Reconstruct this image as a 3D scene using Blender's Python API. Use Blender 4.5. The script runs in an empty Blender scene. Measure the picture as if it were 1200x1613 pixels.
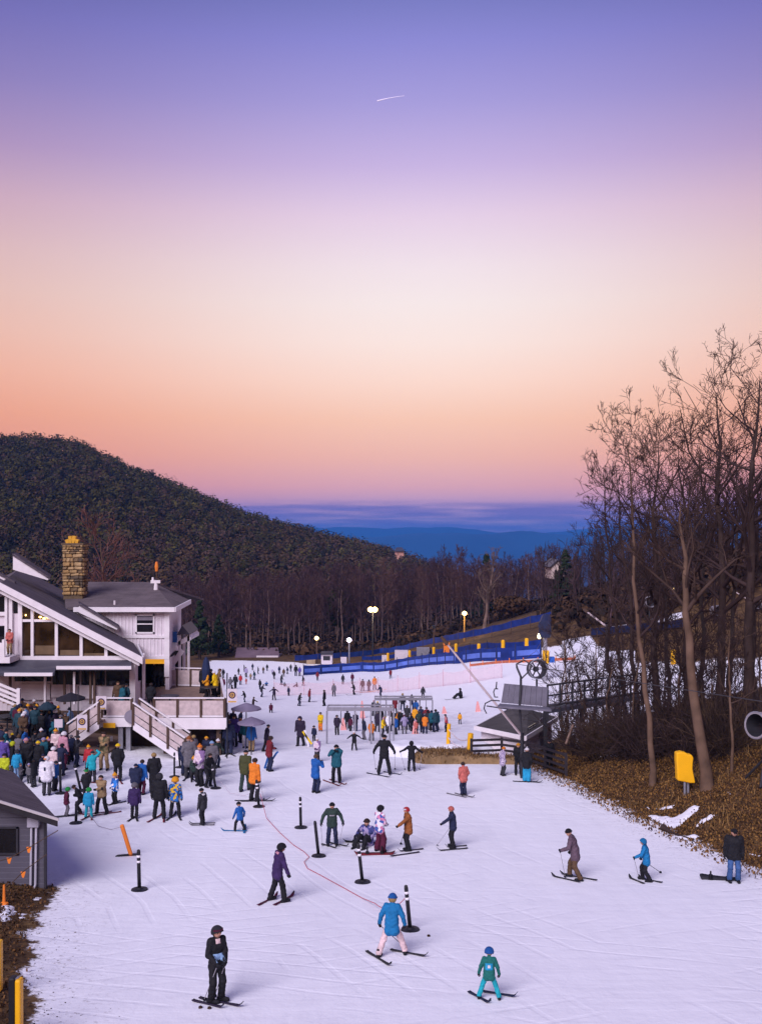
import bpy, math, random
import numpy as np
from mathutils import Vector, Matrix
from mathutils.bvhtree import BVHTree

# ------------------------------------------------------------------ camera, sky, sun, exposure
SC = bpy.context.scene
COL = SC.collection
K, HOR, CZ = 1600.0, 840.0, 12.0          # focal length and eye line in photo pixels, eye height in metres

def lin(c):
    c = c / 255.0
    return c / 12.92 if c <= 0.04045 else ((c + 0.055) / 1.055) ** 2.4
def srgb(r, g, b):
    return (lin(r), lin(g), lin(b), 1.0)

cam_data = bpy.data.cameras.new('camera')
cam = bpy.data.objects.new('camera', cam_data)
COL.objects.link(cam)
cam.location = (0, 0, CZ)
cam.rotation_euler = (math.radians(90), 0, 0)
cam_data.sensor_fit = 'VERTICAL'
cam_data.sensor_height = 36.0
cam_data.lens = 36.0 * K / 1613.0
cam_data.shift_y = (HOR - 806.5) / 1613.0
cam_data.clip_start = 0.5
cam_data.clip_end = 40000
SC.camera = cam

SUN_EL, SUN_AZ = 38.0, 205.0              # soft afterglow from behind the camera
sun_data = bpy.data.lights.new('sun', 'SUN')
sun_data.energy = 3.85
sun_data.angle = math.radians(36)
sun_data.color = (0.95, 0.865, 1.0)
sun = bpy.data.objects.new('sun', sun_data)
COL.objects.link(sun)
a, e = math.radians(SUN_AZ), math.radians(SUN_EL)
sun_dir = Vector((math.sin(a) * math.cos(e), math.cos(a) * math.cos(e), math.sin(e)))
sun.rotation_euler = sun_dir.to_track_quat('Z', 'Y').to_euler()

world = bpy.data.worlds.new('World')
SC.world = world
world.use_nodes = True
wn, wl = world.node_tree.nodes, world.node_tree.links
wn.clear()
def wnode(t, **kw):
    n = wn.new(t)
    for k, v in kw.items():
        setattr(n, k, v)
    return n
w_out = wnode('ShaderNodeOutputWorld')
w_bg = wnode('ShaderNodeBackground')
tc = wnode('ShaderNodeTexCoord')
sep = wnode('ShaderNodeSeparateXYZ')
wl.new(tc.outputs['Generated'], sep.inputs[0])
def wmath(op, a, b=None, clamp=False):
    n = wnode('ShaderNodeMath', operation=op, use_clamp=clamp)
    for i, v in enumerate((a, b)):
        if v is None: continue
        if isinstance(v, (int, float)): n.inputs[i].default_value = v
        else: wl.new(v, n.inputs[i])
    return n.outputs[0]
elev = wmath('ARCSINE', sep.outputs[2])                       # radians
azim = wmath('ARCTAN2', sep.outputs[0], sep.outputs[1])
ramp = wnode('ShaderNodeValToRGB')
wl.new(wmath('DIVIDE', wmath('ADD', elev, math.radians(6)), math.radians(96)), ramp.inputs[0])
SKY = [(-6, (120, 100, 140)), (0.0, (192, 160, 200)), (0.7, (200, 165, 204)), (1.8, (206, 162, 192)), (2.5, (229, 171, 179)), (4.3, (244, 186, 168)),
       (6.4, (251, 201, 175)), (8.5, (253, 218, 202)), (10.6, (250, 228, 220)), (12.7, (245, 230, 228)), (14.7, (239, 223, 229)),
       (17.35, (226, 204, 226)), (19.9, (197, 177, 221)), (23.0, (164, 154, 214)), (25.9, (138, 135, 206)),
       (27.7, (120, 122, 190)), (34.0, (94, 104, 170)), (60.0, (74, 86, 150)), (90.0, (66, 78, 140))]
els = ramp.color_ramp.elements
while len(els) > 1: els.remove(els[-1])
for i, (dg, c) in enumerate(SKY):
    p = (dg + 6) / 96.0
    el = els[0] if i == 0 else els.new(p)
    el.position = p
    el.color = srgb(*c)
ramp.color_ramp.interpolation = 'EASE'
ramp.color_ramp.interpolation = 'LINEAR'
# the glow is centred on the valley and pinker and deeper to both sides
mr = wnode('ShaderNodeMapRange', interpolation_type='SMOOTHSTEP')
wl.new(wmath('ABSOLUTE', wmath('SUBTRACT', azim, 0.05)), mr.inputs[0])
mr.inputs[1].default_value, mr.inputs[2].default_value = 0.0, 0.50
side = wnode('ShaderNodeMix', data_type='RGBA', blend_type='MULTIPLY')
wl.new(mr.outputs[0], side.inputs[0])
wl.new(ramp.outputs[0], side.inputs[6])
lo_hi = wnode('ShaderNodeMapRange', interpolation_type='SMOOTHSTEP')
wl.new(elev, lo_hi.inputs[0])
lo_hi.inputs[1].default_value, lo_hi.inputs[2].default_value = math.radians(7), math.radians(26)
tint = wnode('ShaderNodeMix', data_type='RGBA')
wl.new(lo_hi.outputs[0], tint.inputs[0])
tint.inputs[6].default_value, tint.inputs[7].default_value = (0.88, 0.61, 0.51, 1), (0.66, 0.62, 0.70, 1)
wl.new(tint.outputs[2], side.inputs[7])
# low violet cloud streaks over the horizon
comb = wnode('ShaderNodeCombineXYZ')
wl.new(wmath('MULTIPLY', azim, 9.0), comb.inputs[0])
wl.new(wmath('MULTIPLY', elev, 150.0), comb.inputs[1])
cn = wnode('ShaderNodeTexNoise')
cn.inputs['Scale'].default_value = 1.0
cn.inputs['Detail'].default_value = 5.0
wl.new(comb.outputs[0], cn.inputs['Vector'])
win = wnode('ShaderNodeMapRange', interpolation_type='SMOOTHSTEP')
wl.new(elev, win.inputs[0])
win.inputs[1].default_value, win.inputs[2].default_value = math.radians(2.0), math.radians(1.35)
den = wnode('ShaderNodeMapRange', interpolation_type='SMOOTHSTEP')
wl.new(cn.outputs[0], den.inputs[0])
den.inputs[1].default_value, den.inputs[2].default_value = 0.25, 0.58
cl = wnode('ShaderNodeMix', data_type='RGBA')
wl.new(wmath('MULTIPLY', wmath('MULTIPLY', win.outputs[0], den.outputs[0]), 0.9), cl.inputs[0])
wl.new(side.outputs[2], cl.inputs[6])
cl.inputs[7].default_value = srgb(118, 108, 180)
wl.new(cl.outputs[2], w_bg.inputs['Color'])
w_bg.inputs['Strength'].default_value = 1.08
wl.new(w_bg.outputs[0], w_out.inputs['Surface'])

SC.view_settings.view_transform = 'Standard'
SC.view_settings.look = 'None'
SC.view_settings.gamma = 1.0
SC.view_settings.exposure = 0.0
SC.view_settings.use_curve_mapping = False
SC.render.engine = 'CYCLES'
SC.cycles.use_denoising = True
SC.cycles.max_bounces = 6
SC.cycles.diffuse_bounces = 3
SC.cycles.glossy_bounces = 2
SC.cycles.transparent_max_bounces = 12
SC.cycles.volume_bounces = 0
SC.cycles.caustics_reflective = False
SC.cycles.caustics_refractive = False

# ------------------------------------------------------------------ helpers
RNG = np.random.default_rng(7)
R = random.Random(11)

def smooth(t):
    t = np.clip(t, 0.0, 1.0)
    return t * t * (3 - 2 * t)
def soft(v, w=2.0):
    return 0.5 * (v + np.sqrt(v * v + w * w))

def tag(o, label=None, cat=None, group=None, kind=None):
    if label: o['label'] = label
    if cat: o['category'] = cat
    if group: o['group'] = group
    if kind: o['kind'] = kind
    return o
def empty(name, loc, rz=0.0, label=None, cat=None, group=None):
    o = bpy.data.objects.new(name, None)
    COL.objects.link(o)
    o.empty_display_size = 0.3
    o.location = loc
    o.rotation_euler = (0, 0, rz)
    return tag(o, label, cat, group)
def link(name, me, parent=None, loc=None, mats=None):
    """an object of mesh ME; MATS, if given, sit on the object, so that mesh data can be shared"""
    o = bpy.data.objects.new(name, me)
    COL.objects.link(o)
    if parent is not None: o.parent = parent
    if loc is not None: o.location = loc
    if mats is not None:
        for i, m in enumerate(mats):
            o.material_slots[i].link = 'OBJECT'
            o.material_slots[i].material = m
    return o
def copy_tree(o, parent=None):
    c = o.copy()
    COL.objects.link(c)
    c.parent = parent
    for ch in o.children:
        copy_tree(ch, c)
    return c

def np_mesh(name, v, f, mats, fm=None, smoothed=False):
    """v (n,3) array, f (m,3|4) array of one width or list of lists"""
    me = bpy.data.meshes.new(name)
    v = np.asarray(v, dtype=np.float32)
    if isinstance(f, np.ndarray):
        k = f.shape[1]
        me.vertices.add(len(v)); me.vertices.foreach_set('co', v.ravel())
        me.loops.add(f.size); me.loops.foreach_set('vertex_index', f.ravel().astype(np.int32))
        me.polygons.add(len(f)); me.polygons.foreach_set('loop_start', np.arange(0, f.size, k, dtype=np.int32))
        me.polygons.foreach_set('loop_total', np.full(len(f), k, dtype=np.int32))
    else:
        me.from_pydata([tuple(map(float, p)) for p in v], [], f)
    for m in (mats if isinstance(mats, (list, tuple)) else [mats]):
        me.materials.append(m)
    if fm is not None:
        me.polygons.foreach_set('material_index', np.asarray(fm, dtype=np.int32))
    me.polygons.foreach_set('use_smooth', np.full(len(me.polygons), bool(smoothed)))
    me.update(calc_edges=True)
    return me

class MB:
    """collects simple solids into one mesh"""
    def __init__(s):
        s.v, s.f, s.m = [], [], []
    def add(s, vs, fs, mi=0):
        b = len(s.v)
        s.v.extend([tuple(p) for p in vs])
        for q in fs:
            s.f.append([b + i for i in q]); s.m.append(mi)
        return s
    def box(s, c, d, rot=None, mi=0):
        x, y, z = d[0] / 2, d[1] / 2, d[2] / 2
        vs = [Vector(p) for p in ((-x,-y,-z),(x,-y,-z),(x,y,-z),(-x,y,-z),(-x,-y,z),(x,-y,z),(x,y,z),(-x,y,z))]
        if rot is not None: vs = [rot @ p for p in vs]
        c = Vector(c)
        return s.add([c + p for p in vs], ((0,3,2,1),(4,5,6,7),(0,1,5,4),(1,2,6,5),(2,3,7,6),(3,0,4,7)), mi)
    def span(s, lo, hi, mi=0):
        lo, hi = Vector(lo), Vector(hi)
        return s.box((lo + hi) / 2, [abs(hi[i] - lo[i]) for i in range(3)], None, mi)
    def bar(s, p, q, w, h, up=(0, 0, 1), mi=0):
        """a beam of section w x h from p to q"""
        p, q = Vector(p), Vector(q)
        d = (q - p); L = d.length
        if L < 1e-6: return s
        d.normalize()
        u = Vector(up)
        if abs(d.dot(u)) > 0.98: u = Vector((0, 1, 0)) if abs(d.y) < 0.9 else Vector((1, 0, 0))
        sx = d.cross(u).normalized(); uz = sx.cross(d).normalized()
        m = Matrix((sx, d, uz)).transposed()
        return s.box((p + q) / 2, (w, L, h), m, mi)
    def tube(s, pts, rad, n=8, mi=0, cap=True):
        pts = [Vector(p) for p in pts]
        if isinstance(rad, (int, float)): rad = [rad] * len(pts)
        b = len(s.v); prev = None
        for i, p in enumerate(pts):
            d = (pts[min(i + 1, len(pts) - 1)] - pts[max(i - 1, 0)])
            d = d.normalized() if d.length > 1e-9 else Vector((0, 0, 1))
            if prev is None:
                u = Vector((0, 0, 1)) if abs(d.z) < 0.9 else Vector((1, 0, 0))
                sx = d.cross(u).normalized()
            else:
                sx = (prev - d * prev.dot(d)).normalized()
            prev = sx; sy = d.cross(sx)
            for k in range(n):
                t = 2 * math.pi * k / n
                s.v.append(tuple(p + (sx * math.cos(t) + sy * math.sin(t)) * rad[i]))
        for i in range(len(pts) - 1):
            for k in range(n):
                s.f.append([b + i*n + k, b + i*n + (k+1) % n, b + (i+1)*n + (k+1) % n, b + (i+1)*n + k]); s.m.append(mi)
        if cap:
            s.f.append([b + k for k in range(n)][::-1]); s.m.append(mi)
            e0 = b + (len(pts) - 1) * n
            s.f.append([e0 + k for k in range(n)]); s.m.append(mi)
        return s
    def lathe(s, prof, c=(0, 0, 0), n=16, mi=0, fmi=None):
        """prof: (radius, z) list from bottom to top"""
        b = len(s.v); c = Vector(c)
        for r, z in prof:
            for k in range(n):
                t = 2 * math.pi * k / n
                s.v.append(tuple(c + Vector((r * math.cos(t), r * math.sin(t), z))))
        for i in range(len(prof) - 1):
            for k in range(n):
                s.f.append([b + i*n + k, b + i*n + (k+1) % n, b + (i+1)*n + (k+1) % n, b + (i+1)*n + k])
                s.m.append(fmi[i] if fmi else mi)
        s.f.append([b + k for k in range(n)][::-1]); s.m.append(fmi[0] if fmi else mi)
        e0 = b + (len(prof) - 1) * n
        s.f.append([e0 + k for k in range(n)]); s.m.append(fmi[-1] if fmi else mi)
        return s
    def prism(s, poly, ext, mi=0):
        """poly: list of 3d points; ext: vector of thickness"""
        e = Vector(ext); n = len(poly); P = [Vector(p) for p in poly]
        return s.add(P + [p + e for p in P], [list(range(n))[::-1], list(range(n, 2*n))] + [[i, (i+1) % n, n + (i+1) % n, n + i] for i in range(n)], mi)
    def mesh(s, name, mats, origin=(0, 0, 0), smoothed=False):
        o = np.array(origin, dtype=float)
        me = np_mesh(name, np.array(s.v, dtype=float) - o, s.f, mats, s.m, smoothed)
        return me
    def build(s, name, mats, parent=None, origin=None, smoothed=False, loc=None):
        if origin is None:
            origin = tuple(parent.location) if (parent is not None and loc is None) else (0, 0, 0)
        if parent is not None and parent.parent is not None and loc is None and origin == tuple(parent.location):
            p, acc = parent, Vector((0, 0, 0))
            while p is not None: acc = acc + Vector(p.location); p = p.parent
            origin = tuple(acc)
        me = s.mesh(name, mats, origin, smoothed)
        bm_fix(me)
        return link(name, me, parent, loc)

import bmesh
def bm_fix(me):
    bm = bmesh.new(); bm.from_mesh(me)
    bmesh.ops.recalc_face_normals(bm, faces=bm.faces)
    bm.to_mesh(me); bm.free()

def top(name, mb, mats, label, cat, group=None, smoothed=False, origin=None):
    """a thing that is one mesh, its origin at its base centre"""
    v = np.array(mb.v)
    if origin is None:
        origin = ((v[:, 0].min() + v[:, 0].max()) / 2, (v[:, 1].min() + v[:, 1].max()) / 2, v[:, 2].min())
    me = mb.mesh(name, mats, origin, smoothed); bm_fix(me)
    return tag(link(name, me, None, origin), label, cat, group)

# ------------------------------------------------------------------ materials
MATS = {}
def mat(name, rgb, rough=0.8, var=0.18, scale=6.0, bump=0.15, bscale=None, metal=0.0, spec=0.3, bdist=0.02):
    """a plain rough material whose colour wanders a little; RGB in 0..1 linear"""
    if name in MATS: return MATS[name]
    m = bpy.data.materials.new(name); m.use_nodes = True
    nt = m.node_tree; n, l = nt.nodes, nt.links
    p = n['Principled BSDF']
    p.inputs['Roughness'].default_value = rough
    p.inputs['Metallic'].default_value = metal
    p.inputs['Specular IOR Level'].default_value = spec
    t = n.new('ShaderNodeTexCoord')
    no = n.new('ShaderNodeTexNoise'); no.inputs['Scale'].default_value = scale; no.inputs['Detail'].default_value = 4
    l.new(t.outputs['Object'], no.inputs['Vector'])
    cr = n.new('ShaderNodeValToRGB')
    cr.color_ramp.elements[0].position, cr.color_ramp.elements[1].position = 0.3, 0.7
    cr.color_ramp.elements[0].color = tuple(max(0, c * (1 - var)) for c in rgb[:3]) + (1,)
    cr.color_ramp.elements[1].color = tuple(min(1, c * (1 + var)) for c in rgb[:3]) + (1,)
    l.new(no.outputs[0], cr.inputs[0]); l.new(cr.outputs[0], p.inputs['Base Color'])
    if bump:
        nb = n.new('ShaderNodeTexNoise'); nb.inputs['Scale'].default_value = bscale or scale * 3; nb.inputs['Detail'].default_value = 3
        l.new(t.outputs['Object'], nb.inputs['Vector'])
        b = n.new('ShaderNodeBump'); b.inputs['Strength'].default_value = bump; b.inputs['Distance'].default_value = bdist
        l.new(nb.outputs[0], b.inputs['Height']); l.new(b.outputs[0], p.inputs['Normal'])
    MATS[name] = m
    return m
def emis(name, rgb, strength):
    if name in MATS: return MATS[name]
    m = bpy.data.materials.new(name); m.use_nodes = True
    p = m.node_tree.nodes['Principled BSDF']
    p.inputs['Base Color'].default_value = (*rgb, 1)
    p.inputs['Emission Color'].default_value = (*rgb, 1)
    p.inputs['Emission Strength'].default_value = strength
    MATS[name] = m
    return m
CLOTH = {
 'black': (.012,.012,.016), 'charcoal': (.035,.035,.042), 'grey': (.16,.15,.17), 'light grey': (.38,.36,.40), 'white': (.72,.70,.74),
 'navy': (.018,.025,.065), 'blue': (.015,.12,.42), 'bright blue': (.010,.19,.44), 'sky blue': (.02,.34,.60), 'turquoise': (.015,.42,.50), 'teal': (.012,.11,.15), 'dark teal': (.02,.065,.09),
 'pale blue': (.28,.45,.70), 'purple': (.045,.022,.10), 'violet': (.14,.09,.38), 'lavender': (.38,.33,.52), 'mauve': (.13,.085,.115), 'dark purple': (.03,.02,.045),
 'maroon': (.10,.012,.04), 'red': (.50,.035,.045), 'dark red': (.20,.02,.03), 'pink': (.62,.30,.38), 'pale pink': (.66,.50,.50), 'coral': (.60,.16,.13),
 'orange': (.72,.20,.02), 'rust': (.32,.11,.03), 'yellow': (.78,.52,.01), 'amber': (.75,.33,.015), 'lime': (.55,.62,.02), 'green': (.02,.32,.06), 'olive': (.07,.075,.025), 'dark green': (.03,.055,.045),
 'tan': (.34,.23,.12), 'brown': (.11,.065,.035), 'dark brown': (.04,.024,.018), 'denim': (.05,.12,.30), 'skin': (.52,.29,.20), 'blond': (.42,.28,.11), 'jade': (.012,.16,.14)}
def cloth(c):
    if c in PATTERNS: return pattern(c)
    k = .95 if c in ('white', 'skin', 'pale pink', 'yellow', 'amber', 'orange') else .78
    return mat('cloth ' + c, tuple(v * k for v in CLOTH[c]), 0.75, 0.22, 7, 0.7, 13, spec=0.25, bdist=0.04)
PATTERNS = {'floral': ((.66,.64,.70), (.05,.10,.32), (.55,.20,.34), 9.0), 'plaid': ((.40,.34,.46), (.20,.16,.28), (.55,.48,.58), 14.0),
            'camo': ((.16,.12,.06), (.30,.20,.10), (.07,.07,.03), 7.0), 'blue and yellow': ((.02,.14,.42), (.62,.38,.02), (.02,.05,.14), 12.0), 'dark floral': ((.05,.06,.20), (.30,.25,.42), (.02,.02,.06), 9.0),
            'white and purple': ((.55,.48,.55), (.20,.12,.26), (.62,.50,.56), 6.0), 'blue and white': ((.03,.20,.60), (.70,.70,.76), (.02,.10,.35), 5.0), 'red and black': ((.42,.05,.06), (.02,.02,.03), (.55,.22,.22), 5.0)}
def pattern(c):
    key = 'cloth ' + c
    if key in MATS: return MATS[key]
    a, b, d, sc = PATTERNS[c]
    m = bpy.data.materials.new(key); m.use_nodes = True
    n, l = m.node_tree.nodes, m.node_tree.links
    p = n['Principled BSDF']; p.inputs['Roughness'].default_value = 0.75; p.inputs['Specular IOR Level'].default_value = 0.25
    t = n.new('ShaderNodeTexCoord')
    vo = n.new('ShaderNodeTexVoronoi'); vo.inputs['Scale'].default_value = sc
    l.new(t.outputs['Object'], vo.inputs['Vector'])
    s = n.new('ShaderNodeSeparateColor'); l.new(vo.outputs['Color'], s.inputs[0])
    cr = n.new('ShaderNodeValToRGB'); cr.color_ramp.interpolation = 'CONSTANT'
    cr.color_ramp.elements[0].color = (*a, 1); cr.color_ramp.elements[1].color = (*b, 1); cr.color_ramp.elements[1].position = 0.45
    e3 = cr.color_ramp.elements.new(0.75); e3.color = (*d, 1)
    l.new(s.outputs[0], cr.inputs[0]); l.new(cr.outputs[0], p.inputs['Base Color'])
    MATS[key] = m
    return m

def W(px, py, d):
    """the place at depth D that the photo shows at pixel (px, py)"""
    return Vector(((px - 600) / K * d, d, CZ - (py - HOR) / K * d))
# ------------------------------------------------------------------ terrain
_ky = [-120, 0, 12, 20, 25, 30, 37, 45, 52, 58, 66, 76, 90, 102, 125, 155, 175, 200, 240, 300, 400, 700]
_kz = [-6.5, -8.2, -8.9, -9.7, -10.2, -10.65, -11.2, -11.55, -11.75, -12.1, -13.3, -14.9, -16.3, -17.4, -19.5, -22.0, -23.4, -25.2, -27.4, -29, -32, -32]
_ty = np.arange(-120, 700, 0.5)
_tz = np.interp(_ty, _ky, _kz)
_ker = np.ones(13) / 13.0
_tz = np.convolve(np.pad(_tz, 6, mode='edge'), _ker, mode='valid')
def prof(y): return np.interp(y, _ty, _tz)
def right_edge(y): return np.interp(y, [-20, 10, 25, 33, 39.5, 44, 49, 54, 60], [16, 14.5, 13.7, 12.3, 10.7, 9.7, 8.5, 7.4, 7])
def left_edge(y): return np.interp(y, [-20, 10, 19.5, 22.5, 25.5, 28.5, 30.4, 33, 40, 50.5, 51.5, 56, 58, 200], [-4, -5, -6.7, -7.9, -8.9, -9.5, -9.6, -13, -22, -22, -14.4, -13.8, -9.3, -34])
_sil_px = [-1200, -400, -200, 0, 60, 130, 200, 300, 400, 500, 600, 700, 760, 850, 1000, 2500]
_sil_y = [650, 650, 662, 686, 685, 696, 730, 768, 808, 833, 855, 890, 912, 955, 965, 965]
def vnoise(x, y, s, seed=0):
    """cheap smooth value noise from sines"""
    r = np.random.default_rng(seed); out = 0
    for k in range(5):
        a, b, c = r.uniform(0, 6.283, 3); f = r.uniform(0.6, 1.7) / s
        out = out + np.sin(x * f * math.cos(a) * 6.283 + y * f * math.sin(a) * 6.283 + b) * 0.45
    return out / 2.2
def H(x, y):
    """height of the ground in metres, world axes"""
    x = np.asarray(x, dtype=float); y = np.asarray(y, dtype=float)
    z = prof(y)
    s = 0.36 * smooth((y - 60) / 80) * (1 - 0.8 * smooth((y - 170) / 160))
    lat = 70 * np.tanh(soft(x, 4.0) / 70)
    z = z + s * lat + 0.05 * soft(x - 30, 4) * smooth((y - 95) / 70) * (1 - smooth((y - 230) / 120))
    bank = 3.6 * np.tanh(0.42 * np.maximum(soft(x - right_edge(y) - 0.4, 0.8) - 0.15, 0) / 3.6)
    z = z + bank * (1 - smooth((y - 43) / 14))
    z = z + 0.14 * (soft(-12 - x, 1.0)) * smooth((y - 44) / 8) * (1 - smooth((y - 70) / 20))
    z = z + 0.16 * soft(left_edge(y) - x, 0.6) * (1 - smooth((y - 30) / 3)) * smooth((y - 8) / 8)
    w = smooth((y - 235) / 385)
    px = np.clip(600 + K * x / np.maximum(y, 1.0), -1200, 2500)
    zr = (HOR - np.interp(px, _sil_px, _sil_y) - 24) / K * 620 + vnoise(x, y, 60, 3) * 1.5
    z = z * (1 - w) + zr * w
    w2 = smooth((y - 620) / 900)
    z = z * (1 - w2) + (-170) * w2
    z = z + vnoise(x, y, 9, 1) * 0.05 + vnoise(x, y, 30, 2) * 0.14 * smooth((y - 25) / 40)
    return z + CZ
def Hs(x, y): return float(H(x, y))
def hit(px, py, dmin=12.0, dmax=420.0):
    """where the ray through a photo pixel meets the ground"""
    d = dmin
    f = lambda d: (CZ - (py - HOR) / K * d) - Hs((px - 600) / K * d, d)
    prev = f(d)
    while d < dmax:
        st = max(0.15, d * 0.012)
        cur = f(d + st)
        if cur <= 0 < prev or cur <= 0:
            lo, hi = d, d + st
            for _ in range(18):
                mid = (lo + hi) / 2
                if f(mid) > 0: lo = mid
                else: hi = mid
            d = (lo + hi) / 2
            return Vector(((px - 600) / K * d, d, Hs((px - 600) / K * d, d)))
        prev = cur; d += st
    d = dmax
    return Vector(((px - 600) / K * d, d, Hs((px - 600) / K * d, d)))

FENCE_LOW = [(478, 1064), (520, 1061), (570, 1058), (640, 1052), (720, 1046), (800, 1041), (852, 1037)]
FENCE_UP = [(464, 1049), (545, 1043), (600, 1036), (660, 1026), (730, 1014), (800, 1000), (868, 986)]
fl = [hit(*p) for p in FENCE_LOW]
_fu = [p.x / p.y for p in fl]; _fd = [p.y for p in fl]
def snow_top(u):
    """how far the pisted snow reaches along the ray u = x / y"""
    return np.interp(u, [-0.35, -0.17, -0.11, -0.085] + _fu + [0.2, 0.25, 0.30, 0.375, 0.6], [205, 203, 200, 196] + [d + 7 + q_ for d, q_ in zip(_fd, (26, 16, 6, 0, 0, 0, 0))] + [_fd[-1] + 4, 101, 98, 96, 110])
def snow_low(u):
    return np.interp(u, [0.10, 0.16, 0.2, 0.25, 0.30, 0.375, 0.6], [0, 63, 70, 78, 83, 87, 100])
def snow_sd(x, y):
    """roughly the distance in metres to the snow's edge, positive on snow"""
    u = x / np.maximum(y, 1)
    near = np.minimum(x - left_edge(y), right_edge(y) - x)
    far = np.minimum(np.minimum(x - left_edge(y), (snow_top(u) - y) * 0.5), (y - snow_low(u)) * 0.35)
    t = smooth((y - 56) / 5)
    return near * (1 - t) + far * t

# one sheet from behind the camera to the plain under the far mountains
rows = np.concatenate([np.linspace(-110, 8, 24, endpoint=False), 8 * (1500 / 8.0) ** (np.linspace(0, 1, 330)), [2200, 3500, 5500, 8000, 12000, 16000]])
cu = np.linspace(-1, 1, 281); cu = 0.45 * cu + 1.15 * cu ** 3
YY, UU = np.meshgrid(rows, cu, indexing='ij')
XX = UU * (np.abs(YY) * 0.95 + 14)
ZZ = H(XX, YY)
gv = np.stack([XX, YY, ZZ], -1).reshape(-1, 3)
nr, nc = XX.shape
ii, jj = np.meshgrid(np.arange(nr - 1), np.arange(nc - 1), indexing='ij')
b0 = ii * nc + jj
gf = np.stack([b0, b0 + 1, b0 + nc + 1, b0 + nc], -1).reshape(-1, 4)

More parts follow.
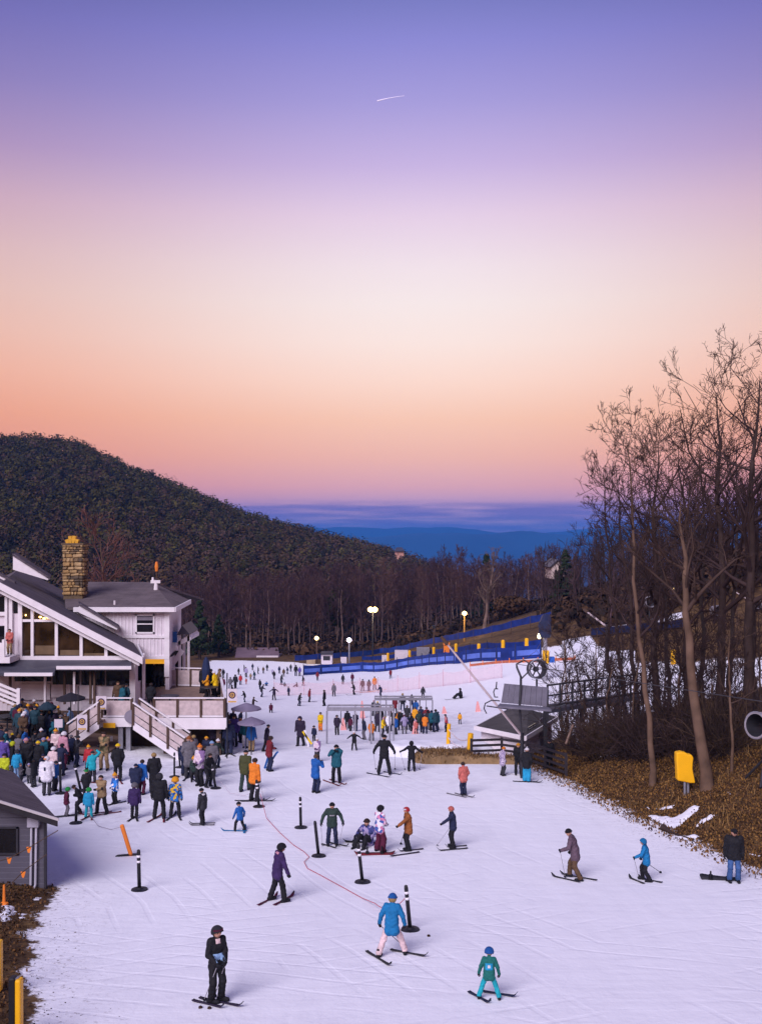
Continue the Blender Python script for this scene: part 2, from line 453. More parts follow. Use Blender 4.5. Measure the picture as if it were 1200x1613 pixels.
def ground_material():
    m = bpy.data.materials.new('snow and leaf litter'); m.use_nodes = True
    n, l = m.node_tree.nodes, m.node_tree.links
    p = n['Principled BSDF']
    def N(t, **kw):
        q = n.new(t)
        for k, v in kw.items(): setattr(q, k, v)
        return q
    geo = N('ShaderNodeNewGeometry')
    at = N('ShaderNodeAttribute', attribute_name='snow')
    def noise(scale, detail=4, src=None, rough=0.55):
        q = N('ShaderNodeTexNoise'); q.inputs['Scale'].default_value = scale; q.inputs['Detail'].default_value = detail; q.inputs['Roughness'].default_value = rough
        l.new(src or geo.outputs['Position'], q.inputs['Vector']); return q.outputs[0]
    def math_(op, a, b):
        q = N('ShaderNodeMath', operation=op)
        for i, v in enumerate((a, b)):
            if isinstance(v, (int, float)): q.inputs[i].default_value = v
            else: l.new(v, q.inputs[i])
        return q.outputs[0]
    def ramp(src, stops):
        q = N('ShaderNodeValToRGB'); e = q.color_ramp.elements
        while len(e) > 1: e.remove(e[-1])
        for i, (pp, c) in enumerate(stops):
            k = e[0] if i == 0 else e.new(pp)
            k.position = pp; k.color = (*c, 1)
        l.new(src, q.inputs[0]); return q.outputs[0]
    # snow mask: signed distance broken up by noise, ragged at the rim with loose crumbs
    edge = math_('ADD', at.outputs['Fac'], math_('MULTIPLY', math_('SUBTRACT', noise(0.55, 6, rough=0.65), 0.5), 2.6))
    edge = math_('ADD', edge, math_('MULTIPLY', math_('SUBTRACT', noise(5.0, 5, rough=0.7), 0.5), 1.1))
    mk = N('ShaderNodeMapRange', interpolation_type='SMOOTHSTEP'); l.new(edge, mk.inputs[0]); mk.inputs[1].default_value = -0.08; mk.inputs[2].default_value = 0.16
    mask = mk.outputs[0]
    # snow colour: faint long tracks across the piste and thin worn spots
    mp = N('ShaderNodeMapping'); mp.inputs['Scale'].default_value = (0.9, 0.12, 1); mp.inputs['Rotation'].default_value = (0, 0, 0.5)
    l.new(geo.outputs['Position'], mp.inputs[0])
    mp2 = N('ShaderNodeMapping'); mp2.inputs['Scale'].default_value = (0.16, 1.3, 1); mp2.inputs['Rotation'].default_value = (0, 0, 0.25)
    l.new(geo.outputs['Position'], mp2.inputs[0])
    tr = math_('ADD', math_('MULTIPLY', noise(2.0, 6, mp.outputs[0]), 0.5), math_('MULTIPLY', noise(2.0, 6, mp2.outputs[0]), 0.5))
    snow = ramp(tr, [(0.30, (0.81, 0.81, 0.85)), (0.47, (0.86, 0.86, 0.89)), (0.7, (0.89, 0.89, 0.92))])
    wr = N('ShaderNodeAttribute', attribute_name='worn')
    wn_ = N('ShaderNodeMapRange'); l.new(noise(1.6, 6, rough=0.7), wn_.inputs[0]); wn_.inputs[1].default_value = .38; wn_.inputs[2].default_value = .62
    mwn = N('ShaderNodeMix', data_type='RGBA'); l.new(math_('MULTIPLY', wr.outputs['Fac'], wn_.outputs[0]), mwn.inputs[0]); l.new(snow, mwn.inputs[6]); mwn.inputs[7].default_value = (.56, .54, .58, 1)
    snow = mwn.outputs[2]
    def tracks(rot, sc):
        q = N('ShaderNodeMapping'); q.inputs['Rotation'].default_value = (0, 0, rot); l.new(geo.outputs['Position'], q.inputs[0])
        w = N('ShaderNodeTexWave', wave_type='BANDS', wave_profile='SIN'); w.inputs['Scale'].default_value = sc; w.inputs['Distortion'].default_value = 9.0; w.inputs['Detail'].default_value = 2.0; w.inputs['Detail Scale'].default_value = .25
        l.new(q.outputs[0], w.inputs['Vector'])
        g = N('ShaderNodeMapRange', interpolation_type='SMOOTHSTEP'); l.new(w.outputs['Fac'], g.inputs[0]); g.inputs[1].default_value = .90; g.inputs[2].default_value = 1.0
        k = N('ShaderNodeMapRange', interpolation_type='SMOOTHSTEP'); l.new(noise(.22 + rot * .03, 3), k.inputs[0]); k.inputs[1].default_value = .46; k.inputs[2].default_value = .60
        return math_('MULTIPLY', g.outputs[0], k.outputs[0])
    trk = math_('ADD', math_('ADD', tracks(.5, .42), tracks(1.15, .36)), math_('ADD', tracks(-.45, .33), tracks(1.9, .40)))
    # grit along the snow's rim
    rim = N('ShaderNodeMapRange'); l.new(at.outputs['Fac'], rim.inputs[0]); rim.inputs[1].default_value = 2.6; rim.inputs[2].default_value = 0.2
    spk = N('ShaderNodeMapRange'); l.new(noise(7.0, 6, rough=0.75), spk.inputs[0]); spk.inputs[1].default_value = 0.55; spk.inputs[2].default_value = 0.66
    grit = math_('MULTIPLY', math_('MULTIPLY', rim.outputs[0], spk.outputs[0]), 0.8)
    mx = N('ShaderNodeMix', data_type='RGBA'); l.new(grit, mx.inputs[0]); l.new(snow, mx.inputs[6]); mx.inputs[7].default_value = (0.17, 0.13, 0.11, 1)
    earth = ramp(math_('ADD', math_('MULTIPLY', noise(0.9, 6, rough=0.7), 0.6), math_('MULTIPLY', noise(9.0, 5, rough=0.7), 0.4)),
                 [(0.34, (0.022, 0.013, 0.008)), (0.47, (0.075, 0.042, 0.02)), (0.55, (0.13, 0.075, 0.03)), (0.68, (0.22, 0.14, 0.055))])
    mm = N('ShaderNodeMix', data_type='RGBA'); l.new(mask, mm.inputs[0]); l.new(earth, mm.inputs[6]); l.new(mx.outputs[2], mm.inputs[7])
    wood = N('ShaderNodeAttribute', attribute_name='woods')
    mw = N('ShaderNodeMix', data_type='RGBA'); l.new(wood.outputs['Fac'], mw.inputs[0]); l.new(mm.outputs[2], mw.inputs[6]); mw.inputs[7].default_value = (0.035, 0.026, 0.022, 1)
    l.new(mw.outputs[2], p.inputs['Base Color'])
    p.inputs['Roughness'].default_value = 0.85
    p.inputs['Specular IOR Level'].default_value = 0.15
    hgt = math_('ADD', math_('MULTIPLY', noise(1.3, 5), 0.6), math_('ADD', math_('SUBTRACT', math_('MULTIPLY', noise(9.0, 4), 0.14), math_('MULTIPLY', math_('MULTIPLY', trk, mask), .13)), math_('MULTIPLY', tr, 0.7)))
    bp = N('ShaderNodeBump'); bp.inputs['Strength'].default_value = 0.42; bp.inputs['Distance'].default_value = 0.12
    l.new(hgt, bp.inputs['Height']); l.new(bp.outputs[0], p.inputs['Normal'])
    return m
gm = ground_material()
gme = np_mesh('ground', gv, gf, gm, None, True)
sd = snow_sd(gv[:, 0], gv[:, 1]); sd[gv[:, 1] > 215] = -5
att = gme.attributes.new('snow', 'FLOAT', 'POINT'); att.data.foreach_set('value', np.clip(sd, -6, 8).astype(np.float32))
wv = np.zeros(len(gv))
for cx_, cy_, sx_, sy_, k_ in ((4.0, 80, 5, 9, .9), (-17, 49.5, 6, 4.5, .9), (-11, 42, 4, 4, .6), (-9.5, 50, 3, 5, .8), (2, 50, 5, 6, .35), (-2, 62, 5, 12, .4), (-8, 120, 12, 30, .35), (0, 37, 3, 3, .35)):
    wv = np.maximum(wv, k_ * np.exp(-((gv[:, 0] - cx_) / sx_) ** 2 - ((gv[:, 1] - cy_) / sy_) ** 2))
att = gme.attributes.new('worn', 'FLOAT', 'POINT'); att.data.foreach_set('value', wv.astype(np.float32))
att = gme.attributes.new('woods', 'FLOAT', 'POINT'); att.data.foreach_set('value', smooth((gv[:, 1] - 215) / 60).astype(np.float32))
ground = tag(link('ground', gme), kind='structure')

def draped(name, poly_px, m, lift=0.03, kind='structure', seed=1):
    """a thin melting sheet on the ground inside a photo-pixel polygon, its rim soft and ragged"""
    pts = np.array([[h.x, h.y] for h in (hit(*p) for p in poly_px)])
    lo, hi = pts.min(0) - .15, pts.max(0) + .15
    st = max(.05, float((hi - lo).max()) / 90)
    gx, gy = np.arange(lo[0], hi[0] + st, st), np.arange(lo[1], hi[1] + st, st)
    X, Y = np.meshgrid(gx, gy, indexing='ij')
    ins = np.zeros(X.shape, bool); dist = np.full(X.shape, 1e9)
    for i in range(len(pts)):
        (x1, y1), (x2, y2) = pts[i - 1], pts[i]
        t = np.clip(((X - x1) * (x2 - x1) + (Y - y1) * (y2 - y1)) / max((x2 - x1) ** 2 + (y2 - y1) ** 2, 1e-9), 0, 1)
        dist = np.minimum(dist, np.hypot(X - x1 - t * (x2 - x1), Y - y1 - t * (y2 - y1)))
        if y1 != y2: ins ^= ((y1 > Y) != (y2 > Y)) & (X < (x2 - x1) * (Y - y1) / (y2 - y1) + x1)
    sdv = np.where(ins, dist, -dist) + vnoise(X, Y, .55, seed) * .10 + vnoise(X, Y, .21, seed + 50) * .06
    Z = H(X, Y) + lift * smooth(sdv / .22) + vnoise(X, Y, .35, seed + 9) * .012 * (sdv > 0) - .035 * smooth(-sdv / .08)
    nx_, ny_ = X.shape
    i_, j_ = np.meshgrid(np.arange(nx_ - 1), np.arange(ny_ - 1), indexing='ij')
    keep = (np.maximum.reduce([sdv[:-1, :-1], sdv[1:, :-1], sdv[:-1, 1:], sdv[1:, 1:]]) > -.03).ravel()
    q_ = (i_ * ny_ + j_).ravel()[keep]
    F = np.stack([q_, q_ + ny_, q_ + ny_ + 1, q_ + 1], -1)
    if not len(F): return None
    used = np.unique(F); re_ = np.zeros(nx_ * ny_, int); re_[used] = np.arange(len(used))
    return tag(link(name, np_mesh(name, np.stack([X, Y, Z], -1).reshape(-1, 3)[used], re_[F], m, None, True)), kind=kind)
snow_m = mat('loose snow', (.80, .80, .85), .8, .08, 2.0, .5, 5.0, spec=.15, bdist=.05)
PATCHES = [[(1012, 1281), (1060, 1288), (1092, 1268), (1103, 1271), (1072, 1300), (1060, 1305), (1035, 1296)],
             [(1093, 1297), (1122, 1280), (1126, 1285), (1108, 1296), (1098, 1301)], [(1056, 1318), (1098, 1314), (1101, 1320), (1080, 1322)],
             [(1012, 1272), (1024, 1269), (1022, 1275)], [(1028, 1274), (1062, 1268), (1060, 1273), (1036, 1277)], [(1104, 1302), (1116, 1299), (1112, 1305)],
             [(1172, 1343), (1197, 1345), (1199, 1350), (1186, 1349)], [(0, 1422), (22, 1428), (26, 1438), (10, 1452), (0, 1455)], [(30, 1438), (42, 1440), (40, 1448), (32, 1446)],
             [(56, 1413), (66, 1414), (66, 1419), (57, 1418)], [(48, 1428), (54, 1427), (54, 1432)], [(1140, 1248), (1150, 1246), (1148, 1251)], [(1112, 1247), (1120, 1247), (1118, 1252)],
             [(940, 1192), (985, 1186), (982, 1190), (945, 1196)]]
for i, poly in enumerate(PATCHES):
    draped('snow_patch', poly, snow_m, 0.07, seed=i)

# far mountains over the plain: two long ridges
def ridge(name, d0, depth, top_fn, seed, m):
    xs = np.linspace(-1.5, 1.5, 300) * d0
    vs = np.linspace(0, 1, 26)
    r = np.random.default_rng(seed)
    V, U = np.meshgrid(vs, xs, indexing='ij')
    px = 600 + K * U / d0
    tz = (HOR - top_fn(px)) / K * d0
    z = -175 + (tz + 175) * np.sin(np.clip(V, 0, 1) * math.pi) ** 0.8
    for k in range(7):
        f = 1.6 ** k / 2600.0
        z = z + np.sin(U * f * 6.28 + V * 2.2 * (k + 1) + r.uniform(0, 6)) * 26 / 1.55 ** k * np.sin(V * math.pi)
    v = np.stack([U, d0 + V * depth, z + CZ], -1).reshape(-1, 3)
    a_, b_ = np.meshgrid(np.arange(25), np.arange(299), indexing='ij')
    q = a_ * 300 + b_
    me = np_mesh(name, v, np.stack([q, q + 1, q + 301, q + 300], -1).reshape(-1, 4), m, None, True)
    return tag(link(name, me), kind='structure')
mtn = mat('haze-blue wooded ridge', (.018, .050, .095), 1.0, .25, .002, 0)  # part of the distance haze's blue is put into the base colour
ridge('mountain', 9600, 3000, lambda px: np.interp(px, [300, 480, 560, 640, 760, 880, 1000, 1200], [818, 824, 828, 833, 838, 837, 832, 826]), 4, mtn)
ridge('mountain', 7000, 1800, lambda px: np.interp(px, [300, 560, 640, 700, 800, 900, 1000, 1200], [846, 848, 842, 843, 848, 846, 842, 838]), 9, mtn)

# a paved patio before the lodge
pat = mat('worn brown paving', (.20, .13, .10), .9, .25, 1.5, .3)
px_ = np.linspace(-27, -14.2, 20); py_ = np.linspace(51.6, 58.6, 14)
A, B = np.meshgrid(px_, py_, indexing='ij')
v = np.stack([A, B, H(A, B) + 0.06], -1).reshape(-1, 3)
v2 = v.copy(); v2[:, 2] -= 0.3
a_, b_ = np.meshgrid(np.arange(19), np.arange(13), indexing='ij'); q = a_ * 14 + b_
me = np_mesh('patio', v, np.stack([q, q + 14, q + 15, q + 1], -1).reshape(-1, 4), pat, None, True)
tag(link('patio', me), kind='structure')
# ------------------------------------------------------------------ building materials
def siding(name, rgb, pitch, axis=0, rough=.7, depth=.6):
    """painted boards: a shallow groove every PITCH metres along world axis (0 = upright boards, 2 = lapped boards)"""
    if name in MATS: return MATS[name]
    m = mat(name, rgb, rough, .10, 1.2, 0)
    n, l = m.node_tree.nodes, m.node_tree.links
    t = n.new('ShaderNodeNewGeometry')
    s = n.new('ShaderNodeSeparateXYZ'); l.new(t.outputs['Position'], s.inputs[0])
    mo = n.new('ShaderNodeMath'); mo.operation = 'PINGPONG' if axis == 0 else 'FRACT'
    dv = n.new('ShaderNodeMath'); dv.operation = 'DIVIDE'; dv.inputs[1].default_value = pitch
    if axis == 0:
        ad = n.new('ShaderNodeMath'); ad.operation = 'ADD'; l.new(s.outputs[0], ad.inputs[0]); l.new(s.outputs[1], ad.inputs[1]); l.new(ad.outputs[0], dv.inputs[0])
        mo.inputs[1].default_value = 0.5
    else:
        l.new(s.outputs[2], dv.inputs[0])
    l.new(dv.outputs[0], mo.inputs[0])
    h = n.new('ShaderNodeMapRange'); l.new(mo.outputs[0], h.inputs[0])
    h.inputs[1].default_value, h.inputs[2].default_value = (0.0, 0.07) if axis == 0 else (0.85, 1.0)
    h.inputs[3].default_value, h.inputs[4].default_value = (0.0, 1.0) if axis == 0 else (1.0, 0.0)
    b = n.new('ShaderNodeBump'); b.inputs['Strength'].default_value = depth; b.inputs['Distance'].default_value = .02
    l.new(h.outputs[0], b.inputs['Height']); l.new(b.outputs[0], n['Principled BSDF'].inputs['Normal'])
    return m
def shingle(name, rgb):
    """asphalt roofing: courses and tabs too small to see singly at this distance"""
    if name in MATS: return MATS[name]
    m = mat(name, rgb, .9, .2, 1.0, 0, spec=.15)
    n, l = m.node_tree.nodes, m.node_tree.links
    t = n.new('ShaderNodeTexCoord'); br = n.new('ShaderNodeTexBrick')
    br.inputs['Scale'].default_value = 1.0; br.inputs['Brick Width'].default_value = .9; br.inputs['Row Height'].default_value = .16; br.inputs['Mortar Size'].default_value = .012
    br.inputs['Color1'].default_value = (1, 1, 1, 1); br.inputs['Color2'].default_value = (.72, .72, .72, 1); br.inputs['Mortar'].default_value = (.45, .45, .45, 1)
    mp = n.new('ShaderNodeMapping'); mp.inputs['Rotation'].default_value = (math.radians(20), 0, 0)
    l.new(t.outputs['Object'], mp.inputs[0]); l.new(mp.outputs[0], br.inputs['Vector'])
    p = n['Principled BSDF']; src = p.inputs['Base Color'].links[0].from_socket
    mx = n.new('ShaderNodeMix'); mx.data_type = 'RGBA'; mx.blend_type = 'MULTIPLY'; mx.inputs[0].default_value = .8
    l.new(src, mx.inputs[6]); l.new(br.outputs['Color'], mx.inputs[7]); l.new(mx.outputs[2], p.inputs['Base Color'])
    b = n.new('ShaderNodeBump'); b.inputs['Strength'].default_value = .3; b.inputs['Distance'].default_value = .02
    l.new(br.outputs['Color'], b.inputs['Height']); l.new(b.outputs[0], p.inputs['Normal'])
    return m
WHITE = siding('white painted board', (.66, .60, .64), .22, 0)
LAP = siding('white lapped board', (.66, .60, .63), .17, 2)
TRIM = mat('white trim paint', (.74, .70, .72), .55, .06, 2.5, .05)
ROOF = shingle('dark grey shingles', (.115, .095, .110))
ROOF2 = shingle('grey brown shingles', (.150, .120, .125))
METAL = mat('dark slate metal', (.055, .055, .075), .5, .12, 1.5, .05)
GREYWALL = siding('grey lapped board', (.085, .08, .105), .16, 2)
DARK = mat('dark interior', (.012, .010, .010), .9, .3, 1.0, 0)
GLASS = mat('dark window glass', (.012, .011, .013), .06, .5, .6, .03, spec=.6)
WARM = mat('brown room behind glass', (.040, .022, .010), .05, .95, .8, .02, spec=.6)
WOOD = mat('weathered deck board', (.24, .16, .12), .85, .2, 2.5, .3)
POSTB = mat('brown post', (.075, .045, .030), .8, .2, 3, .2)
STEEL = mat('galvanised steel', (.32, .32, .36), .42, .15, 4, .05, metal=.6)
DSTEEL = mat('dark steel', (.035, .035, .042), .5, .15, 4, .05, metal=.3)
YEL = mat('yellow pad vinyl', (.80, .42, .012), .45, .06, 3, .12, 5)
BLK = mat('black rubber', (.014, .014, .017), .5, .15, 6, .08)
STONE = [mat('lamplight-tinted stone %d' % i, c, .9, .3, 7, .6, 12) for i, c in enumerate([(.30, .20, .09), (.17, .115, .06), (.38, .265, .13), (.10, .075, .05), (.33, .21, .085)])]  # tan stone tones with the warm lamplight mixed into the colour
MORTAR = mat('mortar', (.12, .085, .05), .95, .2, 8, .3)
BULB = emis('warm bulb', (1.0, .62, .18), 6.0)
YGLOW = emis('glowing yellow soffit', (1.0, .48, .03), .55)  # light under the wing put into the soffit itself as glow

# ------------------------------------------------------------------ the lodge
D0 = 58.0
lodge = empty('ski_lodge', W(110, 1092, D0), 0, 'white gabled ski lodge with dark roof, tall glass front and lamplight-tinted stone chimney', 'lodge')
AX = Vector((-0.31, 1.0, 0.0))                      # the ridge runs back and to the left
def Q(px, py, d=D0): return W(px, py, d)
A0, RID = Q(222, 1031), Q(4, 917)
slope = (RID.z - A0.z) / (A0.x - RID.x)
LEFTE = Vector((RID.x - 9.0, D0, RID.z - 9.0 * slope))
def on_roof(x, back): return Vector((x, D0, RID.z - abs(x - RID.x) * slope)) + AX * back
rf = MB()
up = Vector((0, 0, .22))
for (p, q) in ((RID, A0), (RID, LEFTE)):
    f0, f1 = p - AX * .55, q - AX * .55
    poly = [f0, f1, q + AX * 22, p + AX * 24]
    if q is LEFTE: poly = poly[::-1]
    rf.prism([v_ - up * 1.0 for v_ in poly], up)
rf.build('roof', ROOF, lodge)
# rake boards: a deep fascia and a thinner one under it
rk = MB()
for (p, q) in ((RID, A0), (RID, LEFTE)):
    o_ = Vector((0, -.62, 0))
    n_ = Vector((0, 0, 1))
    p2, q2 = p + o_, q + o_ + Vector((.25 if q is A0 else -.25, 0, -.14))
    rk.prism([p2 + n_ * .06, q2 + n_ * .06, q2 - n_ * .34, p2 - n_ * .34], Vector((0, .10, 0)))
    p3, q3 = p + Vector((0, -.40, -.42)), q + Vector((0, -.40, -.42))
    rk.prism([p3, q3, q3 - n_ * .18, p3 - n_ * .18], Vector((0, .22, 0)))
rk.prism([A0 + Vector((.20, -.5, -.03)), A0 + Vector((.20, -.5, -.30)), A0 + AX * 6 + Vector((.20, 0, -.30)), A0 + AX * 6 + Vector((.20, 0, -.03))], Vector((.08, 0, 0)))
rk.build('fascia', TRIM, lodge)
# gable wall behind the glass, side walls
SILLZ = Q(0, 1036).z; FLOORZ = Q(0, 1098).z; BASE = Q(0, 1120).z
xr = A0.x - .25; xl = RID.x - 8.0
wl_ = MB()
yb = D0 + .12
wl_.prism([(xr, yb, BASE), (xr, yb, A0.z - .3), (RID.x, yb, RID.z - .30), (xl, yb, RID.z - .3 - 8 * slope), (xl, yb, BASE)], Vector((0, .2, 0)))
wl_.prism([(xr, yb, BASE), (xr, yb, A0.z - .3), (xr - 1.7, yb + 5.6, A0.z - .3), (xr - 1.7, yb + 5.6, BASE)], Vector((-.2, 0, 0)))
wl_.build('wall', WHITE, lodge)
# the big window: panes under the rake between white mullions
def rake_z(x): return RID.z - abs(x - RID.x) * slope - .62
mull = [(33, .22), (52, .16), (90, .17), (129, .17), (168, .17), (200, .12)]
xs = [Q(p, 0).x for p, _ in mull]
TRZ = Q(0, 977.5).z
glass = empty('window', (0, 0, 0)); glass.parent = lodge
glass.location = (0, 0, 0)
gw = Vector(lodge.location)
def sub(mb, name, m, par=glass): 
    me = mb.mesh(name, m, gw); bm_fix(me); return link(name, me, par)
def pane(x0, x1, z0, ztop, m, y=D0 + .05):
    P = [(x0, y, z0), (x1, y, z0)]
    z1, z2 = min(ztop, rake_z(x1)), min(ztop, rake_z(x0))
    if z1 > z0 + .03: P.append((x1, y, z1))
    if z2 > z0 + .03: P.append((x0, y, z2))
    if len(P) < 3: return
    b = MB().prism(P, Vector((0, .05, 0))); sub(b, 'pane', m)
fr = MB()
for i, (x, (p, w)) in enumerate(zip(xs, mull)):
    fr.span((x - w / 2, D0 - .10, SILLZ), (x + w / 2, D0 + .11, rake_z(x) + .1))
    if i + 1 < len(xs):
        x1 = xs[i + 1] - mull[i + 1][1] / 2; x0 = x + w / 2
        if i < 2:
            pane(x0, x1, SILLZ + .1, TRZ - .06, WARM); pane(x0, x1, TRZ + .06, 99, WARM)
            fr.span((x0, D0 - .06, TRZ - .07), (x1, D0 + .11, TRZ + .07))
        else:
            pane(x0, x1, SILLZ + .1, 99, WARM)
fr.span((xs[0], D0 - .14, SILLZ - .12), (xr, D0 + .11, SILLZ + .10))
sub(fr, 'frame', TRIM)
bl = MB()                                            # lamps and pale tables seen through the glass
for px_, py_, r_ in ((64, 972, .10), (70, 974, .10), (76, 973, .10), (81, 975, .08), (41, 969, .05)):
    c = Q(px_, py_); bl.lathe([(r_ * .5, -.05), (r_, 0), (r_ * .5, .05)], (c.x, D0 + .015, c.z), 8)
sub(bl, 'hanging_lamps', BULB)['kind'] = 'stuff'
tb = MB()
for p0, p1, y0, y1 in ((54, 88, 1017, 1031), (95, 126, 1024, 1032), (131, 166, 1029, 1033)):
    tb.span(Q(p0, y0) + Vector((0, .03, 0)), Q(p1, y1) + Vector((0, .045, 0)))
sub(tb, 'counter', mat('tan counter', (.13, .085, .045), .8, .3, 1.5, 0))  # counter boards in plain tan
# recessed door wall and balcony at far left
bc = MB()
bc.span(Q(-40, 1030) + Vector((0, -1.6, 0)), Q(32, 1039) + Vector((0, -.06, 0)))
bc.span(Q(-40, 1008) + Vector((0, -1.6, 0)), Q(20, 1030) + Vector((0, -1.52, 0)))
bc.span(Q(20, 1003) + Vector((0, -1.6, 0)), Q(24, 1030) + Vector((0, -1.45, 0)))
bc.build('balcony', TRIM, lodge)
for x0, x1, y0, y1 in ((-30, 7, 940, 966), (21, 29, 944, 966), (-14, 8, 986, 1012)):
    lw = MB(); lw.span(Q(x0, y0) + Vector((0, .08, 0)), Q(x1, y1) + Vector((0, .13, 0))); sub(lw, 'pane', GLASS)
for x0, x1 in ((8, 12), (15, 20), (29, 33)):
    lv = MB(); lv.span(Q(x0, 940) + Vector((0, -.02, 0)), Q(x1, 1032) + Vector((0, .12, 0))); sub(lv, 'mullion', TRIM)
lv = MB(); lv.span(Q(-40, 964) + Vector((0, -.01, 0)), Q(8, 970) + Vector((0, .11, 0)))
sub(lv, 'transom', TRIM)
# slate canopy over the ground floor, its pale edge, and the dark strip windows below
cp = MB()
cp.prism([Q(20, 1038), Q(208, 1039), Q(206, 1052, 56.2), Q(88, 1052, 56.2), Q(86, 1060, 55.6), Q(-40, 1060, 55.6), Q(-40, 1038)], Vector((0, 0, -.16)))
cp.build('canopy_roof', METAL, lodge)
ce = MB()
ce.span(Q(89, 1049.5, 56.1), Q(207, 1054.5, 56.1) + Vector((0, .15, 0))); ce.build('canopy_edge', TRIM, lodge); ce = MB()
ce.span(Q(7, 1060, 55.5), Q(83, 1065, 55.5) + Vector((0, .15, 0)))
ce.build('canopy_edge', TRIM, lodge)
for x0, x1, y0, y1 in ((84, 125, 1055, 1078), (129, 165, 1055, 1079), (168, 204, 1055, 1080), (24, 80, 1066, 1073)):
    st = MB(); st.span(Q(x0, y0) + Vector((0, -.04, 0)), Q(x1, y1) + Vector((0, .14, 0))); st.build('strip_window', GLASS, lodge)
for x0, x1, y0, y1 in ((35, 80, 1077, 1102), (82, 112, 1078, 1098), (127, 151, 1079, 1100), (160, 203, 1081, 1100)):
    pn = MB(); pn.span(Q(x0, y0) + Vector((0, -.10, 0)), Q(x1, y1) + Vector((0, .15, 0))); pn.build('parapet', LAP, lodge)
for x in (28, 82, 112, 127, 152, 158):
    m = MB(); m.span(Q(x - 1.5, 1054) + Vector((0, -1.2, 0)), Q(x + 1.5, 1104) + Vector((0, -1.05, 0)))
    m.build('post', TRIM if x in (82, 127) else POSTB, lodge)
cw = MB()
cw.span(Q(206, 1032) + Vector((0, -.25, 0)), Q(215, 1110) + Vector((0, .4, 0)))
cw.span(Q(219, 1032) + Vector((0, .8, 0)), Q(223, 1105) + Vector((0, 1.0, 0)))
cw.prism([Q(215, 1076), Q(222, 1072, 58.9), Q(222, 1102, 58.9), Q(215, 1110)], Vector((-.1, 0, 0)))
cw.build('corner_column', TRIM, lodge)
# raised roof pieces with white cheeks
def wedge(px0, py0, px1, py1, d, w, h0):
    p, q = W(px0, py0, d), W(px1, py1, d)
    b = MB()
    b.prism([p + Vector((0, 0, 0)), q, q + Vector((-.1, 0, -.12)), p + Vector((0, 0, -h0))], Vector((0, .22, 0)))
    b.build('dormer_cheek', TRIM, lodge)
    b = MB()
    e_ = AX * w
    b.prism([p + Vector((0, -.1, .05)), q + Vector((.1, -.1, .05)), q + e_ + Vector((.1, 0, .05)), p + e_ + Vector((0, 0, .05))], Vector((0, 0, -.14)))
    b.build('dormer_roof', ROOF, lodge)
wedge(21, 873, 78, 911, 66, 4.2, 1.0)
wedge(125, 951, 187, 989, 62.2, 1.8, .55)
wedge(-12, 897, 22, 917, 62, 0.8, .3)
# rear wing with hipped roof
D1 = 64.0
wg = MB()
wx0, wx1 = W(120, 0, D1).x, W(267, 0, D1).x
ez, bz = W(0, 957, D1).z, W(0, 1036, D1).z
wg.prism([(wx0, D1, bz), (wx0, D1, ez), (wx1, D1, ez), (wx1, D1, bz)], Vector((0, .25, 0)))
wx2 = W(284, 0, 70.0).x
wg.prism([(wx1, D1 + .01, BASE), (wx1, D1 + .01, ez), (wx2, 70.4, ez), (wx2, 70.4, BASE)], Vector((-.25, 0, 0)))
wg.build('wing_wall', WHITE, lodge)
eav = ez + .02
E0, E1, E2, E3 = Vector((wx0 - .5, D1 - .45, eav)), Vector((wx1 + .4, D1 - .45, eav)), Vector((wx2 + .45, 71.0, eav)), Vector((wx0 - .5, 79, eav))
G0, G1 = W(100, 916, 71.5), W(240, 917, 71.5)
wr = MB()
t_ = Vector((0, 0, -.14))
wr.prism([E0, E1, G1, G0], t_); wr.prism([E1, E2, G1], t_)
wr.prism([G0, G1, E2 + Vector((0, 6, -.3)), E3], t_)
wr.build('wing_roof', ROOF2, lodge)
wt = MB()
wt.span((wx0, D1 - .55, ez - .24), (wx1 + .45, D1 - .44, ez + .06))
wt.prism([(wx1 + .44, D1 - .5, ez + .06), (wx1 + .44, D1 - .5, ez - .24), (wx2 + .5, 71, ez - .24), (wx2 + .5, 71, ez + .06)], Vector((.08, 0, 0)))
wt.span((wx0, D1 - .08, W(0, 1005, D1).z), (wx1 + .02, D1 + .01, W(0, 1000.5, D1).z))
wt.span((wx0, D1 - .09, W(0, 1038, D1).z), (wx1 + .02, D1 + .02, W(0, 1033, D1).z))
for x in (wx1 - .12,): wt.span((x - .18, D1 - .07, bz - 1.2), (x + .14, D1 + .03, ez - .2))
wt.build('wing_trim', TRIM, lodge)
ww = MB()
nb_ = 24
for k in range(nb_):                                  # upright battens, too fine to pick apart singly
    x = wx0 + (wx1 - .4 - wx0) * (k + .5) / nb_
    ww.span((x - .022, D1 - .03, bz), (x + .022, D1 + .01, W(0, 1004.8, D1).z)); 
    if not (W(212, 0, D1).x < x < W(246, 0, D1).x): ww.span((x - .022, D1 - .03, W(0, 1000.6, D1).z), (x + .022, D1 + .01, ez - .25))
for k in range(18):
    x = RID.x + (xr - RID.x) * (k + .5) / 18
    ww.span((x - .02, yb - .03, BASE), (x + .02, yb + .01, W(0, 1078, D0).z))
ww.build('battens', TRIM, lodge)['kind'] = 'stuff'
win = empty('window', (0, 0, 0)); win.parent = lodge
b = MB(); b.span(W(216, 970, D1) + Vector((0, -.03, 0)), W(242, 996, D1) + Vector((0, .02, 0))); sub(b, 'pane', GLASS, win)
b = MB()
for x0, x1, y0, y1 in ((214, 244, 967, 970), (214, 244, 995.5, 998), (214, 216.4, 967, 998), (241.6, 244, 967, 998), (216, 242, 982, 983.6)):
    b.span(W(x0, y0, D1) + Vector((0, -.07, 0)), W(x1, y1, D1) + Vector((0, .01, 0)))
sub(b, 'frame', TRIM, win)
